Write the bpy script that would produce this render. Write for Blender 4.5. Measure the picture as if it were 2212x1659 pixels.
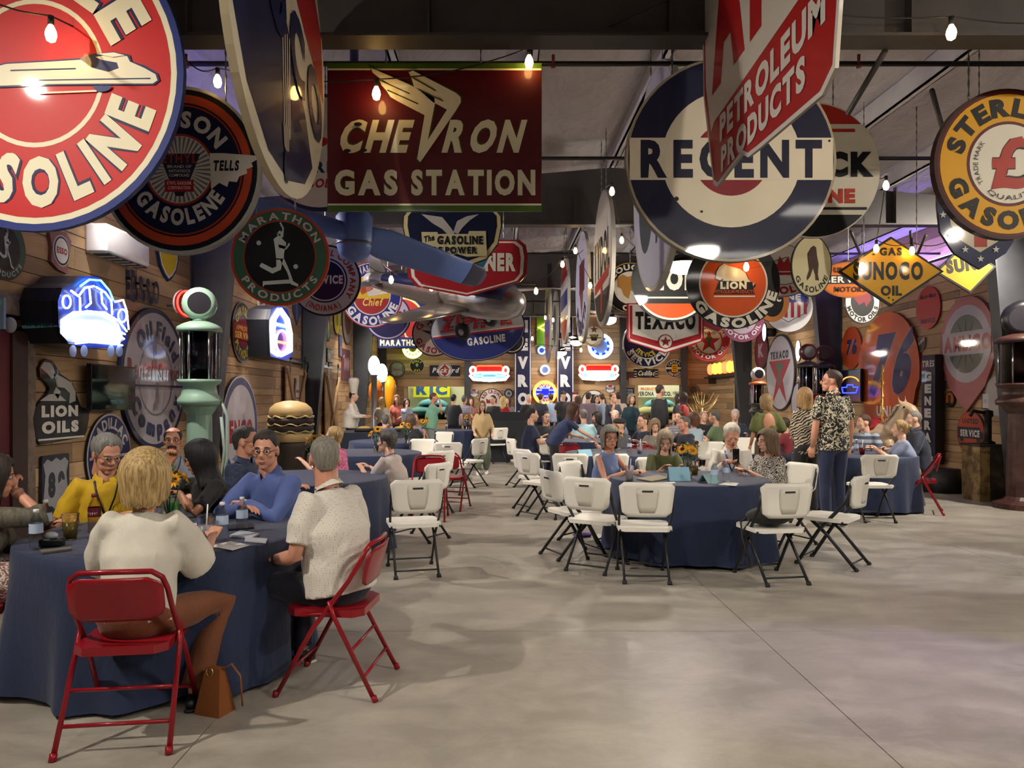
import bpy, bmesh, math, random
import numpy as np
from mathutils import Vector, Matrix
R = math.radians
random.seed(7)
SC = bpy.context.scene
for o in list(bpy.data.objects): bpy.data.objects.remove(o)
COL = SC.collection
# ---------------------------------------------------------------- camera
F, VX, VY, CH = 1624.0, 1077.0, 860.0, 1.543          # focal length in pixels, vanishing point, eye height
cam = bpy.data.cameras.new('camera'); cam_o = bpy.data.objects.new('camera', cam); COL.objects.link(cam_o)
cam.sensor_width = 36.0; cam.lens = 36.0 * F / 2212; cam.clip_end = 200; cam.clip_start = .05
cam.shift_x = (1106 - VX) / 2212; cam.shift_y = (VY - 829.5) / 2212
cam_o.location = (0, 0, CH); cam_o.rotation_euler = (R(90), 0, 0); SC.camera = cam_o
# ---------------------------------------------------------------- world and exposure
W = bpy.data.worlds.new('world'); SC.world = W; W.use_nodes = True
W.node_tree.nodes['Background'].inputs[0].default_value = (.35, .37, .5, 1)
W.node_tree.nodes['Background'].inputs[1].default_value = .05
vs = SC.view_settings; vs.view_transform = 'Standard'; vs.look = 'None'; vs.gamma = 1; vs.exposure = 0.72
vs.use_curve_mapping = False
SC.cycles.use_denoising = True
SC.cycles.max_bounces = 4; SC.cycles.diffuse_bounces = 2; SC.cycles.glossy_bounces = 2; SC.cycles.transmission_bounces = 4; SC.cycles.transparent_max_bounces = 6
SC.cycles.use_adaptive_sampling = True; SC.cycles.adaptive_threshold = .1; SC.cycles.adaptive_min_samples = 12
SC.cycles.caustics_reflective = False; SC.cycles.caustics_refractive = False; SC.cycles.sample_clamp_indirect = 4
GLOBE_POWER, BULB_POWER, NEON_POWER, LED_POWER, SPOT_POWER = 130.0, 20.0, 5.0, 48.0, 260.0
# ---------------------------------------------------------------- room dimensions (metres)
XL, XR, YB, YF = -4.45, 7.75, 27.8, -7.0
XC = (XL + XR) / 2
def roof_z(x): return 5.15 - .085 * abs(x - XC)
def at(u, v, Y): return Vector(((u - VX) / F * Y, Y, CH - (v - VY) / F * Y))
def atX(u, v, X):
    Y = X * F / (u - VX); return Vector((X, Y, CH - (v - VY) / F * Y))
def atZ(u, v, Z):
    Y = (CH - Z) * F / (v - VY); return Vector(((u - VX) / F * Y, Y, Z))
# ---------------------------------------------------------------- materials
_M = {}
def lin(h):
    c = [int(h[i:i + 2], 16) / 255 for i in (0, 2, 4)]
    return tuple(x / 12.92 if x <= .04045 else ((x + .055) / 1.055) ** 2.4 for x in c) + (1,)
def M(h, rough=.5, metal=0.0, emit=0.0, kind=None, h2=None, sc=1.0, alpha=1.0):
    key = (h, rough, metal, emit, kind, h2, sc, alpha)
    if key in _M: return _M[key]
    m = bpy.data.materials.new('mat_%s_%s' % (kind or 'plain', h)); m.use_nodes = True; _M[key] = m
    nt = m.node_tree; b = nt.nodes['Principled BSDF']; N = nt.nodes.new; L = nt.links.new
    b.inputs['Base Color'].default_value = lin(h); b.inputs['Roughness'].default_value = rough; b.inputs['Metallic'].default_value = metal
    if emit:
        b.inputs['Emission Color'].default_value = lin(h2 or h); b.inputs['Emission Strength'].default_value = emit
        return m
    def mix(fac, a, c):
        x = N('ShaderNodeMix'); x.data_type = 'RGBA'
        L(fac, x.inputs[0])
        for i, q in ((6, a), (7, c)):
            if isinstance(q, tuple): x.inputs[i].default_value = q
            else: L(q, x.inputs[i])
        return x.outputs[2]
    def ramp(fac, *st):
        r = N('ShaderNodeValToRGB'); e = r.color_ramp.elements
        while len(e) < len(st): e.new(.5)
        for k, (p, c) in enumerate(st): e[k].position = p; e[k].color = c if isinstance(c, tuple) else (c, c, c, 1)
        L(fac, r.inputs[0]); return r.outputs[0]
    def coord(out='Object', scale=(1, 1, 1), rot=(0, 0, 0), rnd=False):
        mp = N('ShaderNodeMapping'); mp.inputs['Scale'].default_value = scale; mp.inputs['Rotation'].default_value = rot
        if out == 'World': L(N('ShaderNodeNewGeometry').outputs['Position'], mp.inputs[0])
        else: L(N('ShaderNodeTexCoord').outputs[out], mp.inputs[0])
        return mp.outputs[0]
    def noise(v, s, det=4, ro=.55, dist=0):
        n = N('ShaderNodeTexNoise'); n.inputs['Scale'].default_value = s; n.inputs['Detail'].default_value = det
        n.inputs['Roughness'].default_value = ro; n.inputs['Distortion'].default_value = dist; L(v, n.inputs['Vector']); return n.outputs[0]
    def bump(hgt, st, dist=.01):
        n = N('ShaderNodeBump'); n.inputs['Strength'].default_value = st; n.inputs['Distance'].default_value = dist
        L(hgt, n.inputs['Height']); L(n.outputs[0], b.inputs['Normal'])
    c1 = lin(h); c2 = lin(h2) if h2 else tuple(x * .72 for x in c1[:3]) + (1,)
    if kind in (None, 'enamel'):
        f = noise(coord(), 3.0 * sc, 2)
        L(mix(ramp(f, (.35, 0.0), (.7, 1.0)), tuple(x * .94 for x in c1[:3]) + (1,), c1), b.inputs['Base Color'])
        if kind == 'enamel': b.inputs['Coat Weight'].default_value = .3; b.inputs['Coat Roughness'].default_value = .05; b.inputs['Specular IOR Level'].default_value = .25
    elif kind == 'wood':                      # sawn boards; tone varies board by board and along the grain
        v = coord('World', (14, .9, 14) if sc == 1 else (.9, 14, 14))
        oi = N('ShaderNodeObjectInfo')
        va = N('ShaderNodeVectorMath'); va.operation = 'ADD'; L(v, va.inputs[0])
        vm = N('ShaderNodeVectorMath'); vm.operation = 'SCALE'; vm.inputs[0].default_value = (37, 11, 53); L(oi.outputs['Random'], vm.inputs['Scale'])
        L(vm.outputs[0], va.inputs[1])
        g = noise(va.outputs[0], 1.3, 6, .62, .6)
        tone = ramp(oi.outputs['Random'], (0, lin('8a7052')), (.15, lin('a5855f')), (.55, lin('bd9a70')), (.85, lin('cfae84')), (1, lin('957c62')))
        dk = N('ShaderNodeMix'); dk.data_type = 'RGBA'; dk.blend_type = 'MULTIPLY'; dk.inputs[0].default_value = 1
        L(tone, dk.inputs[6]); L(ramp(g, (.25, (.55, .5, .46, 1)), (.45, (.92, .9, .88, 1)), (.75, (1.0, 1.0, 1.0, 1))), dk.inputs[7])
        L(dk.outputs[2], b.inputs['Base Color']); bump(g, .35, .006)
    elif kind == 'concrete':
        v = coord('World')
        n1 = noise(v, .5, 4, .55, .4); n2 = noise(coord('World', (1, 1.6, 1)), 2.1, 9, .72, .3); n3 = noise(v, 60, 2)
        c = mix(ramp(n1, (.35, 0.0), (.68, 1.0)), c2, c1)
        c = mix(ramp(n2, (.42, 0.0), (.70, .5)), c, lin('c6c0b2'))
        L(c, b.inputs['Base Color']); L(ramp(n2, (.3, .30), (.7, .46)), b.inputs['Roughness']); bump(n3, .04, .003)
    elif kind == 'fabric':
        f = noise(coord(), 7 * sc, 3); g = noise(coord('Object', (1, 1, .5)), 13 * sc, 4, .6, 1.2)
        L(mix(ramp(f, (.3, 0.0), (.7, 1.0)), tuple(x * .86 for x in c1[:3]) + (1,), c1), b.inputs['Base Color']); bump(g, .28, .02)
        b.inputs['Sheen Weight'].default_value = .15
    elif kind in ('floral', 'zebra', 'dots', 'stripes', 'paisley', 'plaid', 'streaks'):
        g = noise(coord('Object', (1, 1, .5)), 13, 4, .6, 1.2)
        if kind == 'floral':
            f = ramp(noise(coord('Object', (1, 1, 1.0)), 21 * sc, 2, .5, 2.2), (.515, 0.0), (.535, 1.0))
        elif kind == 'paisley':
            w = N('ShaderNodeTexWave'); w.wave_type = 'RINGS'; w.inputs['Scale'].default_value = 9 * sc; w.inputs['Distortion'].default_value = 22; w.inputs['Detail'].default_value = 3; w.inputs['Detail Scale'].default_value = 2.2
            L(coord(), w.inputs[0]); f = ramp(w.outputs[1], (.45, 0.0), (.55, 1.0))
        elif kind == 'zebra':
            w = N('ShaderNodeTexWave'); w.inputs['Scale'].default_value = 9 * sc; w.inputs['Distortion'].default_value = 7; w.inputs['Detail'].default_value = 2; w.inputs['Detail Scale'].default_value = 1.2
            w.bands_direction = 'Z'; L(coord('Object', (1, 1, 1), (.3, .5, 0)), w.inputs[0]); f = ramp(w.outputs[1], (.42, 0.0), (.55, 1.0))
        elif kind == 'dots':
            vn = N('ShaderNodeTexVoronoi'); vn.inputs['Scale'].default_value = 55 * sc; vn.inputs['Randomness'].default_value = .25
            L(coord(), vn.inputs['Vector']); f = ramp(vn.outputs[0], (.16, 0.0), (.20, 1.0))
        elif kind == 'streaks':
            f = ramp(noise(coord('Object', (9, 9, 1.2)), 5 * sc, 3, .6, .3), (.38, 0.0), (.62, 1.0))
        else:
            w = N('ShaderNodeTexWave'); w.inputs['Scale'].default_value = 5.5 * sc; w.bands_direction = 'Z'; w.inputs['Distortion'].default_value = .5
            L(coord(), w.inputs[0]); f = ramp(w.outputs[1], (.45, 0.0), (.55, 1.0))
            if kind == 'plaid':
                w2 = N('ShaderNodeTexWave'); w2.inputs['Scale'].default_value = 5.5 * sc; w2.bands_direction = 'X'; L(coord(), w2.inputs[0])
                mm = N('ShaderNodeMath'); mm.operation = 'MULTIPLY'; L(f, mm.inputs[0]); L(ramp(w2.outputs[1], (.4, .3), (.6, 1.0)), mm.inputs[1]); f = mm.outputs[0]
        L(mix(f, c2, c1), b.inputs['Base Color'])
        if kind != 'streaks': bump(g, .5, .02)
    elif kind == 'skin':
        f = noise(coord(), 9, 3); L(mix(ramp(f, (.3, 0.0), (.7, 1.0)), (c1[0] * .92, c1[1] * .82, c1[2] * .8, 1), c1), b.inputs['Base Color'])
        b.inputs['Subsurface Weight'].default_value = .0
    elif kind == 'hair':
        f = noise(coord('Object', (60, 60, 5)), 1.6, 4, .6, .5)
        L(mix(ramp(f, (.36, 0.0), (.64, 1.0)), c2, c1), b.inputs['Base Color']); bump(f, .8, .01)
    elif kind == 'rust':
        f = noise(coord(), 6 * sc, 6, .65); g = noise(coord(), 25 * sc, 4)
        L(mix(ramp(f, (.42, 0.0), (.58, 1.0)), c1, c2), b.inputs['Base Color']); bump(g, .4, .006)
    elif kind == 'ceiling':
        f = noise(coord('World', (1.0, .25, 1)), 1.1, 6, .65, .5); g = noise(coord('World', (1.2, .7, 1)), 2.2, 5, .6, .8)
        L(mix(ramp(f, (.3, 0.0), (.7, 1.0)), c2, c1), b.inputs['Base Color']); bump(g, .7, .08)
    elif kind == 'steel':
        f = noise(coord(), 2.2, 3); L(mix(ramp(f, (.3, 0.0), (.7, 1.0)), c2, c1), b.inputs['Base Color'])
    elif kind == 'glass':
        b.inputs['Transmission Weight'].default_value = 1; b.inputs['IOR'].default_value = 1.15; b.inputs['Alpha'].default_value = alpha
    return m
# ---------------------------------------------------------------- mesh helpers
def tag(o, label=None, cat=None, group=None, kind=None):
    if label: o['label'] = label
    if cat: o['category'] = cat
    if group: o['group'] = group
    if kind: o['kind'] = kind
    return o
def link(o, parent=None):
    COL.objects.link(o)
    if parent is not None: o.parent = parent
    return o
def empty(name, loc=(0, 0, 0), rz=0.0, label=None, cat=None, group=None):
    o = bpy.data.objects.new(name, None); o.empty_display_size = .1; o.location = loc; o.rotation_euler = (0, 0, rz)
    link(o); return tag(o, label, cat, group)
class G:
    """collects vertices, faces and per-face materials, then builds one mesh object"""
    def __init__(s): s.v = []; s.f = []; s.m = []; s.mats = []; s.smooth = []
    def mi(s, mat):
        if mat not in s.mats: s.mats.append(mat)
        return s.mats.index(mat)
    def add(s, vs, fs, mat, smooth=False, T=None):
        n = len(s.v)
        if T is not None: vs = [T @ Vector(p) for p in vs]
        s.v += [tuple(p) for p in vs]; k = s.mi(mat)
        for f in fs: s.f.append(tuple(i + n for i in f)); s.m.append(k); s.smooth.append(smooth)
        return s
    def mesh(s, name):
        me = bpy.data.meshes.new(name); me.from_pydata(s.v, [], s.f)
        for x in s.mats: me.materials.append(x)
        me.polygons.foreach_set('material_index', s.m); me.polygons.foreach_set('use_smooth', s.smooth); me.update(); return me
    def obj(s, name, parent=None, loc=(0, 0, 0), rot=(0, 0, 0)):
        o = bpy.data.objects.new(name, s.mesh(name)); o.location = loc; o.rotation_euler = rot; return link(o, parent)
    # --- shapes
    def box(s, a, b, mat, bev=0.0, T=None):
        (x0, y0, z0), (x1, y1, z1) = a, b
        if not bev:
            v = [(x, y, z) for x in (x0, x1) for y in (y0, y1) for z in (z0, z1)]
            return s.add(v, [(0, 1, 3, 2), (4, 6, 7, 5), (0, 4, 5, 1), (2, 3, 7, 6), (0, 2, 6, 4), (1, 5, 7, 3)], mat, T=T)
        bm = bmesh.new(); bmesh.ops.create_cube(bm, size=1, matrix=Matrix.Translation(((x0 + x1) / 2, (y0 + y1) / 2, (z0 + z1) / 2)) @ Matrix.Diagonal((x1 - x0, y1 - y0, z1 - z0, 1)))
        bmesh.ops.bevel(bm, geom=bm.edges[:], offset=bev, segments=2, affect='EDGES', profile=.6)
        bm.verts.index_update(); vv = [v.co.copy() for v in bm.verts]; ff = [[v.index for v in f.verts] for f in bm.faces]; bm.free()
        return s.add(vv, ff, mat, True, T)
    def tube(s, pts, rad, mat, n=8, caps=True, side=None, T=None, closed=False):
        pts = [Vector(p) for p in pts]; k = len(pts)
        if not isinstance(rad, (list, tuple)): rad = [rad] * k
        vs = []; prev = None
        for i, p in enumerate(pts):
            if closed: t = pts[(i + 1) % k] - pts[i - 1]
            else: t = pts[min(i + 1, k - 1)] - pts[max(i - 1, 0)]
            t = t.normalized() if t.length > 1e-9 else Vector((0, 0, 1))
            if side is not None: a = Vector(side)
            elif prev is not None: a = prev
            else: a = Vector((1, 0, 0)) if abs(t.x) < .8 else Vector((0, 1, 0))
            a = a - t * a.dot(t)
            if a.length < 1e-6: a = t.orthogonal()
            a.normalize(); c = t.cross(a); prev = a
            rx, ry = rad[i] if isinstance(rad[i], (list, tuple)) else (rad[i], rad[i])
            for j in range(n):
                q = 2 * math.pi * j / n; vs.append(p + a * (rx * math.cos(q)) + c * (ry * math.sin(q)))
        fs = []
        for i in range(k if closed else k - 1):
            i2 = (i + 1) % k
            for j in range(n):
                j2 = (j + 1) % n; fs.append((i * n + j, i * n + j2, i2 * n + j2, i2 * n + j))
        if caps and not closed: fs += [tuple(range(n))[::-1], tuple((k - 1) * n + j for j in range(n))]
        return s.add(vs, fs, mat, True, T)
    def ell(s, c, r, mat, n=12, m=8, T=None, rot=None):
        vs = []; fs = []; c = Vector(c)
        if not isinstance(r, (tuple, list)): r = (r, r, r)
        for i in range(m + 1):
            ph = math.pi * i / m
            for j in range(n):
                th = 2 * math.pi * j / n
                p = Vector((r[0] * math.sin(ph) * math.cos(th), r[1] * math.sin(ph) * math.sin(th), r[2] * math.cos(ph)))
                vs.append(c + (rot @ p if rot else p))
        for i in range(m):
            for j in range(n): fs.append((i * n + j, (i + 1) * n + j, (i + 1) * n + (j + 1) % n, i * n + (j + 1) % n))
        return s.add(vs, fs, mat, True, T)
    def lathe(s, prof, mat, n=20, T=None, c=(0, 0, 0), smooth=True):
        vs = []; fs = []; k = len(prof)
        for r, z in prof:
            for j in range(n): q = 2 * math.pi * j / n; vs.append((c[0] + r * math.cos(q), c[1] + r * math.sin(q), c[2] + z))
        for i in range(k - 1):
            for j in range(n): fs.append((i * n + j, i * n + (j + 1) % n, (i + 1) * n + (j + 1) % n, (i + 1) * n + j))
        return s.add(vs, fs, mat, smooth, T)
def frame(o, x, y, z): 
    m = Matrix.Identity(4)
    for i, a in enumerate((x, y, z)):
        for j in range(3): m[j][i] = a[j]
    for j in range(3): m[j][3] = o[j]
    return m
def one(name, g, label, cat, loc=(0, 0, 0), rz=0.0, group=None):
    return tag(g.obj(name, None, loc, (0, 0, rz)), label, cat, group)
def copy_tree(o, loc=None, rz=None, parent=None, label=None, group=None):
    c = o.copy(); COL.objects.link(c); c.parent = parent
    if loc is not None: c.location = loc
    if rz is not None: c.rotation_euler = (0, 0, rz)
    if label: c['label'] = label
    if group: c['group'] = group
    for ch in o.children: copy_tree(ch, parent=c)
    return c
TMP = bpy.data.scenes.new('workbench')
def evaluated(objs):
    vl = TMP.view_layers[0]; vl.update(); dg = vl.depsgraph; dg.update(); return [o.evaluated_get(dg) for o in objs]
def apply_mods(g, mods):
    """run modifiers on a collected mesh, return (verts, faces)"""
    me = g.mesh('tmp'); o = bpy.data.objects.new('tmp', me); TMP.collection.objects.link(o)
    for t, kw in mods:
        m = o.modifiers.new(t, t)
        for k, v in kw.items(): setattr(m, k, v)
    e = evaluated([o])[0]; r = e.to_mesh()
    vs = np.empty(len(r.vertices) * 3, np.float32); r.vertices.foreach_get('co', vs); vs = vs.reshape(-1, 3)
    fs = [tuple(p.vertices) for p in r.polygons]; e.to_mesh_clear()
    bpy.data.objects.remove(o); bpy.data.meshes.remove(me)
    return vs, fs
def remesh(g, vox, it=3, disp=0.0, dsc=.15):
    mods = [('REMESH', dict(mode='VOXEL', voxel_size=vox, adaptivity=0)), ('SMOOTH', dict(iterations=it, factor=.5))]
    return apply_mods(g, mods)
# ================================================================ room shell
def struct(name, g, loc=(0, 0, 0)): return tag(g.obj(name, None, loc), kind='structure')
# --- floor: 10 ft slabs between saw cuts
s_ = 1.976 * CH; jx0 = -.882 * CH
fl = struct('floor', G().box((XL - .3, YF - .3, -.25), (XR + .3, YB + 2.5, -.02), M('1c1a18', .9)))
slab_mesh = G().box((-.5, -.5, -.02), (.5, .5, 0), M('a29c91', .38, kind='concrete', h2='8b857b')).mesh('slab')
xs = [XL] + [jx0 + s_ * k for k in range(-1, 4) if XL < jx0 + s_ * k < XR] + [XR]
ys = [YF] + [4.98 + s_ * k for k in range(-3, 8) if YF < 4.98 + s_ * k < YB] + [YB]
for i in range(len(xs) - 1):
    for j in range(len(ys) - 1):
        o = bpy.data.objects.new('slab', slab_mesh); link(o, fl); g_ = .006
        o.location = ((xs[i] + xs[i + 1]) / 2, (ys[j] + ys[j + 1]) / 2, 0); o.scale = (xs[i + 1] - xs[i] - g_, ys[j + 1] - ys[j] - g_, 1)
# --- walls clad in sawn boards
WB = M('b8946a', .72, kind='wood'); WBX = M('b8946a', .72, kind='wood', sc=2.0)
def board_mesh(mat):
    g = G().box((-.5, -.5, -.5), (.5, .5, .5), mat); return g.mesh('board')
bmY, bmX = board_mesh(WB), board_mesh(WBX)
DARK = M('17130f', .9)
def clad(wall, axis, p0, inward, a0, a1, holes, zmax, rng, most=300, mean=1.9):
    boards = []; z = 0.01
    while z < zmax:
        hgt = rng.choice((.125, .145, .165, .185, .21, .24)); a = a0 - rng.random() * mean
        while a < a1:
            ln = mean * (.55 + .9 * rng.random()); b0, b1 = max(a, a0), min(a + ln, a1)
            segs = [(b0, b1)]
            for (h0, h1, z0, z1) in holes:
                if z + hgt > z0 + .02 and z < z1 - .02:
                    ns = []
                    for s0, s1 in segs:
                        if h1 <= s0 or h0 >= s1: ns.append((s0, s1)); continue
                        if s0 < h0: ns.append((s0, h0))
                        if s1 > h1: ns.append((h1, s1))
                    segs = ns
            for s0, s1 in segs:
                if s1 - s0 > .03: boards.append((s0, s1, z, min(z + hgt, zmax), rng.random() * .007))
            a += ln
        z += hgt
    if axis == 'Y': boards.sort(key=lambda t: t[0])
    extra = G()
    for n, (s0, s1, z0, z1, k) in enumerate(boards):
        th = .022; c = p0 - inward * (th / 2 - k); gap = .006
        ctr = (c, (s0 + s1) / 2, (z0 + z1) / 2) if axis == 'Y' else ((s0 + s1) / 2, c, (z0 + z1) / 2)
        sc = (th, s1 - s0 - gap, z1 - z0 - gap * 1.3) if axis == 'Y' else (s1 - s0 - gap, th, z1 - z0 - gap * 1.3)
        if n < most:
            o = bpy.data.objects.new('board', bmY if axis == 'Y' else bmX); link(o, wall); o.location = ctr; o.scale = sc
        else:
            extra.box([ctr[q] - sc[q] / 2 for q in range(3)], [ctr[q] + sc[q] / 2 for q in range(3)], WB if axis == 'Y' else WBX)
    if extra.v: tag(extra.obj('board_cladding', wall), kind='stuff')
rng = random.Random(3)
wl = struct('wall_left', G().box((XL - .2, YF, 0), (XL - .022, YB + .2, 5.0), DARK))
clad(wl, 'Y', XL, 1, 5.2, YB, [(4.0, 7.16, 0, 2.3)], 4.62, rng)
wr = struct('wall_right', G().box((XR + .022, YF, 0), (XR + .2, YB + .2, 5.0), DARK))
clad(wr, 'Y', XR, -1, 10.2, YB, [], 4.62, rng)
# back wall with two openings into lit display rooms
wA, wB = at(880, 835, YB), at(1003, 930, YB); wC, wD = at(1378, 832, YB), at(1470, 930, YB)
op1 = (wA.x, wB.x, .75, wA.z); op2 = (wC.x, wD.x, .75, wC.z)
bw = G()
for x0, x1, z0, z1 in ((XL, op1[0], 0, 5.4), (op1[0], op1[1], op1[3], 5.4), (op1[0], op1[1], 0, .75), (op1[1], op2[0], 0, 5.4), (op2[0], op2[1], op2[3], 5.4), (op2[0], op2[1], 0, .75), (op2[1], XR, 0, 5.4)):
    bw.box((x0, YB + .022, z0), (x1, YB + .2, z1), DARK)
wb = struct('wall_back', bw)
clad(wb, 'X', YB, -1, XL, XR, [op1, op2], 5.2, rng, mean=2.4)
wf = struct('wall_front', G().box((XL - .2, YF - .2, 0), (XR + .2, YF, 5.4), M('8a7054', .8)))
# --- ceiling: sagging white vinyl insulation over purlins, gable roof
CEIL = M('d0ccd0', .55, kind='ceiling', h2='a09ba1')
cg = G()
for xa, xb in ((XL - .2, XC), (XC, XR + .2)):
    n = 24; vs_ = []; fs_ = []; k = 1
    for i in range(n + 1):
        x = xa + (xb - xa) * i / n
        for y in (YF - .2, YB + .3): vs_.append((x, y, roof_z(x)))
    for i in range(n): fs_.append((2 * i, 2 * i + 1, 2 * i + 3, 2 * i + 2))
    m_ = len(vs_); vs_ += [(a, b, c + .12) for a, b, c in vs_]
    fs_ += [tuple(q + m_ for q in f[::-1]) for f in fs_]
    cg.add(vs_, fs_, CEIL)
ce = struct('ceiling', cg)
PW = M('d9d7d6', .45, kind='steel', h2='bdbabd')
x = XC - 5.3
while x < XR - .2:
    z = roof_z(x)
    g = G().box((-.012, YF, -.24), (.012, YB, -.01), PW).box((-.012, YF, -.24), (.075, YB, -.225), PW).box((.063, YF, -.24), (.075, YB, -.205), PW)
    g.obj('purlin', ce, (x, 0, z)); x += 1.32
# --- tapered rigid frames
STEEL = M('3c3f45', .5, kind='steel', h2='2c2e33'); STEELW = M('423d3a', .55, kind='steel', h2='2f2c2a')
def ibeam_col(side, y):
    g = G(); xw = XL if side < 0 else XR; s = -side            # s points into the room
    d0, d1, H, w = .27, .66, 4.35, .11
    g.box((min(xw, xw + s * .015), y - w, 0), (max(xw, xw + s * .015), y + w, H), STEEL)
    t = .02
    def X(d): return xw + s * d
    v = []
    for d, z in ((d0, 0), (d1, H)):
        for yy in (y - w, y + w):
            for dd in (d - t, d): v.append((X(dd), yy, z))
    g.add(v, [(0, 1, 3, 2), (4, 6, 7, 5), (0, 4, 5, 1), (2, 3, 7, 6), (0, 2, 6, 4), (1, 5, 7, 3)], STEEL)
    v = [(X(.01), y - .006, 0), (X(d0), y - .006, 0), (X(d1), y - .006, H), (X(.01), y - .006, H)]; v += [(a, b + .012, c) for a, b, c in v]
    g.add(v, [(0, 1, 2, 3), (7, 6, 5, 4), (0, 4, 5, 1), (1, 5, 6, 2), (2, 6, 7, 3), (3, 7, 4, 0)], STEEL)
    return g
ordinal = ['first', 'second', 'third', 'fourth']
for k, (y, H) in enumerate(((4.9, 3.86), (10.95, 4.05), (17.05, 4.03), (23.1, 4.05), (-1.2, 3.95))):
    if k == 4: continue
    root = empty('steel_frame', (0, 0, 0), 0, 'dark tapered steel building frame, %s from the front along the hall' % ordinal[k], 'steel frame', 'steel frames of the hall'); root['kind'] = 'structure'
    if k: ibeam_col(-1, y).obj('column', root)
    if k: ibeam_col(1, y).obj('column', root)
    g = G().box((XL, y - .1, H), (XR, y + .1, H + .02), STEELW)
    v = []
    for xx in (XL, XC, XR):
        for yy in (y - .006, y + .006): v += [(xx, yy, H), (xx, yy, roof_z(xx) - .25)]
    g.add(v, [(0, 1, 5, 4), (2, 6, 7, 3), (4, 5, 9, 8), (6, 10, 11, 7)], STEELW)
    for xx in [XL + .9 + 1.55 * q for q in range(8)]: g.box((xx - .006, y - .09, H + .02), (xx + .006, y - .006, H + .55), STEELW)
    g.obj('rafter', root)
# brace rods from flange to purlin on the near frames
for k, (u0, v0, u1, v1, Y0) in enumerate(((1912, 110, 1832, 245, 5.0), (2013, 195, 2035, 275, 6.6), (1838, 500, 1858, 548, 11.0), (1967, 500, 1970, 540, 11.0), (2000, 508, 1982, 548, 11.0), (1365, 490, 1400, 545, 11.0))):
    a = at(u0, v0, Y0); b = at(u1, v1, Y0 + .55)
    one('flange_brace', G().tube([a, b], .022, M('2b2725', .5), 6), 'dark steel angle brace under the roof, %s' % ['beside the red topped disc sign', 'beside the yellow ringed sign', 'behind the yellow diamond sign at its sloping shoulder', 'above the yellow diamond sign', 'beyond the yellow diamond peak', 'behind the striped target disc'][k], 'brace')
for k, (y, z) in enumerate(((5.75, 4.1), (8.05, 4.11), (13.2, 4.08), (19.5, 4.05))):
    one('ceiling_pipe', G().tube([(XL, y, z), (XR, y, z)], .021, M('1c1a1c', .4), 8), 'thin black pipe spanning the hall under the roof, %s from the front' % ordinal[k], 'pipe', group='black pipes across the hall')
# hanging sprinkler heads on the pipes
for k, (u, v, Y) in enumerate(((1195, 133, 5.7), (1855, 132, 5.7), (402, 132, 5.7))):
    p = at(u, v, Y); g = G().tube([(0, 0, .05), (0, 0, -.01)], .012, M('8c2f2a', .4, .3), 8).lathe([(0, -.05), (.018, -.05), (.02, -.044), (.006, -.03), (.01, -.01), (0, 0)], M('8c2f2a', .4, .3), 10)
    one('sprinkler_head', g, 'small red sprinkler head on the first pipe, %s' % ['beside the maroon wing sign', 'beyond the hanging red and white panel', 'beside the red disc sign'][k], 'sprinkler', p)
# --- door at the end of the wall with dark frame and rough trim board
dg_ = struct('door_1', G().box((XL - .02, 5.6, 0), (XL + .03, 6.80, 2.16), M('5c0f22', .4)))
G().ell((XL + .06, 6.70, 1.02), (.03, .03, .03), M('b9b2a6', .25, 1)).obj('door_handle', dg_)
struct('trim_1', G().box((XL - .02, 6.81, 0), (XL + .05, 7.03, 2.2), M('3a2420', .5)).box((XL - .02, 5.4, 2.16), (XL + .05, 7.03, 2.26), M('3a2420', .5)))
struct('trim_2', G().box((XL - .02, 7.04, 0), (XL + .035, 7.17, 2.3), M('8b7a6b', .8, kind='rust', h2='6d5f55')).box((XL - .02, 5.3, 2.3), (XL + .035, 7.3, 2.5), M('8b7a6b', .8, kind='rust', h2='6d5f55')))
# --- back openings: timber trim, glass pane and a lit display room behind each
PINE = M('d7b478', .6, kind='wood', sc=2.0)
for n, (x0, x1, z0, z1) in enumerate((op1, op2)):
    t = .13; g = G().box((x0 - t, YB - .05, z0 - t), (x0, YB + .1, z1 + t), PINE).box((x1, YB - .05, z0 - t), (x1 + t, YB + .1, z1 + t), PINE)
    g.box((x0 - .35, YB - .07, z1), (x1 + .3, YB + .1, z1 + .26), PINE).box((x0, YB - .05, z0 - t), (x1, YB + .1, z0), PINE)
    w = struct('window_%d' % (n + 1), g)
    G().box((x0, YB + .04, z0), (x1, YB + .05, z1), M('eef4f4', .02, kind='glass')).obj('pane', w)
    g = G().box((x0 - .4, YB + 1.8, 0), (x1 + .4, YB + 1.85, 3), M('efe9c8', .8)).box((x0 - .4, YB + .2, 0), (x0 - .35, YB + 1.8, 3), M('e8e2cc', .8)).box((x1 + .35, YB + .2, 0), (x1 + .4, YB + 1.8, 3), M('e8e2cc', .8)).box((x0 - .4, YB + .2, 2.95), (x1 + .4, YB + 1.8, 3.0), M('e8e2cc', .8))
    struct('trim_%d' % (n + 3), g)
    lamp = empty('room_lamp', ((x0 + x1) / 2, YB + .9, 2.9), 0, 'bright panel lamp in the display room behind the %s' % ['window with the yellow sign', 'window with the cream sign'][n], 'lamp')
    G().box((-.5, -.25, 0), (.5, .25, .03), M('fff6e0', .5, emit=30.0)).obj('diffuser', lamp)
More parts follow.
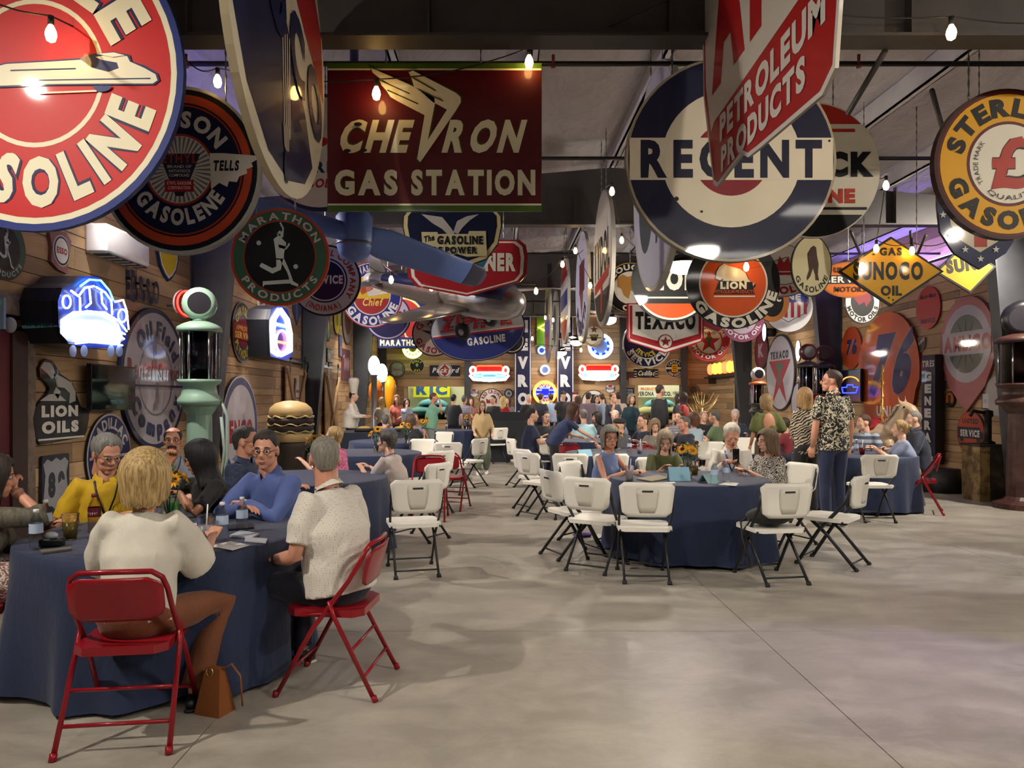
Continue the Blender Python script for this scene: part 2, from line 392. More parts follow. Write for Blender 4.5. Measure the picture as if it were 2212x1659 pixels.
# ================================================================ lamps
GLOBE = M('fff4e2', .4, emit=GLOBE_POWER)
def fan_proto():
    r = empty('ceiling_fan', (0, 0, 0)); dk = M('241a16', .45); wood = M('4a3124', .5)
    G().tube([(0, 0, .14), (0, 0, roof_z(2.18) - 3.163)], .014, dk, 8).obj('downrod', r)
    G().lathe([(0, .16), (.09, .15), (.14, .10), (.15, .05), (.11, .0), (.05, -.01), (0, -.01)], dk, 20).obj('motor_housing', r)
    G().lathe([(.165, -.02), (.17, -.05), (.155, -.095), (.11, -.13), (.05, -.148), (0, -.15)], GLOBE, 20).lathe([(0, -.012), (.165, -.012), (.168, -.02)], dk, 20).obj('light_bowl', r)
    for k in range(4):
        a = R(90 * k + 12); T = Matrix.Rotation(a, 4, 'Z') @ Matrix.Rotation(R(10), 4, 'X')
        G().box((.12, -.025, .05), (.22, .025, .06), dk, T=T).box((.2, -.065, .052), (.72, .065, .062), wood, T=T).obj('blade', r)
    return r
fan = fan_proto(); near = ['nearest the camera', 'over the white chairs', 'by the row of sideways discs', 'in front of the tall lettered signs', 'far back by the end wall']
for k, y in enumerate((2.3, 8.9, 15.0, 21.1, 26.0)):
    o = fan if k == 0 else copy_tree(fan); o.location = (2.18, y, 3.16); o.rotation_euler.z = .35 * k if k else R(33)
    tag(o, 'dark wooden ceiling fan with glowing bowl light, ' + near[k], 'ceiling fan', 'fan lights down the hall')
# wall flood lamps on both sides
def flood(x, y, z, tx, ty, tz, label, power=SPOT_POWER, ang=100, col=(1, .9, .77)):
    r = empty('flood_lamp', (x, y, z), 0, label, 'flood lamp', 'wall flood lamps')
    d = (Vector((tx, ty, tz)) - Vector((x, y, z))).normalized(); q = d.to_track_quat('-Z', 'Y').to_matrix().to_4x4()
    wx = -.3 if x < XC else .3
    wx = (XL + .002 - x) if x < XC else (XR - .002 - x); G().box((min(wx, wx * .85), -.05, -.06), (max(wx, wx * .85), .05, .06), M('e8e6e0', .4)).tube([(wx * .9, 0, 0), (0, 0, .02)], .015, M('dedcd6', .4), 8).obj('bracket', r)
    G().lathe([(0, .12), (.05, .12), (.075, .06), (.085, 0.0), (.078, .0), (.05, .05), (0, .06)], M('e8e6e0', .35), 16, T=q).obj('head', r)
    G().lathe([(0, .004), (.07, .004)], M('fff3dc', .4, emit=60.0), 16, T=q).obj('lens', r)
    L = bpy.data.lights.new('flood_light', 'SPOT'); L.energy = power; L.spot_size = R(ang); L.spot_blend = 1.0; L.shadow_soft_size = .05; L.color = col
    lo = bpy.data.objects.new('flood_light', L); link(lo, r); lo.matrix_local = Matrix.Translation(d * .03) @ q
    return r
flood(-4.05, 2.0, 4.25, -.4, 4.0, 0, 'white flood lamp on the wall by the red disc sign', SPOT_POWER * 1.3, 110)
flood(7.4, 1.75, 4.2, 3.6, 7.5, .8, 'white flood lamp on the wall nearest the rusty pump', SPOT_POWER * 1.5, 140)
flood(7.35, 9.6, 4.0, 4.2, 12.2, .8, 'white flood lamp behind the yellow diamond sign', SPOT_POWER * 2.2, 140)
flood(-4.05, 12.5, 4.1, 0, 15, .6, 'white flood lamp above the barn door', SPOT_POWER * 2.4, 140)
flood(7.35, 18.5, 4.1, 4, 20, .8, 'white flood lamp high beyond the ribbed column', SPOT_POWER * 2.4, 140)
flood(-4.05, 7.6, 4.1, -.5, 9.6, .4, 'white flood lamp on the plank wall above the neon truck', SPOT_POWER * 1.5, 140)
flood(-4.05, 20.5, 4.1, -1, 22, .6, 'white flood lamp high above the chef statue', SPOT_POWER * 2.4, 140)
for k, (x, y) in enumerate(((-1.6, -.9), (4.9, -.9), (-1.6, -4.4), (4.9, -4.4))):  # unseen panels added behind the camera as soft fill for the sign fronts
    r = empty('fill_panel_lamp', (x, y, 4.35), 0, 'added fill panel lamp behind the camera, %s' % ['near the maroon door wall', 'near the rusty pump wall', 'far back by the maroon door wall', 'far back by the rusty pump wall'][k], 'lamp', 'added fill panel lamps')
    G().box((-.62, -.32, 0), (.62, .32, .05), M('d8d8d6', .4)).obj('frame', r); G().box((-.58, -.28, -.012), (.58, .28, 0), M('fff6ea', .5, emit=17.0)).obj('diffuser', r)
    for q in (-.5, .5): G().tube([(q, 0, .05), (q, 0, roof_z(x + q) - 4.353)], .006, M('8a8a8a', .4, .8), 5).obj('hanger', r)
def beam(x, y, z, tx, ty, label, power, ang, col):
    r = flood(x, y, z, tx, ty, 0, label, power, ang, col); [setattr(c.data, 'spot_blend', .5) for c in r.children if c.type == 'LIGHT']; return r
beam(7.42, 3.4, 3.9, 2.45, 4.1, 'violet beam lamp on the wall beyond the frame edge', 420, 20, (.42, .34, 1))
beam(7.42, 6.2, 4.0, 4.15, 7.0, 'white beam lamp on the wall ahead of the rusty pump', 260, 26, (.92, .92, 1))
# violet LED bars along the wall tops
def led(x, y0, y1, z, col, label, pw=LED_POWER):
    r = empty('led_bar', (x, (y0 + y1) / 2, z), 0, label, 'led bar', 'led bars')
    h_ = (y1 - y0) / 2; wq = (XL - x) if x < XC else (XR - x); G().box((min(0, wq * .99), -.03, -.03), (max(0, wq * .99), .03, -.01), M('202226', .5)).obj('arm', r)
    G().box((-.03, -h_, -.03), (.03, h_, 0), M('202226', .5)).obj('housing', r)
    G().box((-.02, -h_ + .02, 0), (.02, h_ - .02, .012), M(col, .5, emit=pw)).obj('strip', r)
led(XL + .16, 5.3, 10.2, 3.95, '7d74ff', 'violet LED bar on the plank wall above the red and black disc signs')
led(XL + .16, 11.6, 16.5, 3.95, '7d74ff', 'violet LED bar on the plank wall above the barn door')
led(XR - .16, 11.6, 16.5, 3.95, '9a86ff', 'violet LED bar on the plank wall above the orange disc')
led(XR - .16, 5.6, 10.2, 3.95, 'a08cff', 'violet LED bar on the plank wall ahead of the orange disc', LED_POWER * .45)
# ================================================================ lettering and sign builder
_gl = {}
def glyph(c, w):
    k = (c, round(w, 3))
    if k in _gl: return _gl[k]
    cu = bpy.data.curves.new('glyph', 'FONT'); cu.body = c; cu.size = 1; cu.resolution_u = 3; cu.offset = w; cu.fill_mode = 'FRONT'
    o = bpy.data.objects.new('glyph', cu); TMP.collection.objects.link(o)
    e = evaluated([o])[0]; me = e.to_mesh()
    v = [(p.co.x, p.co.y) for p in me.vertices]; f = [tuple(p.vertices) for p in me.polygons]
    e.to_mesh_clear(); bpy.data.objects.remove(o); bpy.data.curves.remove(cu)
    xs = [p[0] for p in v] or [0, .3]; ys = [p[1] for p in v] or [0, .7]
    _gl[k] = (v, f, min(xs), max(xs)); return _gl[k]
_cap = {}
def cap(w):
    if w not in _cap:
        v = glyph('H', w)[0]; _cap[w] = (min(p[1] for p in v), max(p[1] for p in v))
    return _cap[w]
def layout(s, w, gap):
    out = []; x = 0
    for c in s:
        if c == ' ': x += .30; continue
        v, f, a, b = glyph(c, w); out.append((x, v, f, a, b - a)); x += b - a + gap
    return out, x - gap
def circ(n=48, cx=0, cz=0, rx=1, rz=None, a0=0, a1=360):
    rz = rx if rz is None else rz; full = a1 - a0 >= 360
    return [(cx + rx * math.cos(R(a0 + (a1 - a0) * i / (n if full else n - 1))), cz + rz * math.sin(R(a0 + (a1 - a0) * i / (n if full else n - 1)))) for i in range(n)]
def rect(x0, z0, x1, z1, r=0.0, n=5):
    if not r: return [(x0, z0), (x1, z0), (x1, z1), (x0, z1)]
    out = []
    for cx, cz, a in ((x1 - r, z0 + r, -90), (x1 - r, z1 - r, 0), (x0 + r, z1 - r, 90), (x0 + r, z0 + r, 180)):
        for i in range(n + 1): q = R(a + 90 * i / n); out.append((cx + r * math.cos(q), cz + r * math.sin(q)))
    return out
def star(cx, cz, r, k=.4, rot=90, n=5):
    return [(cx + (r if i % 2 == 0 else r * k) * math.cos(R(rot + 180 / n * i)), cz + (r if i % 2 == 0 else r * k) * math.sin(R(rot + 180 / n * i))) for i in range(2 * n)]
def grow(p, k, c=(0, 0)): return [(c[0] + (x - c[0]) * k, c[1] + (z - c[1]) * k) for x, z in p]
ENR = .5
class Sign:
    def __init__(s, name, label, o, U=1.0, nrm=(0, -1, 0), tilt=0.0, thick=.03, group=None, cat='sign', rough=ENR):
        s.n = Vector(nrm).normalized(); s.x = Vector((0, 0, 1)).cross(s.n).normalized(); s.z = s.n.cross(s.x) 
        if tilt:
            q = Matrix.Rotation(R(tilt), 3, s.n); s.x = q @ s.x; s.z = q @ s.z
        s.o = Vector(o); s.U = U; s.k = 0; s.t = thick; s.rough = rough
        s.root = empty(name, s.o, 0, label, cat, group); s.parts = {}; s.step = .0005 + .00011 * s.o.y
    def P(s, x, z, n): return s.x * (x * s.U) + s.z * (z * s.U) + s.n * n
    def L(s, u, v):
        """pixel to plane coordinates"""
        d = Vector(((u - VX) / F, 1, -(v - VY) / F)); c = Vector((0, 0, CH)); t = (s.o - c).dot(s.n) / d.dot(s.n); p = c + d * t - s.o
        return (p.dot(s.x) / s.U, p.dot(s.z) / s.U)
    def px(s, pts): return [s.L(u, v) for u, v in pts]
    def new(s, n): return '%s#%d' % (n, len(s.parts))
    def g(s, part): return s.parts.setdefault(part, G())
    def col(s, c): return c if not isinstance(c, str) else M(c, s.rough, kind='enamel')
    def plate(s, pts, c, edge=None, back=None, part='panel'):
        t = s.t / 2; n = len(pts); g = s.g(part)
        a = sum(pts[i][0] * pts[(i + 1) % n][1] - pts[(i + 1) % n][0] * pts[i][1] for i in range(n))
        if a < 0: pts = pts[::-1]
        g.add([s.P(x, z, t) for x, z in pts], [tuple(range(n))], s.col(c))
        g.add([s.P(x, z, -t) for x, z in pts], [tuple(range(n))[::-1]], s.col(back or c))
        g.add([s.P(x, z, t) for x, z in pts] + [s.P(x, z, -t) for x, z in pts], [(i, i + n, (i + 1) % n + n, (i + 1) % n) for i in range(n)], s.col(edge or c))
        return s
    def lay(s): s.k += 1; return s.t / 2 + s.step * s.k
    def poly(s, pts, c, part='panel', h=None):
        n = s.lay() if h is None else h
        a = sum(pts[i][0] * pts[(i + 1) % len(pts)][1] - pts[(i + 1) % len(pts)][0] * pts[i][1] for i in range(len(pts)))
        if a < 0: pts = pts[::-1]
        s.g(part).add([s.P(x, z, n) for x, z in pts], [tuple(range(len(pts)))], s.col(c)); return s
    def polys(s, ps, c, part='emblem'):
        n = s.lay()
        for p in ps: s.poly(p, c, part, n)
        return s
    def disc(s, r, c, cx=0, cz=0, part='panel', n=48): rx, rz = r if isinstance(r, tuple) else (r, r); return s.poly(circ(n, cx, cz, rx, rz), c, part)
    def ring(s, r0, r1, c, cx=0, cz=0, a0=0, a1=360, part='ring', n=48, asp=1.0):
        h = s.lay(); a = circ(n, cx, cz, r1, r1 * asp, a0, a1); b = circ(n, cx, cz, r0, r0 * asp, a0, a1); m = len(a)
        fs = [(i, (i + 1) % m, m + (i + 1) % m, m + i) for i in range(m if a1 - a0 >= 360 else m - 1)]
        s.g(part).add([s.P(x, z, h) for x, z in a + b], fs, s.col(c)); return s
    def line(s, pts, w, c, part='emblem'):
        h = s.lay(); g = s.g(part)
        for (x0, z0), (x1, z1) in zip(pts, pts[1:]):
            dx, dz = x1 - x0, z1 - z0; l = math.hypot(dx, dz) or 1; nx, nz = -dz / l * w / 2, dx / l * w / 2
            g.add([s.P(x0 - nx, z0 - nz, h), s.P(x1 - nx, z1 - nz, h), s.P(x1 + nx, z1 + nz, h), s.P(x0 + nx, z0 + nz, h)], [(0, 1, 2, 3)], s.col(c))
        return s
    def text(s, t, x0, z0, x1, z1, c, w=.03, sh=0.0, gap=.1, out=None, ow=.05, part=None, T=None, up=0.0):
        part = part or s.new('lettering')
        if out: s.text(t, x0, z0, x1, z1, out, w + ow, sh, max(gap - 2 * ow, 0.0), None, 0, part, T, up)
        lo, W_ = layout(t, w, gap); h = s.lay(); b0, b1 = cap(w); g = s.g(part); sx = (x1 - x0) / W_; sz = (z1 - z0) / (b1 - b0)
        for x, v, f, a, wd in lo:
            q = []
            for px, pz in v:
                X = x0 + (x + px - a) * sx; Z = z0 + (pz - b0) * sz
                Z += up * (X - x0); X += sh * (Z - z0)
                if T: X, Z = T(X, Z)
                q.append(s.P(X, Z, h))
            g.add(q, f, s.col(c))
        return s
    def arc(s, t, r, hgt, a0, a1, c, w=.03, bottom=False, gap=.12, out=None, ow=.05, part=None, cx=0, cz=0, asp=1.0):
        part = part or s.new('lettering')
        """letters on a circle; r is the inner radius, a0 to a1 the angles of first and last letter ends"""
        if out: s.arc(t, r, hgt, a0, a1, out, w + ow, bottom, max(gap - 2 * ow, 0.0), None, 0, part, cx, cz, asp)
        lo, W_ = layout(t, w, gap); h = s.lay(); b0, b1 = cap(w); g = s.g(part); sz = hgt / (b1 - b0)
        for x, v, f, a, wd in lo:
            ac = R(a0 + (a1 - a0) * (x + wd / 2) / W_); rm = r + hgt / 2
            k = abs(R(a1 - a0)) * rm / W_; q = []
            for px, pz in v:
                lx = (px - a - wd / 2) * k; lz = (pz - (b0 + b1) / 2) * sz
                if bottom: X = rm * math.cos(ac) - lx * math.sin(ac) - lz * math.cos(ac); Z = rm * math.sin(ac) + lx * math.cos(ac) - lz * math.sin(ac)
                else: X = rm * math.cos(ac) + lx * math.sin(ac) + lz * math.cos(ac); Z = rm * math.sin(ac) - lx * math.cos(ac) + lz * math.sin(ac)
                q.append(s.P(cx + X, cz + Z * asp, h))
            g.add(q, f, s.col(c))
        return s
    def neon(s, pts, c, r=.012, e=NEON_POWER, closed=False, off=.03, part='neon_tube', n=6):
        s.g(part).tube([s.P(x, z, s.t / 2 + off) for x, z in pts], r, M(c, .4, emit=e), n, closed=closed); return s
    def chain(s, x, z, top=None, part='chain'):
        p = s.P(x, z, 0); Zt = roof_z(s.o.x + p.x) - .003 - s.o.z; g = G(); m = M('8a8a86', .35, .9); y = p.z; i = 0
        pts = []; rd = []
        while y < Zt: pts.append((p.x, p.y, y)); rd.append(.009 if i % 2 else .003); y += .045; i += 1
        pts.append((p.x, p.y, Zt)); rd.append(.004)
        g.tube(pts, rd, m, 5); g.obj(part, s.root); return s
    def done(s):
        for k, g in s.parts.items(): g.obj(k.split('#')[0], s.root)
        return s.root
def H(name, label, u, v, r, Y, **k): return Sign(name, label, at(u, v, Y), r * Y / F, **k)
EDG = '1b1d22'
def disc_plate(s, c, edge=EDG, asp=1.0, n=56): return s.plate(circ(n, 0, 0, 1, asp), c, edge)
CR, NV, RD, BK, WH, YL, OR, MA = 'e9e2c6', '141d4a', 'bb1f25', '15151a', 'e4e1d8', 'e2ae16', 'd8551c', '560a18'
# ---------------------------------------------------------------- near row
s = H('round_sign', 'huge red disc sign with white streamlined car and cream letters in navy outline', 80, 162, 320, 4.3, thick=.04)
disc_plate(s, '1c2f7a', '16245c', 1.06).disc((.955, 1.012), CR).disc((.915, .97), 'c31f22', part='panel').ring(.44, .47, CR, asp=1.06)
s.arc('GASOLINE', .53, .32, -157, -15, CR, .05, True, .16, '101a4c', .035, asp=1.06).arc('LE', .53, .32, 66, 21, CR, .05, False, .16, '101a4c', .035, asp=1.06)
car = s.px([(-60, 160), (20, 140), (110, 135), (180, 130), (205, 121), (250, 117), (285, 123), (290, 137), (320, 147), (345, 162), (350, 178), (338, 188), (230, 188), (110, 189), (0, 194), (-60, 196)])
s.poly(car, '17245e', 'emblem'); s.poly(s.px([(-60, 164), (20, 143), (112, 138), (180, 134), (208, 152), (240, 160), (262, 152), (258, 140), (225, 134), (212, 128), (250, 121), (280, 126), (286, 138), (316, 151), (341, 165), (345, 178), (335, 185), (230, 185), (110, 186), (0, 190), (-60, 192)]), 'ece7cf', 'emblem')
s.line(s.px([(90, 178), (330, 174)]), .008, '17245e'); s.line(s.px([(30, 157), (170, 153)]), .008, '17245e'); s.line(s.px([(88, 206), (215, 201)]), .012, CR)
s.poly(s.px(circ(20, 227, 190, 20, 13, 0, 180)), '2a3a7c', 'emblem'); s.poly(s.px([(215, 122), (252, 119), (276, 125), (250, 129)]), 'f4f0dd', 'emblem')
s.chain(.6, .8, 4.6).chain(-.6, .8, 4.6).done()
s = H('round_sign', 'black disc sign with orange ring, white wing reading TELLS and sunburst centre', 393, 370, 172, 5.55, thick=.06)
disc_plate(s, 'b7b6b2', '8d8c88', 1.05).disc((.965, 1.01), '17181d').ring(.80, .90, 'bf4a2b', asp=1.05).ring(.76, .78, 'a33c2a', asp=1.05).disc((.755, .79), '151a3c')
s.arc('REASON', .50, .20, 150, 30, 'cfcdc6', .05, gap=.16, asp=1.05).arc('GASOLENE', .46, .20, -150, -30, 'cfcdc6', .05, True, .12, asp=1.05)
s.disc((.43, .45), 'a33c2a').disc((.40, .42), 'cfccc4')
s.polys([[(.12 * math.cos(R(a)), .12 * math.sin(R(a))), (.39 * math.cos(R(a - 2)), .41 * math.sin(R(a - 2))), (.39 * math.cos(R(a + 2)), .41 * math.sin(R(a + 2)))] for a in range(0, 360, 9)], '6f6c70')
s.poly([(-.26, .2), (.26, .2), (.05, -.33), (-.05, -.33)], '2a2c3a', 'emblem').text('ETHYL', -.22, .08, .22, .2, 'a33c2a', .03)
for i, t in enumerate(('BRAND OF', 'ANTI-KNOCK', 'COMPOUND')): s.text(t, -.15 + .012 * i, .02 - .055 * i, .15 - .012 * i, .055 - .055 * i, 'd0cdc6', .01)
s.poly(rect(-.18, -.28, .18, -.13), 'a3202a', 'emblem').text('ETHYL GASOLINE', -.15, -.19, .15, -.15, CR, .01).text('CORPORATION', -.14, -.25, .14, -.21, CR, .01)
s.poly([(.38, .2), (.55, .2), (.95, .17), (.97, .12), (.9, .08), (.92, .03), (.84, .0), (.85, -.05), (.75, -.09), (.72, -.16), (.62, -.15), (.6, -.22), (.5, -.17), (.40, -.25)], 'd9d6cd', 'emblem').text('TELLS', .42, -.02, .74, .11, '17181d', .05, .1)
s.chain(.55, .8, 4.3).done()
# side-facing row on the left of the aisle: torch oval seen obliquely
s = Sign('oval_sign', 'white oval sign turned sideways with navy wedge and torch', (-1.16, 4.02, 3.5), 1, (1, 0, 0), thick=.04)
ov = circ(48, 0, 0, .90, .86); s.plate(ov, 'd9cfb8', 'b9ab8d')
s.poly([(-.86, .05), (-.80, .30), (-.02, .10), (.42, -.30), (.58, -.55), (.40, -.70), (.05, -.78), (-.3, -.73), (-.62, -.52), (-.8, -.25)], '1a2145', 'emblem')
s.poly([(.1, .35), (.86, -.05), (.8, .35), (.5, .66)], 'a32026', 'emblem')
for k in range(4): s.line([(-.06 + .04 * k, .0), (-.02 + .03 * k, -.55)], .014, 'e0d8c4')
s.poly([(-.06, -.5), (.06, -.5), (.05, -.62), (.0, -.64), (-.04, -.62)], '9a9186', 'emblem').poly(circ(16, .0, -.72, .045, .09), '141a3a', 'emblem')
s.text('OCO', -.36, .00, .8, .40, NV, .05, up=-.35, gap=.16).chain(.3, .8, 4.9).chain(-.3, .8, 4.9).done()
s = Sign('rectangular_sign', 'maroon rectangular sign with cream wings and letters, green top and bottom edge', at(939, 297.5, 5.4), 1, thick=.03)
s.plate(s.px([(708, 138), (1170, 138), (1170, 457), (708, 457)]), '47661f', '33481a').poly(s.px([(709, 150), (1169, 150), (1169, 445), (709, 445)]), CR).poly(s.px([(709, 154), (1169, 154), (1169, 441), (709, 441)]), MA)
OL = '4a4a16'
def box(s, u0, v1, u1, v0): a = s.L(u0, v0); b = s.L(u1, v1); return a[0], a[1], b[0], b[1]
def T_(s, t, u0, v0, u1, v1, c, **k): x0, z0, x1, z1 = box(s, u0, v0, u1, v1); return s.text(t, x0, z0, x1, z1, c, **k)
T_(s, 'CHE', 728, 261, 878, 332, CR, w=.05, sh=.27, gap=.14, out=OL, ow=.025); T_(s, 'RON', 954, 261, 1120, 332, CR, w=.05, sh=.27, gap=.16, out=OL, ow=.025)
T_(s, 'GAS', 724, 369, 860, 424, CR, w=.05, gap=.12, out=OL, ow=.025); T_(s, 'STATION', 889, 369, 1156, 424, CR, w=.05, gap=.13, out=OL, ow=.025)
w1 = [(909, 353), (902, 346), (918, 252), (860, 222), (845, 213), (836, 199), (858, 209), (835, 198), (826, 188), (820, 174), (845, 186), (818, 170), (806, 160), (803, 150), (930, 206), (939, 215), (940, 228), (925, 305), (966, 240), (936, 224), (905, 197), (895, 190), (890, 172), (884, 160), (893, 156), (985, 204), (995, 213), (996, 224), (985, 243)]
s.poly(s.px([(u + (3 if u > 915 else -3), v + (2 if v > 250 else -2)) for u, v in w1]), OL, 'emblem').poly(s.px(w1), CR, 'emblem')
for a, b in (((820, 176), (886, 206)), ((838, 198), (904, 228)), ((893, 172), (942, 200)), ((905, 197), (958, 222))): s.line(s.px([a, b]), .009, OL)
for u, v, r in ((775, 272, 9), (752, 329, 8), (787, 328, 8)): s.poly(s.px(circ(10, u, v, r, r * .5)), '22201f', 'emblem')
s.chain(-.35, .5, 4.1).chain(.33, .5, 4.1).done()
s = H('round_sign', 'white disc sign with navy rim and red slanted letters behind the maroon sign', 690, 330, 124, 6.3)
disc_plate(s, '16224f', EDG, 1.02).disc((.94, .96), 'd2d0cc').text('SUPER', -.75, .0, .75, .26, 'a51f2a', .06, .2).text('SUPREME', -.62, -.36, .66, -.16, '17264f', .06).text('GASOLINE', -.5, -.62, .5, -.46, 'a51f2a', .04, .2).chain(0, .9, 4.4).done()
s = Sign('target_sign', 'navy, cream and red target disc sign with wide lettered bar', at(1576, 347, 5.2), 226 * 5.2 / F, thick=.07)
disc_plate(s, '9a8f78', '6f6656', .975).disc((.975, .95), '141633').disc((.66, .65), 'd6cbb4').disc((.36, .35), '7d1420').poly(rect(-.965, -.20, .965, .20), 'd6cbb4').text('REGENT', -.86, -.18, .86, .18, '12142e', .045, gap=.16)
s.polys([circ(10, -.52, -.38, .022), circ(8, -.28, -.5, .012), circ(8, .93, .17, .012)], '151515').chain(-.55, .75, 4.1).chain(.6, .72, 4.1).done()
# hanging shield in the sideways row nearest the camera
s = Sign('shield_sign', 'red and white pointed panel sign turned sideways with rising white letters', (1.35, 3.9, 3.5), 1, (-1, 0, 0), thick=.016)
def SX(Y, Z): return (3.9 - Y, Z - 3.5)
out = [SX(4.98, 4.5), SX(4.92, 3.5), SX(4.70, 2.88), SX(4.62, 2.84), SX(4.15, 2.89), SX(4.05, 2.84), SX(3.9, 2.83), SX(3.12, 2.80), SX(3.0, 2.86), SX(2.93, 3.3), SX(2.95, 4.5)]
s.plate(out, 'e6e2dc', '8f8579').poly(grow(out, .975, (0, .3)), 'b51b22')
s.poly([SX(4.90, 4.45), SX(4.86, 3.55), SX(4.74, 3.22), SX(4.68, 3.26), SX(3.02, 3.34), SX(3.02, 4.45)], 'ded8cc', 'emblem')
s.text('AP', SX(4.72, 0)[0], -.06, SX(3.6, 0)[0], .85, 'b51b22', .08, gap=.12)
s.text('PETROLEUM', SX(4.55, 0)[0], 3.09 - 3.5, SX(3.08, 0)[0], 3.25 - 3.5, 'e6e0d8', .05, gap=.08).text('PRODUCTS', SX(4.52, 0)[0], 2.90 - 3.5, SX(3.28, 0)[0], 3.05 - 3.5, 'e6e0d8', .05, gap=.08).chain(-.5, .9, 4.9).chain(.5, .9, 4.9).done()
s = H('round_sign', 'white disc sign with red cap and black base, cut off by the target disc', 1757, 369, 142, 7.0)
disc_plate(s, 'ddd4c0', '8c8478', 1.03).poly(circ(24, 0, 0, .985, 1.01, 44, 136), 'b52a1c').poly(rect(-.62, .58, .62, .63), 'b52a1c').poly(circ(24, 0, 0, .985, 1.01, 222, 318), '17181c')
s.poly(rect(-.8, -.60, .8, -.56), '17181c').text('OCK', -.22, -.10, .9, .28, '14151a', .07).text('LINE', -.08, -.5, .62, -.28, 'b5361f', .06).chain(.3, .9, 4.4).done()
s = H('round_sign', 'yellow ringed disc sign with brown rim and red pound symbol on white', 2172, 357, 159, 5.6, thick=.06)
disc_plate(s, '3a1512', '2a100e', 1.02).ring(.93, .96, '571c1a', asp=1.02).disc((.925, .945), 'd39a12').disc((.565, .575), '571c1a').disc((.525, .535), 'd9d2c2')
s.arc('STERLING', .62, .25, 168, 12, '16120f', .06, gap=.12, asp=1.02).arc('GASOLINE', .62, .25, -165, -15, '16120f', .06, True, .12, asp=1.02)
s.text('£', -.24, -.33, .26, .36, 'a8352a', .03, out='16120f', ow=.018).arc('TRADE MARK', .42, .06, 216, 140, '33302c', .0, asp=1.02).arc('QUALITY', .42, .06, -128, -40, '33302c', .0, True, asp=1.02)
s.chain(-.5, .86, 4.6).chain(.4, .9, 4.6).done()
s = H('shield_sign', 'navy bordered shield sign with white stars and red stripes beneath the yellow ringed disc', 2115, 470, 92, 7.0)
sh = [(-1, 1.3), (1, 1.3), (1, .25), (.93, -.35), (.6, -.85), (0, -1.22), (-.6, -.85), (-.93, -.35), (-1, .25)]
s.plate(sh, '16204e', EDG); inn = grow(sh, .74, (0, .3)); s.poly(inn, 'd9cdb0').poly([(-.70, .35), (-.40, .35), (-.40, -.22), (-.62, .0), (-.69, .2)], 'b5361f', 'emblem').poly(rect(-.14, -.70, .16, .35), 'b5361f', 'emblem').poly([(.42, .35), (.71, .35), (.66, .0), (.42, -.3)], 'b5361f', 'emblem').poly(rect(-.66, .42, .7, .95), '1a2452', 'emblem').text('B', -.5, .48, -.15, .88, 'd9cdb0', .05)
s.polys([star(x, z, .09) for x, z in ((-.88, .05), (-.72, -.42), (-.36, -.76), (.0, -.98), (.36, -.76), (.72, -.42), (.88, .05))], 'e4e0d4').chain(0, 1.2, 4.4).done()
s = H('diamond_sign', 'large yellow diamond sign with black letters under a spot of light', 1923, 587, 114, 8.6, thick=.04)
s.plate([(-1, 0), (0, -.66), (1, 0), (0, .66)], '1d1d1d', '1d1d1d').poly(grow([(-1, 0), (0, -.66), (1, 0), (0, .66)], .93), 'dba714')
s.text('SUNOCO', -.72, -.16, .60, .18, '1b1a17', .05, gap=.12).text('GAS', -.22, .30, .20, .45, '1b1a17', .05).text('OIL', -.2, -.46, .2, -.27, '1b1a17', .05).polys([circ(8, -.05, -.5, .02), circ(8, .03, -.54, .02), circ(8, -.34, .32, .03, .015)], '241d14').chain(-.5, .33, 4.3).chain(.5, .33, 4.3).done()
s = Sign('diamond_sign', 'small yellow diamond sign with letters SUN tucked behind the starry shield', at(2085, 585, 10.0), 66 * 10 / F, tilt=8)
s.plate([(-1, .1), (.05, -.75), (1, 0), (0, .85)], '2a2a2a').poly(grow([(-1, .1), (.05, -.75), (1, 0), (0, .85)], .9), 'c79a1c').text('SUN', -.62, -.02, .35, .42, '2a2822', .06).chain(0, .6, 4.4).done()
s = H('oval_sign', 'tall cream oval sign with standing brown bear and curved black letters', 1752, 575, 44, 8.0)
disc_plate(s, '2a2824', EDG, 1.5).disc((.95, 1.45), 'e6dcae').poly([(-.05, .9), (.1, 1.0), (.22, .9), (.26, .5), (.34, .1), (.3, -.4), (.36, -.72), (.18, -.7), (.16, -.45), (.06, -.12), (-.06, -.5), (-.22, -.72), (-.26, -.58), (-.14, -.2), (-.2, .3), (-.22, .6)], '4a2f20', 'emblem').arc('GASOLINE', .70, .2, -155, -25, '1e1c19', .03, True, .14, asp=1.45).chain(0, 1.4, 4.4).done()
s = H('round_sign', 'white disc sign with red crown and red curved letters beside the bear oval', 1692, 572, 70, 8.7)
disc_plate(s, '8f8f92', EDG).disc(.97, 'dcdad4')
s.ring(.61, .63, '55565c').polys([[(-.34, -.2), (.34, -.2), (.4, .12), (.2, .0), (.14, .26), (0, .06), (-.14, .26), (-.2, .0), (-.4, .12)], rect(-.34, -.32, .34, -.24)], 'a51f2a').arc('GASOLINE', .67, .24, -160, -20, 'a51f2a', .05, True, .1).chain(0, .95, 4.4).done()
LIONB = [(-.52, .02), (-.5, .2), (-.42, .36), (-.28, .46), (-.16, .40), (-.02, .36), (.2, .30), (.36, .18), (.44, .0), (.56, -.14), (.62, -.1), (.60, -.2), (.5, -.22), (.36, -.14), (.3, -.04), (.18, -.1), (.02, -.12), (-.1, -.04), (-.2, -.14), (-.34, -.12), (-.3, .02), (-.4, -.04)]
s = H('round_sign', 'black and orange disc sign with white prowling lion and big curved letters', 1583, 612, 101, 8.2)
disc_plate(s, '17181b', EDG, .98).disc(.735, 'e6e2d6').disc(.70, 'd4551a', part='panel').poly(grow(LIONB, .78, (0, .3)), '17181b', 'emblem').poly(grow(LIONB, .72, (0, .3)), 'cfcabf', 'emblem')
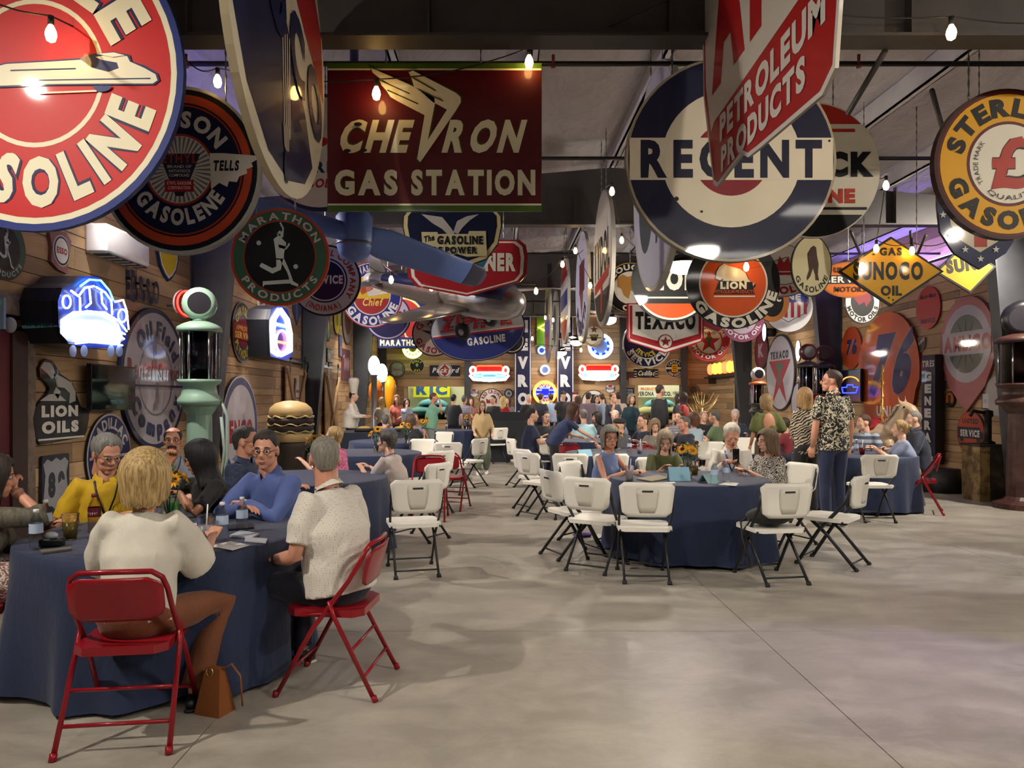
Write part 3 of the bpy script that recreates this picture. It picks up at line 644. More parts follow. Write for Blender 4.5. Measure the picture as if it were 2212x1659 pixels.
s.poly([(-.42, -.24), (.46, -.24), (.40, .02), (-.30, .05)], '17181b', 'emblem').text('LION', -.28, -.13, .28, .03, 'e6e2d6', .06).text('PETROLEUM PRODUCTS', -.40, -.22, .44, -.15, 'd4551a', .02).poly(rect(-.42, -.30, .46, -.27), 'e6e2d6').arc('GASOLINE', .75, .21, -153, -12, 'e6e2d6', .06, True, .1).arc('LION', .75, .21, 120, 60, 'e6e2d6', .06).chain(.5, .8, 4.3).chain(-.5, .8, 4.3).done()
s = H('round_sign', 'black disc sign with one broad white word band and orange base', 1452, 608, 88, 10.4)
disc_plate(s, '1a1b1e', EDG).disc(.95, 'e6e2d6').disc(.90, 'd4551a').poly(circ(40, 0, 0, .95, .95, -35, 215), '1a1b1e').poly(rect(-.86, -.42, .86, -.38), 'e6e2d6').text('LION', -.62, -.22, .66, .34, 'e6e2d6', .06).chain(0, .9, 4.4).done()
s = H('round_sign', 'black disc sign with roaring tan cougar head on white', 1361, 622, 56, 11.6)
disc_plate(s, '17181b', EDG).ring(.94, .97, 'c9a45c').disc(.63, 'e4e0d4').poly([(-.5, .38), (-.3, .52), (-.1, .42), (.08, .46), (.26, .3), (.34, .12), (.5, .0), (.34, -.1), (.46, -.36), (.3, -.42), (.2, -.2), (.02, -.1), (-.06, -.42), (-.24, -.3), (-.34, -.05), (-.5, .05)], 'b98a45', 'emblem').poly([(.1, -.02), (.36, .06), (.34, -.1), (.44, -.34), (.28, -.4), (.18, -.2)], '221a16', 'emblem').poly([(.22, -.1), (.32, -.1), (.34, -.28), (.26, -.3)], 'd8b0aa', 'emblem').arc('COUGAR', .68, .22, 155, 25, 'e4e0d4', .05).arc('OIL', .68, .22, -112, -68, 'e4e0d4', .05, True).chain(0, .9, 4.4).done()
s = H('banner_sign', 'white pennant sign with red pointed border, black capitals and a star badge', 1437, 720, 83, 11.2)
pn = [(-1, .78), (1, .78), (1, -.12), (.95, -.22), (0, -.52), (-.95, -.22), (-1, -.12)]
s.plate(pn, 'b51f2c', EDG).poly(grow(pn, .955, (0, .2)), 'e6e4de').poly([(-.93, .72), (-.86, .72), (-.86, -.02), (0, -.26), (.86, -.02), (.86, .72), (.93, .72), (.93, -.14), (0, -.42), (-.93, -.14)], 'b51f2c').text('TEXACO', -.78, .10, .78, .56, '17181b', .06, gap=.1).disc(.19, '8f1d26', 0, -.22).disc(.165, 'e6e4de', 0, -.22).poly(star(0, -.22, .15), 'b51f2c', 'emblem').text('T', -.035, -.28, .035, -.18, '1f6b3a', .03).chain(-.7, .7, 4.3).chain(.7, .7, 4.3).done()
s = H('arrow_sign', 'brown red pointed banner sign half hidden above the white pennant', 1530, 680, 72, 11.8)
pn = [(-1.3, .6), (1, .6), (1, -.1), (.3, -.55), (-.3, -.3), (-1.3, .0)]; s.plate(pn, '8c7a68').poly(grow(pn, .93), '6e1a22').poly([(-.9, .5), (.2, .5), (-.2, .2)], 'a83038', 'emblem').chain(0, .5, 4.3).done()
s = H('round_sign', 'navy disc sign with white ring reading service twice below the white pennant', 1397, 742, 53, 12.2)
disc_plate(s, 'dcdce0', EDG).disc(.94, '14173a').ring(.60, .64, 'dcdce0', a0=200, a1=340, n=24).arc('SERVICE', .64, .26, -158, -22, 'e6e4de', .05, True, .12).arc('SERVICE', .36, .2, -150, -50, 'd8c94a', .04, True).chain(0, .9, 4.2).done()
s = H('round_sign', 'white disc sign with red star, green letter and red rim reading motor oil', 1531, 737, 45, 12.8)
disc_plate(s, 'b52a30', EDG).disc(.94, 'd9d6d0').ring(.60, .93, 'c03a3c').disc(.58, 'd9d6d0').poly(star(0, -.04, .56), 'b52a30', 'emblem').text('T', -.16, -.28, .16, .18, '2f6b3a', .07).text('TEXACO', -.3, .32, .3, .44, '17181b', .02).arc('MOTOR OIL', .66, .2, -165, -15, 'e6e4de', .05, True).arc('GASOLINE', .66, .2, 165, 15, 'e6e4de', .05).chain(0, .9, 4.2).done()
s = H('round_sign', 'dusky violet red disc sign reading motor oil beside the star disc', 1603, 692, 47, 12.4)
disc_plate(s, '8f4a6c', EDG).disc(.62, 'b9aebf').poly(star(0, 0, .5), '9a4a62', 'emblem').arc('MOTOR OIL', .68, .2, -165, -15, 'dcd6dc', .04, True).arc('TEXACO', .68, .2, 140, 40, 'dcd6dc', .04).chain(0, .9, 4.2).done()
s = H('shield_sign', 'white disc sign with striped red and blue shield beside the rusty oval', 1702, 664, 53, 11.0)
disc_plate(s, 'd9d8de', EDG); sh2 = [(-.8, .7), (-.4, .62), (0, .75), (.4, .62), (.8, .7), (.82, .2), (.7, -.25), (.35, -.42), (0, -.62), (-.35, -.42), (-.7, -.25), (-.82, .2)]
s.poly(sh2, '3b3a6a', 'emblem').poly(grow(sh2, .95), 'e0dee2', 'emblem').polys([rect(-.68 + .26 * k, -.28 if k in (0, 5) else -.42, -.55 + .26 * k, .2) for k in range(6)], 'a8283c').poly(rect(-.76, .2, .76, .66), '2c3aa0', 'emblem').text('LINE', -.5, .30, .5, .55, 'e0dee2', .05).chain(0, .9, 4.3).done()
s = H('oval_sign', 'copper brown oval sign with dark centre and letters GMC', 1668, 652, 36, 10.0)
disc_plate(s, 'a86a38', EDG, 1.2).disc((.66, .9), '1c1b1f').text('GMC', -.5, .0, .5, .42, 'ddd2bd', .05, .1).chain(0, 1.1, 4.3).done()
s = H('oval_sign', 'orange oval sign with dark middle bar reading service beside the yellow diamond', 1832, 605, 62, 10.6)
disc_plate(s, 'b4611f', EDG, .62).disc((.95, .57), 'c96a22').poly(rect(-.96, -.14, .96, .16), '1c1d2a').text('SERVICE', -.82, -.1, .8, .12, 'e2dccb', .04).text('MOTORS', -.5, -.42, .6, -.24, '3a2214', .03).text('UNITED', -.5, .26, .5, .44, '3a2214', .03).chain(0, .6, 4.3).done()
s = H('round_sign', 'white rimmed black disc sign with red figure reading motor oils', 1862, 652, 38, 12.5)
disc_plate(s, EDG, EDG, 1.25).disc((.95, 1.19), 'd9d6d0').disc((.66, .83), '1c1a1c').poly([(-.5, .2), (-.1, .6), (.4, .5), (.5, .1), (.2, -.3), (.1, .0), (-.2, -.2)], '8c2430', 'emblem').arc('MOTOR OILS', .70, .22, -165, -15, '1c1a1c', .05, True, asp=1.25).chain(0, 1.1, 4.3).done()
# ---------------------------------------------------------------- left of the aisle, middle distance
def runner(s, k=1.0, cx=0.0, cz=0.0, c='dfe6e6'):
    P_ = lambda q: [(cx + k * x, cz + k * z) for x, z in q]
    s.polys([P_([(-.10, .18), (-.13, .36), (-.02, .44), (.02, .50), (.06, .45), (.10, .36), (.20, .26), (.18, .14), (.14, -.02), (.14, -.16), (-.06, -.18)]), P_([(-.04, .5), (.02, .58), (.07, .56), (.08, .50), (.03, .44), (-.03, .45)]),
             P_([(.05, .42), (.10, .62), (.02, .78), (.06, .80), (.14, .64), (.12, .40)]), P_([(.0, .22), (.2, .16), (.27, .26), (.30, .22), (.2, .08), (.0, .14)]),
             P_([(-.06, -.14), (-.06, -.36), (-.16, -.40), (-.44, -.26), (-.50, -.34), (-.46, -.38), (-.16, -.54), (.06, -.44), (.12, -.16)]), P_([(.02, -.16), (.14, -.14), (.28, -.46), (.38, -.74), (.52, -.82), (.50, -.88), (.32, -.82), (.22, -.5)])], c)
s = H('round_sign', 'green ringed disc sign with white running figure on black', 606, 556, 106, 6.0, thick=.04)
disc_plate(s, 'c4412a', 'a83a24', .99).disc(.945, '3f6b52').disc(.74, 'c4412a').disc(.715, '141516').arc('MARATHON', .755, .15, 158, 22, 'd8c8c8', .03, gap=.22).arc('PRODUCTS', .755, .15, -150, -30, 'd8c8c8', .03, True, .22)
runner(s, .78, -.02, .08); s.poly([(-.34, -.50), (.2, -.46), (.24, -.54), (-.30, -.57), (-.34, -.62)], 'd8dcd8', 'emblem').polys([circ(8, -.42, .28, .05), circ(8, .33, -.2, .05)], 'd8dcd8').chain(.3, .93, 4.4).chain(-.5, .8, 4.4).done()
s = H('round_sign', 'white ringed navy disc sign with red letters partly behind the running figure disc', 703, 606, 77, 7.4)
disc_plate(s, '14152c', EDG).disc(.95, 'c9c8c4').disc(.63, '14163c').ring(.55, .585, 'd9d8d6').text('SERVICE', -.5, -.10, .5, .14, 'd9d8d6', .05).arc('OIL COMPANY', .70, .17, 100, -38, 'a83a32', .04, gap=.16).arc('(INDIANA)', .70, .17, -128, -58, 'a83a32', .03, True, .16).chain(0, .95, 4.4).done()
s = H('round_sign', 'violet blue rimmed disc sign with yellow feathered headdress and red base', 803, 637, 67, 11.2)
disc_plate(s, '9c2a44', EDG, 1.07).disc((.96, 1.03), 'dcd8e4').disc((.93, 1.0), '2a2a86').disc((.62, .66), 'dcd8e0').disc((.59, .63), 'e2bb2a')
s.polys([[(-.1, -.05), (.5 * math.cos(R(a - 6)), .56 * math.sin(R(a - 6))), (.52 * math.cos(R(a)), .6 * math.sin(R(a))), (.5 * math.cos(R(a + 6)), .56 * math.sin(R(a + 6)))] for a in range(10, 130, 15)], 'e2e2e6').polys([[(-.3, .0), (-.15 + .22 * math.cos(R(a)), .08 + .3 * math.sin(R(a))), (-.15 + .22 * math.cos(R(a + 12)), .08 + .3 * math.sin(R(a + 12)))] for a in range(20, 180, 16)], 'c4502a')
s.poly(circ(24, 0, 0, .58, .62, 192, 348), 'a52430').text('Chief', -.30, -.36, .34, -.12, 'ecd25a', .02, .2).arc('GASOLINE', .66, .26, -152, -20, 'e2e0e8', .05, True, .1, asp=1.07).arc('WASHINGTON', .68, .22, 125, 40, 'e2e0e8', .04, asp=1.07).chain(0, 1, 4.3).done()
s = H('round_sign', 'pale violet shield sign with navy base and dark red word', 838, 685, 50, 12.8)
disc_plate(s, '3a2a6c', EDG).disc(.94, 'c4bedc').poly(circ(24, 0, 0, .88, .88, 180, 360), '171a52').text('Colonial', -.75, .05, .75, .32, '7a1f4a', .06).chain(0, .95, 4.3).done()
s = H('round_sign', 'red disc sign with cream runner and navy band reading marathon', 868, 690, 52, 13.8)
s.plate(rect(-.98, -1.2, .9, 1.0, .1), '1d2a66', EDG).disc(.93, 'e2d49a').disc(.84, 'a5302c'); runner(s, .8, -.1, -.1, 'e6d8a8'); s.poly([(-.95, -1.18), (.88, -1.18), (.95, -.78), (-.85, -.70)], '26356f').text('MARATHON', -.9, -1.1, .82, -.84, 'ece6c4', .06).chain(0, 1, 4.3).done()
s = H('shield_sign', 'navy shield sign with cream border, spread eagle and cream scroll', 977, 470, 107, 8.45)
sh3 = [(-.92, .62), (.92, .62), (.80, .50), (.84, .2), (.99, .02), (1.0, -.2), (.93, -.55), (.7, -.85), (.35, -.98), (0, -1.08), (-.35, -.98), (-.7, -.85), (-.93, -.55), (-1.0, -.2), (-.99, .02), (-.84, .2), (-.80, .50)]
sh3 = [(x, z + (.25 if z > .3 else 0)) for x, z in sh3]
s.plate(sh3, EDG, EDG).poly(grow(sh3, .98), 'cdbf8a').poly(grow(sh3, .90), EDG).poly(grow(sh3, .885), '141a36')
s.polys([rect(-.62, .10, -.54, .6), rect(-.46, .18, .40, .26), rect(.46, .18, .54, .6)], 'cfc592')
s.polys([[(-.62, .06), (-.2, -.0), (-.02, -.22), (.05, -.34), (-.08, -.36), (-.2, -.24), (-.4, -.12)], [(.02, -.3), (.1, -.08), (.3, .02), (.54, .06), (.36, -.06), (.2, -.22), (.12, -.34)]], 'b9b4a8')
s.poly([(-.62, -.30), (-.30, -.30), (-.28, -.34), (.32, -.34), (.34, -.28), (.68, -.28), (.70, -.78), (.3, -.80), (.1, -.74), (-.1, -.80), (-.58, -.80)], 'cfc592', 'emblem').text('The', -.57, -.52, -.36, -.39, '17181b', .03, up=.25).text('GASOLINE', -.30, -.55, .62, -.38, '17181b', .05, gap=.14).text('OF POWER', -.42, -.74, .5, -.60, '17181b', .05, gap=.14).chain(-.75, .6, 4.1).chain(.55, .6, 4.1).done()
s = H('banner_sign', 'red rounded banner sign with white border and teal centre behind the navy shield', 1009, 580, 131, 8.85)
bn = [(-.90, .47), (.86, .47), (.97, .38), (1.0, .2), (.98, -.1), (.88, -.22), (0, -.46), (-.84, -.30), (-.97, -.15), (-1.0, .1), (-1.0, .36)]
s.plate(bn, '9c1f26', '7d1a20').poly(grow(bn, .94), 'ddd6c8').poly(grow(bn, .885), 'a02028').text('I', -.76, -.06, -.68, .24, 'ddd6c8', .06).text('NER', .30, -.05, .80, .25, 'ddd6c8', .06).poly([(-.5, .1), (.42, .2), (.2, -.22), (-.1, -.24), (-.4, -.08)], 'ddd6c8', 'emblem').poly([(-.46, .1), (.36, .18), (.16, -.18), (-.1, -.2), (-.36, -.06)], '1f5c7a', 'emblem').chain(-.6, .4, 4.3).chain(.6, .4, 4.3).done()
s = H('oval_sign', 'blue and silver oval sign with slanted red speed letters, tipped up at one end', 1032, 712, 103, 11.3, tilt=7)
disc_plate(s, '17183a', EDG, .66).disc((.975, .64), 'a9adb4').poly(circ(40, 0, 0, .965, .63, 185, 355), '2a3578').poly(rect(-.93, -.09, .93, -.05), 'b3272c').poly(rect(-.95, -.05, .95, -.02), 'd6d4d2').poly(rect(-.75, .40, .72, .44), 'b3272c')
s.text('ZEPHYR', -.80, .02, .74, .38, 'c0343a', .07, .25, gap=.06, out='2a2326', ow=.02).polys([rect(-.85 + .28 * k, .08 + .07 * j, -.70 + .28 * k, .095 + .07 * j) for k in range(6) for j in range(4)], 'a9adb4').text('GASOLINE', -.25, -.32, .55, -.16, 'd8d8dc', .05).chain(-.6, .4, 4.3).chain(.6, .4, 4.3).done()
s = H('round_sign', 'dull white disc sign with dark red letters overlapped by the speed letter oval', 938, 722, 48, 11.9)
disc_plate(s, EDG, EDG).disc(.94, 'a8968c').arc('GASOLINE', .60, .28, -165, -15, '7d2428', .05, True).arc('G', .60, .28, 165, 140, '7d2428', .05).poly([(-.6, .2), (.0, .1), (.5, -.2), (.2, -.16), (-.2, .0)], '17181b', 'emblem').polys([rect(-.3 + .1 * i, .3 + .1 * j, -.2 + .1 * i, .4 + .1 * j) for i in range(4) for j in range(3) if (i + j) % 2], '17181b').chain(0, .9, 4.3).done()
s = H('round_sign', 'black disc sign with scroll edge peeking past the speed letter oval', 1105, 735, 30, 13.5); disc_plate(s, EDG, EDG).ring(.8, .86, 'd2cfc8').chain(0, .9, 4.2).done()
# sideways row of discs on the right of the aisle, seen nearly edge on
def edge_on(u, v0, v1, Y, label, face, body, name='round_sign'):
    X = (u - VX) / F * Y; r = (v1 - v0) / 2 * Y / F
    s = Sign(name, label, at(u, (v0 + v1) / 2, Y), r, (-1, 0, 0), thick=.05); disc_plate(s, 'c9c6be', 'b3b0a8'); s.disc(.96, face); body(s); s.chain(.25, .95, 4.6).chain(-.25, .95, 4.6).done()
edge_on(1418, 150, 627, 6.35, 'pale disc sign turned edge on with dark oval, behind the target disc', 'd4d6e6', lambda s: s.poly(circ(24, -.35, -.1, .34, .5), '4c5a62', 'emblem').poly(rect(.1, -.6, .17, .5), '4c5a62', 'emblem'))
edge_on(1304, 415, 705, 10.2, 'cream disc sign turned edge on with tall black letters and red marks', 'd6d2c4', lambda s: s.text('TYDOL', -.85, -.25, .8, .35, '17181b', .05).poly([(-.8, -.3), (.8, -.2), (.7, -.35), (-.75, -.45)], 'b3302a').poly(circ(40, 0, 0, .93, .93, 212, 328), '3a3634').poly([(-.1, -.35), (.1, -.35), (.06, -.8), (-.06, -.8)], 'b3302a'))
edge_on(1259, 502, 742, 12.6, 'grey violet disc sign turned edge on with dark maroon panel', 'b4b2cc', lambda s: s.poly(rect(-.3, -.1, .5, .45), '5c1f2c').poly([(-.2, -.1), (.3, -.1), (.1, -.55)], '7a4a3a').arc('PRODUCTS', .6, .26, -150, -30, '26264a', .05, True))
edge_on(1221, 555, 745, 16.0, 'red and white disc sign turned edge on with blue lettering', 'd2cec8', lambda s: s.poly(circ(24, 0, 0, .9, .9, 30, 150), 'b3302a').poly(rect(-.85, -.18, .85, .18), '28307a').poly(circ(24, 0, 0, .9, .9, 210, 330), 'b3302a'))
edge_on(1184, 600, 783, 18.8, 'gaudy disc sign turned edge on with violet and red lower half', 'b8a86a', lambda s: s.poly(circ(24, 0, 0, .93, .93, 180, 360), '6a62c4').poly(rect(-.5, -.7, .5, -.3), 'b3302a').poly(rect(-.3, .1, .3, .5), '2a2a7a'))
edge_on(1200, 630, 775, 21.0, 'thin grey disc sign turned edge on at the far end of the row', 'b0aeb0', lambda s: s.disc(.6, '55575c'))
# ================================================================ things on the plank walls
def SL(name, label, u, v, r, off=None, **k):
    off = off or k.get('thick', .03) / 2 + .008
    o = atX(u, v, XL + off); return Sign(name, label, o, r * o.y / F, (1, 0, 0), **k)
def SR(name, label, u, v, r, off=None, **k):
    off = off or k.get('thick', .03) / 2 + .008
    o = atX(u, v, XR - off); return Sign(name, label, o, r * o.y / F, (-1, 0, 0), **k)
def SB(name, label, u, v, r, off=.023, **k):
    s = Sign(name, label, at(u, v, YB - off), r * (YB - off) / F, **k)
    if off > .1: s.g('mount').box((-.06, .01, -.06), (.06, off - .002, .06), M('181a24', .4))
    return s
# ---- left wall
s = SL('round_sign', 'green ringed oval sign with white runner high on the plank wall by the door', 8, 535, 70)
disc_plate(s, '6e3b2c', EDG).disc(.95, '2c5a48').disc(.72, '6e3b2c').disc(.69, '1a1a1c').arc('PRODUCTS', .75, .16, -150, -30, 'c9c8c0', .03, True, .2); runner(s, .75, 0, .05, 'c4c6c4'); s.done()
s = SL('round_sign', 'white oval badge sign with red letters and dark patterned backing', 130, 542, 42)
s.plate([(-1.1, .9), (.4, 1.05), (.9, .7), (.75, .1), (.6, -.5), (.5, -1.1), (-.3, -1.0), (-.9, -.7), (-.8, 0)], '8a5a5a').disc((.74, .8), 'b9b8b6').disc((.68, .74), '1b1c30').disc((.58, .64), 'd6d2cc').text('ESSO', -.46, -.16, .46, .16, 'a5202c', .04).done()
g = G(); a0 = 9.15; r = empty('air_conditioner', (XL, 8.58, 3.27), 0, 'white wall mounted air conditioner with slatted outlet', 'air conditioner')
wm = M('d6d4dc', .35)
p0, p1 = atX(192, 500, XL).y, atX(335, 560, XL + .25).y; hl = .5
G().box((0, -hl, -.16), (.24, hl, .16), wm, .03).obj('casing', r)
G().box((.06, -hl + .06, -.168), (.235, hl - .06, -.155), M('1a1c2a', .5)).obj('outlet', r)
for k in range(5): G().box((.07, -hl + .14 + .16 * k, -.175), (.23, -hl + .20 + .16 * k, -.163), M('bdbac6', .4)).obj('louvre', r)
s = SL('shield_sign', 'yellow shield sign with navy border under the black disc sign', 362, 556, 62)
sh = [(-.75, 1), (.75, 1), (.8, .0), (.62, -.4), (.3, -.68), (0, -.84), (-.3, -.68), (-.62, -.4), (-.8, 0)]
s.plate(sh, '1a2454').poly(grow(sh, .9, (0, .1)), 'd6d2c8').poly(grow(sh, .8, (0, .15)), 'd2b21c').text('ARD', .0, .3, .6, .62, '17181b', .04).done()
s = SL('letter_sign', 'four separate navy script letters mounted on the planks', 306, 624, 44, thick=.05)
for k, (c, x) in enumerate(zip('ESSO', (-1.35, -.55, .2, .95))):
    v, f, a, b = glyph(c, .05); g = G(); hs = 1.3 if k == 0 else 1.0
    q0 = [s.P(x + (px - a) * .85, (pz - .35) * 1.5 * hs, .03) for px, pz in v]; q1 = [s.P(x + (px - a) * .85, (pz - .35) * 1.5 * hs, -.03) for px, pz in v]
    g.add(q0, f, M('1d2340', .3, kind='enamel')); g.add(q1, [t[::-1] for t in f], M('1d2340', .3, kind='enamel'))
    g.obj('letter', s.root)
    G().box(q0[0] - Vector((.08, 0, 0)) - Vector((.0, .03, .03)), q0[0], M('1d2340', .3, kind='enamel')).obj('stud', s.root)
# neon truck: black can with blue face and glowing tubes
NB, NW, NC = '2f6bff', 'eaf4ff', '58c8ff'
s = Sign('neon_truck_sign', 'glowing blue and white neon front of an old truck on black can', (XL + .36, 7.55, 2.42), 1, (1, 0, 0), thick=.06)
face = s.px([(120, 705), (118, 650), (128, 622), (150, 612), (165, 596), (205, 598), (228, 622), (235, 645), (250, 650), (264, 668), (268, 715), (270, 742), (255, 752), (190, 752), (140, 742)])
s.plate(face, '1036a8', '141622', '141622')
gc = s.g('can'); n = len(face); dk = M('181a24', .4)
gc.add([s.P(x, z, -.03) for x, z in face] + [s.P(x, z, -.33) for x, z in face], [(i, (i + 1) % n, (i + 1) % n + n, i + n) for i in range(n)] + [tuple(range(n, 2 * n))], dk)
s.poly(s.px([(150, 665), (165, 622), (205, 620), (230, 655), (228, 680), (190, 668)]), '0a2f9c', 'emblem').poly(s.px([(122, 720), (122, 690), (150, 672), (220, 672), (250, 700), (262, 735), (240, 745), (140, 738)]), 'c9d4f0', 'emblem')
for pts, c in (([(160, 618), (180, 604), (205, 606), (224, 628), (232, 648)], NC), ([(140, 628), (156, 640), (170, 622), (190, 618)], NW), ([(195, 620), (215, 632), (228, 650), (230, 680)], NW), ([(159, 642), (160, 676)], NW), ([(180, 624), (183, 655), (172, 664)], NW), ([(206, 630), (208, 655), (218, 668)], NW),
               ([(124, 700), (140, 682), (175, 672), (215, 676), (245, 694), (262, 716)], NW), ([(122, 708), (160, 698), (215, 700), (258, 722)], NW), ([(124, 716), (160, 708), (215, 710), (256, 732)], NW), ([(130, 728), (165, 720), (210, 722), (246, 740)], NW), ([(150, 742), (200, 736), (252, 746)], NW), ([(236, 652), (254, 648), (262, 672), (266, 712)], NW), ([(160, 700), (162, 740)], NW), ([(230, 705), (232, 745)], NW)):
    s.neon(s.px(pts), c, .010, NEON_POWER * .8, part=s.new('neon_tube'))
for cu, cv in ((130, 652), (252, 682)): s.neon(s.px(circ(14, cu, cv, 9, 14)), NW,   .009, NEON_POWER * .8, True, part=s.new('neon_tube'))
for u in (150, 174, 232, 250): s.polys([s.px(circ(12, u, 758, 8, 13))], '9db4f0')
s.done()
s = Sign('blade_sign', 'pale teal board reading women sticking out from the plank wall', at(87, 699, 6.95), 1, thick=.02)
s.plate(s.px([(47, 690), (126, 687), (126, 706), (48, 710)]), '6fa3a8'); T_(s, 'WOMEN', 56, 692, 117, 706, '1f4a52', w=.05); s.done()
s = SL('cutout_sign', 'black cutout sign with crouching lion above two white words', 130, 870, 1, thick=.03); s.U = 1
lp = [(82, 795), (88, 782), (98, 775), (110, 779), (119, 792), (128, 808), (146, 820), (158, 838), (166, 862), (172, 878), (190, 888), (189, 905), (185, 930), (178, 944), (84, 961), (74, 945), (69, 905), (74, 880), (84, 868), (100, 850), (104, 838), (96, 826), (84, 815)]
s.plate(s.px(lp), '15151b').polys([s.px(q) for q in ([(84, 794), (92, 782), (104, 783), (112, 795), (118, 812), (108, 818), (98, 806)], [(112, 806), (132, 815), (150, 826), (160, 846), (160, 866), (146, 872), (148, 850), (136, 838), (120, 836)], [(82, 866), (102, 852), (122, 850), (140, 866), (110, 866)], [(118, 836), (128, 846), (122, 862), (112, 848)])], 'a39f9c')
T_(s, 'LION', 86, 875, 165, 902, 'd6d0c8', w=.07); T_(s, 'OILS', 86, 907, 166, 938, 'd6d0c8', w=.07); s.poly(s.px([(78, 949), (178, 940), (178, 944), (78, 953)]), 'd6d0c8').done()
def tv(X, n, u0, v0, u1, v1, label, pic=None):
    off = .12 * n; a = atX(u0, v0, X + off); b = atX(u1, v1, X + off)
    s = Sign('television', label, ((X + off), (a.y + b.y) / 2, (a.z + b.z) / 2), 1, (n, 0, 0), thick=.05, cat='television'); w = abs(b.y - a.y) / 2; h = abs(a.z - b.z) / 2
    s.plate(rect(-w, -h, w, h), '0d0d11'); s.poly(rect(-w + .015, -h + .015, w - .015, h - .015), M('0c0e18', .08), 'screen')
    s.g('wall_bracket').box((-.10 * n - .02, -.1, -.1), (-.03 * n, .1, .1), M('111114', .5))
    if pic: pic(s, w, h)
    s.done()
tv(XL, 1, 192, 785, 288, 885, 'black flat television on the plank wall beside the lion cutout')
s = SL('round_sign', 'very large grey white oval sign with navy rim and red script', 333, 818, 152, thick=.05)
disc_plate(s, '1c2348', '15183a').disc(.93, 'b7b2b8').ring(.50, .53, '77747a').poly([(-.06, .62), (.1, .66), (.14, .58), (.02, .5), (.0, .3), (.08, .0), (.08, -.3), (.0, -.42), (-.1, -.46), (-.1, -.38), (-.02, -.3), (.0, -.1), (-.06, .2), (-.1, .45)], '77747a', 'emblem').poly(rect(-.9, -.12, .9, -.09), '1c2348')
s.text('Rental', -.86, -.02, -.12, .26, '8c3a42', .02, .1).text('Service', .06, -.02, .84, .22, '8c3a42', .02, .1).arc('Oil Field', .58, .24, 140, 25, '26305c', .04, gap=.2).arc('Company', .58, .24, -158, -20, '26305c', .05, True, .2).done()
s = SL('round_sign', 'navy oval sign with white rim, white arched capitals and gold crown', 235, 985, 92)
disc_plate(s, 'b9b3bd', EDG).disc(.95, '1c2052').arc('CADILLAC', .64, .26, 160, 20, 'c9c3c4', .04, gap=.14).poly(rect(-.9, -.04, .9, .02), 'b9b3bd').poly([(-.25, .3), (-.3, .52), (-.15, .4), (0, .58), (.15, .4), (.3, .52), (.25, .3)], 'c9b45a', 'emblem').poly([(-.3, .28), (.3, .28), (.34, .05), (-.34, .05)], 'c4bfc0', 'emblem').done()
s = SL('route_shield', 'black square route sign with grey shield and numerals, below the lion cutout', 118, 1046, 64)
s.plate(rect(-.78, -1, .78, 1, .1), '2a2c38'); shp = [(-.72, .72), (-.5, .88), (-.25, .78), (0, .9), (.25, .78), (.5, .88), (.72, .72), (.6, .35), (.66, -.1), (.7, -.4), (.45, -.68), (.2, -.72), (0, -.92), (-.2, -.72), (-.45, -.68), (-.7, -.4), (-.66, -.1), (-.6, .35)]
s.poly(shp, '9c9ba2', 'emblem').text('89', -.46, -.42, .5, .42, '35363e', .07, gap=.2).done()
s = SL('round_sign', 'white oval sign with navy rim and red word beside the green pump', 517, 925, 113, thick=.05)
disc_plate(s, 'cfcad2', EDG).disc(.97, '2a3468').disc(.83, 'c4bfc8').text('ENCO', -.62, -.26, .66, .16, 'a8222c', .06, gap=.12).done()
s = SL('round_sign', 'olive and grey oval sign with red bar reading service', 523, 718, 66)
disc_plate(s, '7d7468', EDG).disc(.96, '3c3a3e').disc(.5, '6e2430').arc('CHRYSLER', .58, .28, 155, 25, 'b39a3c', .04).arc('PLYMOUTH', .58, .28, -155, -25, 'b39a3c', .04, True).poly(rect(-.98, -.26, .98, .26), '8c2a2c').text('APPROVED', -.7, .04, .7, .2, 'c4a04a', .03).text('SERVICE', -.8, -.22, .8, .0, 'c4a04a', .05).done()
s = SL('shield_sign', 'red and white shield sign with small word above the olive oval', 568, 640, 48)
sh = [(-.8, 1), (.8, 1), (.85, .0), (.5, -.8), (0, -1.05), (-.5, -.8), (-.85, 0)]; s.plate(sh, 'cfc8bc').poly(grow(sh, .82, (0, .2)), '8c2228').text('STORE', -.5, -.2, .5, .15, 'cfc8bc', .04).poly([(-.7, -.5), (0, -.3), (.7, -.5), (.5, -.8), (0, -1.0), (-.5, -.8)], 'cfc8bc').done()
s = SL('pennant_sign', 'grey blue pointed pennant sign beyond the red shield', 640, 655, 52); s.plate([(-.8, 1), (.8, 1), (.7, -.3), (.1, -.9), (-.5, -.4)], '4a5170').poly([(-.1, .9), (.05, .9), (.05, -.7), (-.1, -.7)], '7c82a0').done()
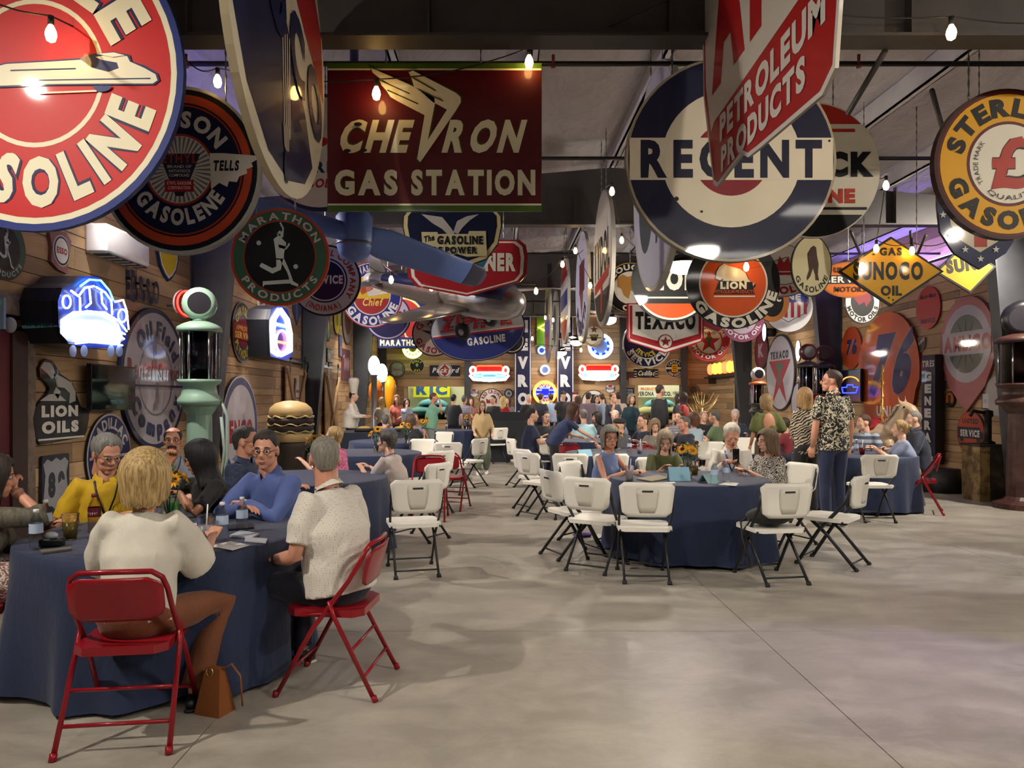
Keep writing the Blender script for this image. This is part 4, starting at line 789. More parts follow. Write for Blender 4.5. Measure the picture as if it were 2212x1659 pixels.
# neon shield can in front of the left wall
s = Sign('neon_shield_sign', 'glowing white and blue neon shield sign on a black can', atX(602, 733, XL + .4), 1, (1, 0, 0), thick=.06)
face = s.px([(577, 690), (582, 668), (600, 660), (618, 668), (628, 700), (630, 770), (612, 778), (580, 770)]); s.plate(face, '1a3cc0', '14161f', '14161f')
n = len(face); gc = s.g('can'); gc.add([s.P(x, z, -.03) for x, z in face] + [s.P(x, z, -.36) for x, z in face], [(i, (i + 1) % n, (i + 1) % n + n, i + n) for i in range(n)] + [tuple(range(n, 2 * n))], dk)
s.neon(s.px([(584, 720), (586, 690), (600, 668), (616, 690), (622, 720), (622, 758), (600, 768), (584, 758)]), NW, .03, NEON_POWER * 1.3, True, part=s.new('neon_tube')); s.neon(s.px(circ(16, 602, 738, 13, 24)), 'ff9ad0', .022, NEON_POWER, True, part=s.new('neon_tube')); s.neon(s.px([(590, 700), (614, 706)]), NC, .03, NEON_POWER * 1.3, part=s.new('neon_tube')); s.neon(s.px([(594, 738), (612, 742)]), 'ff5a3c', .025, NEON_POWER, part=s.new('neon_tube')).done()
# red ring neon by the pump globe
s = Sign('neon_ring_sign', 'red neon ring sign on a clear disc beside the green pump globe', atX(400, 656, XL + .5), 30 * 10.6 / F, (1, -.5, 0)); s.plate(circ(24, 0, 0, .9), '5a1018', 'a9a9ac'); s.neon(circ(24, 0, 0, .8), 'ff2a20', .012, NEON_POWER, True); s.text('S', -.3, -.4, .3, .4, 'd03028', .04); s.g('arm').tube([s.P(0, 0, 0), s.P(0, 0, -.32)], .02, M('8a8a8a', .4, .8)); s.done()
# barn door with track
by0, by1 = atX(572, 850, XL).y, atX(645, 850, XL).y
DW = M('7d6a5a', .8, kind='wood')
r = empty('barn_door', (XL + .08, (by0 + by1) / 2 + .6, 0), 0, 'weathered sliding barn door with cross braces on the plank wall', 'barn door'); r['kind'] = 'structure'
for k in range(6): G().box((0, -.75 + .25 * k + .004, .05), (.03, -.5 + .25 * k - .004, 2.2), DW).obj('plank', r)
G().tube([(.045, -.7, .15), (.045, .7, 2.1)], .045, DW, 4).obj('brace', r); G().tube([(.045, -.7, 2.1), (.045, .7, .15)], .045, DW, 4).obj('brace', r)
for z in (.1, 2.1): G().box((.03, -.75, z - .06), (.055, .75, z + .06), DW).obj('rail', r)
g = G().box((.05, -1.9, 2.30), (.06, 1.0, 2.36), M('55565c', .4, .8)); g.obj('track', r)
for y in (-.55, .55): G().box((.055, y - .025, 2.0), (.066, y + .025, 2.36), M('3c3c42', .4, .7)).lathe([(0, -.012), (.06, -.012), (.06, .012), (0, .012)], M('2a2a2e', .4, .6), 14, T=Matrix.Translation((.075, y, 2.40)) @ Matrix.Rotation(R(90), 4, 'Y')).obj('hanger', r)
r2 = copy_tree(r, (XL + .08, 19.6, 0), label='lighter plank barn door with cross braces near the chef statue')
s = SL('bottle_sign', 'pale bottle shaped sign on the weathered barn door', 641, 843, 26, .15); s.plate([(-.5, -1), (.5, -1), (.5, .1), (.2, .6), (.2, 1), (-.2, 1), (-.2, .6), (-.5, .1)], 'bdb5ac').poly(rect(-.48, -.2, .48, .02), '8c2a2c').poly(rect(-.48, -.75, .48, -.6), '8c2a2c').done()
s = SL('poster_sign', 'small faded cream poster with red mark behind the neon shield', 637, 748, 26); s.plate(rect(-.9, -1, .9, 1), 'a98f6c').text('H', -.4, -.3, .4, .3, '8c2a2c', .05).done()
s = SL('neon_word_sign', 'white block letters with neon outline on the plank wall', 712, 768, 16); s.plate(rect(-1.6, -1, 1.6, .9), '1c1a20').text('PARKS', -1.5, -.85, 1.5, .8, 'dfe6ea', .03).done()
s = SL('bottle_neon_sign', 'green upright sign with bottle picture and yellow oval', 708, 690, 48); s.plate(rect(-.35, -1, .35, 1.1, .3), '1f4a3a').text('U', -.2, .4, .2, .9, 'd8e4d8', .04).poly(circ(20, 0, -.4, .22, .45), '6ac0a0', 'emblem').poly(circ(16, 0, -.3, .15, .2), 'd8d04a', 'emblem').done()  # flat yellow oval laid over the bottle
s = SL('oval_sign', 'yellow green oval sign on the plank wall beyond the ringed navy disc', 727, 692, 32); disc_plate(s, '3c3a28').disc(.9, 'c4bc3a').disc(.4, '8a8a2c').done()
s = SL('oval_sign', 'grey brown oval sign with brown centre on the plank wall', 750, 690, 55); disc_plate(s, '4a443c', EDG).disc(.93, '8f867a').disc(.6, '6e3f2c').done()
s = SL('poster_sign', 'dark framed picture with blue scene beneath the yellow oval', 735, 748, 24); s.plate(rect(-.6, -1, .6, 1), '26222a').poly(rect(-.5, -.9, .5, .9), '46507c').poly(rect(-.1, -.9, .1, .0), 'c9a03c').done()
s = SL('script_neon_sign', 'maroon panel with pale neon script above the chef statue', 747, 785, 38); s.plate(rect(-1.1, -1, 1.1, .8), '5c2f38').line([(-.9, .3), (-.5, .45), (-.55, -.4), (-.2, .3), (-.15, -.4), (.2, .35), (.25, -.45), (.6, .4), (.55, -.4), (.9, .2)], .09, 'c9a0a8').done()
# hamburger statue on a stand
bx, by = (628 - VX) / F * 13, 13.0
r = empty('hamburger_statue', (bx, by, 0), 0, 'giant hamburger statue with two dark patties on a stand', 'statue')
def wavy(R0, z, h, mat, n=40, amp=.02, k=9):
    g = G(); vs_ = []
    for i in range(n):
        q = 2 * math.pi * i / n; rr = R0 + amp * math.sin(k * q) + amp * .6 * math.sin(2.3 * k * q); vs_ += [(rr * math.cos(q), rr * math.sin(q), z + amp * math.sin(k * q + 1)), (rr * math.cos(q), rr * math.sin(q), z + h + amp * math.sin(k * q + 1))]
    vs_ += [(0, 0, z), (0, 0, z + h)]; fs_ = []
    for i in range(n): a, b = 2 * i, 2 * ((i + 1) % n); fs_ += [(a, b, b + 1, a + 1), (b, a, 2 * n), (a + 1, b + 1, 2 * n + 1)]
    return g.add(vs_, fs_, mat, True)
bun = M('b79a68', .5); pat = M('2a1a17', .7); let = M('a9a86a', .6); chs = M('c9b27a', .5)
zb = CH - (950 - VY) / F * 13
G().lathe([(0, 0), (.25, 0), (.22, zb - .2), (.33, zb - .12), (.35, zb - .04), (0, zb - .04)], M('3a2f28', .7), 20).obj('stand', r)
G().lathe([(0, zb - .04), (.34, zb - .03), (.37, zb + .05), (.36, zb + .12), (0, zb + .13)], bun, 28).obj('lower_bun', r)
wavy(.375, zb + .13, .025, let).obj('lettuce', r); G().lathe([(0, zb + .15), (.37, zb + .15), (.385, zb + .2), (.37, zb + .25), (0, zb + .25)], pat, 28).obj('patty', r)
wavy(.385, zb + .255, .02, chs).obj('cheese', r); G().lathe([(0, zb + .275), (.375, zb + .28), (.39, zb + .33), (.37, zb + .38), (0, zb + .38)], pat, 28).obj('patty', r)
wavy(.38, zb + .385, .025, chs).obj('sauce', r); G().lathe([(0, zb + .41), (.355, zb + .41), (.375, zb + .46), (.35, zb + .55), (.26, zb + .63), (.12, zb + .67), (0, zb + .68)], bun, 28).obj('upper_bun', r)
# visible gas pumps
def pump(x, y, body, cap_, globe, label, H=2.85, sc=1.0, liquid='1a2a6a', kind=None, rz=0.0, face='26242a'):
    r = empty('gas_pump', (x, y, 0), rz, label, 'gas pump', 'antique glass cylinder gas pumps'); k = H / 2.85; b = M(body, .4, kind=kind, h2=cap_ if kind else None); c = M(cap_, .4)
    def zm(z): return float(np.interp(z, (0, 1.2, 1.6, 2.2, 2.34, 2.45, 2.63, 3), (0, 1.42, 1.72, 2.28, 2.41, 2.45, 2.61, 2.98))) * k
    def q(p): return [(a * sc, zm(z)) for a, z in p]
    G().lathe(q([(0, 0), (.3, 0), (.3, .06), (.2, .1), (.165, .14), (.15, 1.1), (.2, 1.16), (.22, 1.2), (0, 1.2)]), b, 24, smooth=False).obj('column', r)
    G().lathe(q([(0, 1.2), (.26, 1.2), (.27, 1.28), (.22, 1.36), (.2, 1.5), (.25, 1.54), (.27, 1.6), (0, 1.6)]), b, 24).obj('collar', r)
    G().lathe(q([(.205, 1.6), (.205, 2.22)]), M('e8eef2', .03, kind='glass'), 24).obj('glass_cylinder', r)
    G().lathe(q([(0, 1.6), (.10, 1.6), (.10, 2.2), (0, 2.2)]), M(liquid, .2), 16).obj('gauge', r)
    for a in range(0, 360, 60): G().tube([(.23 * sc * math.cos(R(a)), .23 * sc * math.sin(R(a)), zm(z)) for z in (1.58, 2.24)], .012, M('b9bcc0', .2, 1), 6).obj('rod', r)
    G().lathe(q([(0, 2.34), (.12, 2.33), (.2, 2.30), (.27, 2.26), (.28, 2.2), (0, 2.2)]), c, 24).obj('cap', r)
    G().lathe(q([(0, 2.33), (.09, 2.34), (.07, 2.4), (.08, 2.45), (0, 2.45)]), c, 16).obj('globe_neck', r)
    T = Matrix.Translation((0, 0, zm(2.63))) @ Matrix.Rotation(R(90), 4, 'X') @ Matrix.Rotation(0, 4, 'Z')
    gl = G().lathe([(0, -.11), (.15 * sc, -.105), (.20 * sc, -.07), (.215 * sc, 0), (.20 * sc, .07), (.15 * sc, .105), (0, .11)], M(globe, .3), 24, T=T).obj('globe', r)
    G().lathe([(0, .112), (.14 * sc, .108)], M(face, .3), 24, T=T).obj('globe_face', gl)
    G().tube([(.24 * sc, -.05, 1.5 * k), (.33 * sc, -.12, 1.3 * k), (.33 * sc, -.15, .8 * k), (.26 * sc, -.16, .45 * k), (.3 * sc, -.14, .9 * k), (.26 * sc, -.12, 1.28 * k)], .02, M('8a9a90' if not kind else '2a2422', .6), 8).obj('hose', r)
    return r
pump(-3.62, 9.1, '88a894', '8fae9a', '8fae9a', 'pale green antique gas pump with tall glass cylinder by the plank wall', 2.93, .95, rz=.35)
pump(7.36, 10.55, '4a2c22', '3a201a', '16151a', 'rusty brown antique gas pump at the edge of the hall', 2.9, 1.25, '8a2a1a', 'rust', rz=-.5)
pump(6.25, 15.2, '5c1620', '1c1a1e', '3c0f18', 'dark red antique gas pump nearer the ribbed column', 2.7, .8, '26307c')
pump(6.75, 15.6, '5c1620', '1c1a1e', '3c0f18', 'dark red antique gas pump behind its twin at the ribbed column', 2.7, .8, '26307c')
pump(6.55, 19.0, '35322f', 'a5552a', 'd8d8da', 'grey gas pump with round white globe by the far column', 2.35, .8)
# ---- right wall
s = SR('round_sign', 'huge orange disc sign with big navy numerals', 1918, 800, 128, thick=.06)
s.plate([(math.cos(R(a)) * (1 if math.sin(R(a)) > -.2 else .92 - .0 * a), math.sin(R(a)) * (.98 if math.sin(R(a)) > 0 else 1.22)) for a in range(0, 360, 8)], 'c4501f', '7c3416')
s.text('76', -.62, -.40, .62, .62, '2a2460', .07, .35, gap=.14, out='d8b8b0', ow=.015).text('UNION', -.32, -.78, .62, -.60, 'd8d2c8', .05, gap=.2).done()
s = SR('round_sign', 'small orange disc sign with navy numerals beside the tapered column', 1840, 752, 46); disc_plate(s, 'b5441c', '7c3416').text('76', -.5, -.3, .5, .4, '28245c', .08, .2, out='d8c8c0', ow=.03).done()
s = SR('teardrop_sign', 'faded pink and white pointed disc sign with red capitals and compass star', 2090, 745, 105, thick=.05)
s.plate([(math.cos(R(a)) * .92, math.sin(R(a))) for a in range(-25, 206, 7)] + [(-.6, -.85), (0, -1.38), (.6, -.85)], 'b06a6a', '8a5050').disc(.80, 'b8b0b8', 0, .02).disc(.60, '66685f', 0, .02)
s.polys([[(.06 * math.cos(R(a + 90)), .02 + .06 * math.sin(R(a + 90))), (.56 * math.cos(R(a)), .02 + .56 * math.sin(R(a))), (-.06 * math.cos(R(a + 90)), .02 - .06 * math.sin(R(a + 90)))] for a in range(0, 360, 30)], '3a3d38').poly(rect(-.80, -.2, .80, .28), 'b4acb4').text('AMLICO', -.74, -.13, .80, .20, 'a8524e', .06, gap=.12).done()
s = SR('vertical_sign', 'tall narrow navy sign with white letters down its length', 2015, 884, 117, off=.12, thick=.16)
s.plate(rect(-.22, -1, .22, 1), '1a1c3c', '2a2622')
s.text('TIRES', -.19, .78, .19, .90, 'd6d2cc', .04)
for k, c in enumerate('GENERAL'): s.text(c, -.11, .52 - .225 * k, .11, .69 - .225 * k, 'd6d2cc', .07)
s.text('TIRES', -.19, -.95, .19, -.86, 'd6d2cc', .04).done()
G2 = G().lathe([(0, 0), (.30, 0), (.28, .38), (0, .38)], M('2c2a2c', .6), 24)
one('round_planter', G2, 'dark round base on the floor beneath the tall narrow navy sign', 'planter', (7.3, 12.4, 0))
s = SR('shield_sign', 'small green and red shield sign with slanted word', 1989, 743, 20); sh = [(-.9, .7), (-.4, .62), (0, .8), (.4, .62), (.9, .7), (.85, -.3), (.4, -.75), (0, -.9), (-.4, -.75), (-.85, -.3)]; s.plate(sh, '8c7c70').poly(grow(sh, .9), '2f3a2c').poly([(-.85, -.5), (.8, .35), (.85, .7), (-.8, -.1)], 'c4b8ac').text('ARISTO', -.78, -.4, .75, -.06, '7c2020', .05, up=.5).done()
s = SR('oval_sign', 'bright red oval sign with plain centre and word service', 2006, 665, 46); disc_plate(s, 'b3302c', '7c2420', 1.0).text('SERVICE', -.6, -.72, .6, -.5, '2a2c4a', .04).text('MoorMan', -.65, .45, .65, .66, '2a2c4a', .02, .2).done()
s = SR('oval_sign', 'rust orange oval sign with dark truck shaped bar reading service', 2098, 935, 47); disc_plate(s, '8a3020', '5c2418').disc(.95, 'b5441f').text('UNITED', -.6, .42, .6, .66, '4a1c22', .05).poly([(-.95, .26), (.7, .26), (.78, .08), (.92, .04), (.92, -.26), (-.9, -.26), (-.9, .1)], '1c1e3a', 'emblem').text('SERVICE', -.72, -.18, .7, .14, 'd2ccc4', .06).polys([circ(12, -.6, -.3, .12), circ(12, .6, -.3, .12)], '1c1e3a').text('MOTORS', -.6, -.68, .6, -.46, '3a1a1a', .05).done()
s = SR('oval_sign', 'small orange and black oval badge with figure on the planks', 2053, 862, 17); disc_plate(s, '26221f', EDG, 1.0).disc(.85, 'c46a1f').poly(rect(-.3, -.5, .3, .5), '3a3a44').poly([(-.6, -.5), (.6, -.5), (.4, -.95), (-.4, -.95)], '17181b').done()
s = SR('picture_frame', 'black framed white notice on the plank wall', 2131, 866, 18, cat='picture'); s.plate(rect(-.7, -1, .7, 1), '141416').poly(rect(-.56, -.86, .56, .86), 'cfccd0').polys([rect(-.35, .1 - .16 * k, .35, .16 - .16 * k) for k in range(3)], '8f8d94').done()
s = SR('oval_sign', 'tall white oval sign with red star and letter T', 1686, 805, 83, thick=.05); disc_plate(s, '26262c', EDG).disc(.95, 'b9b6c2').poly([(-.75, .32), (.75, .32), (.22, -.2), (.5, -.8), (0, -.38), (-.5, -.8), (-.22, -.2)], 'a82a38', 'emblem').text('T', -.26, -.35, .26, .24, '4c6a5c', .06).text('TEXACO', -.62, .36, .62, .56, '2a2c34', .05, gap=.2).done()
s = SR('oval_sign', 'small maroon oval sign with pale letter beside the star oval', 1645, 757, 42); disc_plate(s, '4a2026', EDG).disc(.9, '7c2430').text('K', -.4, -.35, .4, .35, 'b89a9c', .06).done()
s = SR('oval_sign', 'narrow white oval sign behind the zebra blouse', 1728, 870, 46); disc_plate(s, '26262c', EDG).disc(.93, 'b0aab6').done()
s = SR('round_sign', 'plain pale disc sign leaning behind the rusty pump', 2160, 855, 48); disc_plate(s, '8f8a86', EDG).disc(.93, 'b4aeaa').done()
def screen(s, w, h):
    s.poly(rect(-w + .02, -h + .02, w - .02, h - .02), M('0e1238', .15), 'screen')
    s.neon([(w * .9 * math.cos(R(a)), h * (.1 + .45 * math.sin(R(a)))) for a in range(20, 170, 12)], 'ff8a2a', .012, 2.0, off=.012)  # glowing tubes stand in for a neon sign reflected in the screen
    s.neon([(-w * .8, -h * .1), (-w * .3, -h * .1), (-w * .25, h * .05), (w * .3, h * .05), (w * .35, -h * .1), (w * .8, -h * .1), (w * .6, -h * .45), (-w * .7, -h * .45)], '2a3cff', .014, 3.0, True, off=.012, part=s.new('neon_tube'))
tv(XR, -1, 1818, 800, 1862, 868, 'television with a modelled neon reflection beside the orange disc', screen)
s = SR('neon_pill_sign', 'white glowing upright pill sign above the zebra blouse', 1725, 758, 24, .3); s.plate(circ(24, 0, 0, .55, 1), '8a2a24', '26222a'); s.polys([circ(24, 0, 0, .48, .92)], M('fff2e4', .4, emit=5.0)); s.g('can').tube([s.P(0, 0, -.02), s.P(0, 0, -.27)], .12, dk, 12); s.done()
s = SR('neon_pill_sign', 'white glowing oval lamp sign beneath the violet disc', 1652, 718, 20, .3); s.plate(circ(24, 0, 0, .6, 1), '2a3a34', '26222a'); s.polys([circ(24, 0, 0, .54, .92)], M('f4fff0', .4, emit=5.0)); s.g('can').tube([s.P(0, 0, -.02), s.P(0, 0, -.27)], .12, dk, 12); s.done()
# crate and old pump stand by the rusty pump
r = empty('wooden_crate', (7.36, 11.4, 0), 0, 'tall stained wooden crate with small burned word, beside the rusty pump', 'crate')
cw = M('8f7448', .75, kind='rust', h2='5c4628'); G().box((-.2, -.22, 0), (-.05, .22, .82), cw).obj('end_board', r); G().box((-.05, -.21, 0), (.2, .21, .82), M('4a3c2c', .8, kind='rust', h2='2f271f')).obj('body', r); G().box((-.22, -.24, .82), (.22, .24, .85), M('2a241f', .7)).obj('lid', r)
def print_on(root, t, o, xa, za, h, c, w=.03, part='lettering'):
    lo, W_ = layout(t, w, .12); g = G(); k = h / .73
    for x, v, f, a, wd in lo: g.add([Vector(o) + Vector(xa) * ((x + px - a - W_ / 2) * k) + Vector(za) * (pz * k) for px, pz in v], f, M(c, .6))
    return g.obj(part, root)
print_on(r, 'TYDOL', (-.125, -.223, .72), (1, 0, 0), (0, 0, 1), .035, '2a1c10')
r = empty('hand_pump', (7.42, 11.4, .85), 0, 'black iron hand pump standing on the stained crate', 'hand pump'); ir = M('1c1a1a', .5, .5)
G().lathe([(0, 0), (.1, 0), (.1, .03), (.05, .05), (.05, .4), (.07, .42), (.07, .5), (0, .52)], ir, 14).obj('barrel', r); G().tube([(0, 0, .46), (-.25, -.05, .5), (-.3, -.05, .42)], .025, ir, 8).obj('spout', r)
# lit globes on a shelf and the far door
sh_ = empty('globe_shelf', (XR - .16, 25.2, 2.25), 0, 'long dark shelf high on the plank wall under the row of glowing globes', 'shelf'); G().box((-.16, -2.0, 0), (.16, 2.0, .05), M('3c2c22', .6)).obj('board', sh_); 
for y in (-1.6, 1.6): G().box((-.1, y - .03, -.2), (.16, y + .03, 0), M('3c2c22', .6)).obj('bracket', sh_)
for k in range(7):
    y = 23.5 + .56 * k; g = G(); g.lathe([(0, 0), (.1, 0), (.1, .06), (0, .06)], M('3a2a1f', .5), 14)
    T = Matrix.Translation((0, 0, .27)) @ Matrix.Rotation(R(55), 4, 'Z') @ Matrix.Rotation(R(90), 4, 'X')
    g.lathe([(0, -.07), (.17, -.06), (.2, 0), (.17, .06), (0, .07)], M('ffb43c' if k % 3 else 'ff6a3a', .3, emit=2.2), 18, T=T)
    one('pump_globe', g, 'glowing amber pump globe on the long shelf, %s from the near end' % ['first', 'second', 'third', 'fourth', 'fifth', 'sixth', 'seventh'][k], 'globe', (XR - .18, y, 2.30), group='glowing globes on the shelf')
struct('door_2', G().box((XR - .04, 23.6, 0), (XR + .02, 24.5, 2.0), M('17181a', .3)).box((XR - .06, 23.5, 0), (XR, 23.6, 2.1), PINE).box((XR - .06, 24.5, 0), (XR, 24.6, 2.1), PINE).box((XR - .06, 23.5, 2.0), (XR, 24.6, 2.1), PINE))
s = Sign('exit_sign', 'small green exit sign above the far door', (XR - .1, 23.9, 2.14), .16, (-1, -.6, 0)); s.plate(rect(-1, -.6, 1, .6), M('2fc45a', .4, emit=1.5)).text('EXIT', -.8, -.35, .8, .35, M('e8ffe8', .4, emit=3.0)).done()
s = Sign('exit_sign', 'green exit sign with arrow over the maroon door', at(-22, 675, 6.5), .13); s.plate(rect(-1, -1.1, 1, 1.0), '8aa0c4'); s.text('EXIT', -1.5, -.8, .75, .8, M('38e06a', .4, emit=2.5)); s.done()
# ---- back wall
def vertical_word(u, label):
    s = Sign('vertical_sign', label, at(u, 790, YB - .35), 17.5 * (YB - .35) / F, thick=.5)
    s.plate(rect(-1, -8.4, 1, 8.4), '14173c', '7a1f2a').poly(rect(-.96, -8.3, -.86, 8.3), 'c9ccd8').poly(rect(.86, -8.3, .96, 8.3), 'c9ccd8')
    for k, c in enumerate('CHEVROLET'): s.text(c, -.62, 6.25 - 2.22 * k, .62, 7.75 - 2.22 * k, 'c4c2c8', .07)
    s.done()
vertical_word(1129, 'tall navy sign with white capitals stacked downward, beside the blue and silver oval')
vertical_word(1220, 'tall navy sign with white capitals stacked downward, beside the white finned car neon')
def car_neon(u, v, label, grille):
    s = SB('neon_car_sign', label, u, v, 43, .25, thick=.05); s.plate(rect(-1, -.42, 1, .42, .3), '8a2a24', '26222a', '26222a')
    s.poly([(-.7, .05), (-.6, .34), (.6, .34), (.7, .05)], 'b3201c', 'emblem'); s.poly([(-.8, 0), (.8, 0), (.85, -.3), (-.85, -.3)], '7c9ab8', 'emblem')
    for x in (-.82, .82): s.neon(circ(14, x, .14, .14, .17), 'fff6f0', .035, NEON_POWER * 1.2, True, part=s.new('neon_tube'))
    s.neon([(-.7, .1), (-.6, .36), (.6, .36), (.7, .1)], 'ff3a20', .025, NEON_POWER, part=s.new('neon_tube')); s.neon([(-.95, -.04), (-.5, .04), (.5, .04), (.95, -.04)], 'fff4ea', .03, NEON_POWER, part=s.new('neon_tube')); s.neon([(-.98, -.1), (-.8, -.32), (0, -.38), (.8, -.32), (.98, -.1)], 'f4faff', .045, NEON_POWER * 1.2, part=s.new('neon_tube'))
    if grille: s.neon([(-.5, -.26), (-.55, -.06), (.55, -.06), (.5, -.26)], 'f4faff', .02, NEON_POWER, True, part=s.new('neon_tube')); [s.neon([(x * .1, -.07), (x * .1, -.25)], 'f4faff', .016, NEON_POWER, part=s.new('neon_tube')) for x in range(-4, 5)]
    else: s.neon(rect(-.35, -.22, .35, -.04, .06), '7ae0ff', .02, NEON_POWER, True, part=s.new('neon_tube')); s.neon([(-.75, -.14), (-.4, -.14)], '7ae0ff', .02, NEON_POWER, part=s.new('neon_tube')); s.neon([(.4, -.14), (.75, -.14)], '7ae0ff', .02, NEON_POWER, part=s.new('neon_tube'))
    s.g('mount').box(s.P(-.3, -.05, -.2), s.P(.3, .05, -.02), dk); s.done()
car_neon(1057, 806, 'glowing neon front of a red car with teal bar, behind the blue and silver oval', False)
car_neon(1293, 804, 'glowing neon front of a red car with toothed grille', True)
s = SB('neon_round_sign', 'glowing orange ring neon sign with blue bar emblem between the tall lettered signs', 1177, 848, 25, .2); s.plate(circ(32), '2a1c4a', '26222a'); s.disc(.9, '5a2a9c'); s.neon(circ(28, 0, 0, .92), 'ffb02a', .05, NEON_POWER, True); s.poly([(-1, -.02), (-.8, .2), (-.3, .2), (-.28, .38), (.35, .38), (.35, .2), (1, .2), (.85, -.12), (.35, -.12), (.3, -.3), (-.35, -.3), (-.35, -.12), (-1, -.12)], '1c22c4', 'emblem'); s.neon([(-1, -.1), (-.8, .2), (-.3, .2), (-.28, .38), (.35, .38), (.35, .2), (1, .2), (.85, -.12), (.35, -.12), (.3, -.3), (-.35, -.3), (-.35, -.12)], '3a4cff', .035, NEON_POWER, True, part=s.new('neon_tube')); s.arc('SUPER', .5, .3, 140, 40, M('ffa04a', .4, emit=1.5), .03); s.arc('SERVICE', .5, .3, -150, -30, M('ff7a4a', .4, emit=1.5), .03, True).done()
s = SB('neon_clock', 'small round clock with blue neon ring between the tall lettered signs', 1177, 799, 10, .15, cat='clock'); s.plate(circ(20), '5a5c78'); s.neon(circ(20, 0, 0, .9), '8ac8ff', .03, NEON_POWER, True).done()
s = SB('neon_clock', 'small blue neon ring high above the other clock', 1170, 757, 8, .15, cat='clock'); s.plate(circ(20), '2a3a7c'); s.neon(circ(20, 0, 0, .9), '5a9aff', .03, NEON_POWER, True).done()
s = SB('neon_arrow_sign', 'green lit panel with yellow neon arrow at the top of the back wall', 1168, 712, 22, .15); s.plate(rect(-.4, -1.6, 2.2, 1.2), '6aa02a'); s.neon([(-.2, .2), (.6, .6), (1.4, .2), (.6, -.2)], 'ffe04a', .05, NEON_POWER, True); s.neon([(.6, -.4), (.7, -1.3)], 'f0fff0', .04, NEON_POWER, part=s.new('neon_tube')).done()
s = SB('neon_wheel_sign', 'round blue and white neon wheel sign partly behind the white pennant', 1297, 748, 26, .2); s.plate(circ(28), '20307c'); s.disc(.6, '7a8aa0'); s.neon(circ(24, 0, 0, .92), 'd8ecff', .06, NEON_POWER, True); [s.neon([(.55 * math.cos(R(a)), .55 * math.sin(R(a))), (.85 * math.cos(R(a)), .85 * math.sin(R(a)))], '4a7aff', .05, NEON_POWER, part=s.new('neon_tube')) for a in range(0, 360, 45)]; s.done()
s = SB('oval_sign', 'cream oval sign with brown star and black label behind the edge on discs', 1283, 725, 22, .3); disc_plate(s, 'a08a6c', EDG, 1.15).disc(.9, 'd2ccbc').poly(star(0, .6, .4), '6a3a24', 'emblem').poly([(-.45, .1), (.45, .1), (.25, -.5), (-.25, -.5)], '17181b', 'emblem').text('ETHYL', -.36, -.15, .36, .02, 'c9b43c', .03).done()
def wall_disc(u, v, r, label, cols, words=(), extra=None):
    s = SB('round_sign', label, u, v, r); disc_plate(s, cols[0], EDG)
    for k, c in enumerate(cols[1:]): s.disc(.93 - .3 * k, c)
    for t, a0, a1, b in words: s.arc(t, .58, .28, a0, a1, 'd8d4c8', .03, b)
    if extra: extra(s)
    s.done()
wall_disc(858, 798, 17, 'small grey green disc sign reading approved on the back wall', ('3a3c40', '6f7a74', 'a8b0aa'), (('APPROVED', 150, 30, False), ('SERVICE', -150, -30, True)), lambda s: s.text('Packard', -.5, -.15, .5, .15, '8a3a3a', .02, .2))
wall_disc(901, 790, 16, 'small black disc sign with parrot and yellow letters on the back wall', ('c9c4b0', '17181c'), (), lambda s: s.arc('POLLY', .5, .34, 150, 30, 'd8c43c', .04).arc('GAS', .5, .34, -125, -55, 'd8c43c', .04, True).poly(circ(12, 0, .1, .18, .26), '8a9a8c', 'emblem'))
s = SB('script_sign', 'navy oblong sign with white script over a red diamond', 961, 800, 32); s.plate(rect(-1.02, -.4, 1.02, .34), '1a1d38').disc(.5, 'd8d6d2').disc(.46, '26283c').disc(.42, 'd8d6d2').poly([(0, .42), (.4, 0), (0, -.42), (-.4, 0)], 'a5242c', 'emblem').text('Packard', -.85, -.16, .9, .18, 'e8e6e2', .04, .25).done()
s = SB('neon_half_sign', 'yellow and green neon fan sign below the red runner sign', 892, 752, 22, .2); s.plate(circ(24, 0, 0, 1, 1), '3c4a1c'); s.neon(circ(16, 0, 0, .9, .9, 185, 355), 'c8ff6a', .05, NEON_POWER); [s.neon([(.4 * math.cos(R(a)), .4 * math.sin(R(a))), (.75 * math.cos(R(a)), .75 * math.sin(R(a)))], 'ffe85a', .04, NEON_POWER, part=s.new('neon_tube')) for a in range(200, 345, 28)]; s.done()
wall_disc(1024, 848, 10, 'tiny red white and navy oval badge beside the left neon car', ('26283c', 'd8d4d0'), (), lambda s: s.poly(rect(-.9, -.25, .9, .25), '2a3468').text('UTOCO', -.7, -.18, .7, .18, 'e8e6e2', .03).polys([circ(12, 0, .55, .5, .25)], 'a5242c'))
wall_disc(1318, 839, 10, 'tiny red white and navy oval badge beneath the toothed grille neon', ('26283c', 'd8d4d0'), (), lambda s: s.poly(rect(-.9, -.25, .9, .25), '2a3468').text('UTOCO', -.7, -.18, .7, .18, 'e8e6e2', .03).polys([circ(12, 0, .55, .5, .25)], 'a5242c'))
wall_disc(1062, 866, 27, 'white disc sign with red crown and red arched letters behind the standing crowd', ('26262c', 'd4cfc8'), (), lambda s: s.arc('RED CROWN', .6, .28, 165, 15, '8a1f2a', .05).poly([(-.4, -.2), (.4, -.2), (.45, .2), (.2, .05), (0, .3), (-.2, .05), (-.45, .2)], '8a1f2a', 'emblem'))
wall_disc(1282, 868, 26, 'black rimmed white disc sign behind the crowd under the toothed grille neon', ('26262c', 'd4cfc8', '26262c'))
wall_disc(1099, 850, 11, 'round grey hubcap shaped sign beside the tall lettered sign', ('8a8c90', '3a3c40', 'a8aab0', '55575c'))
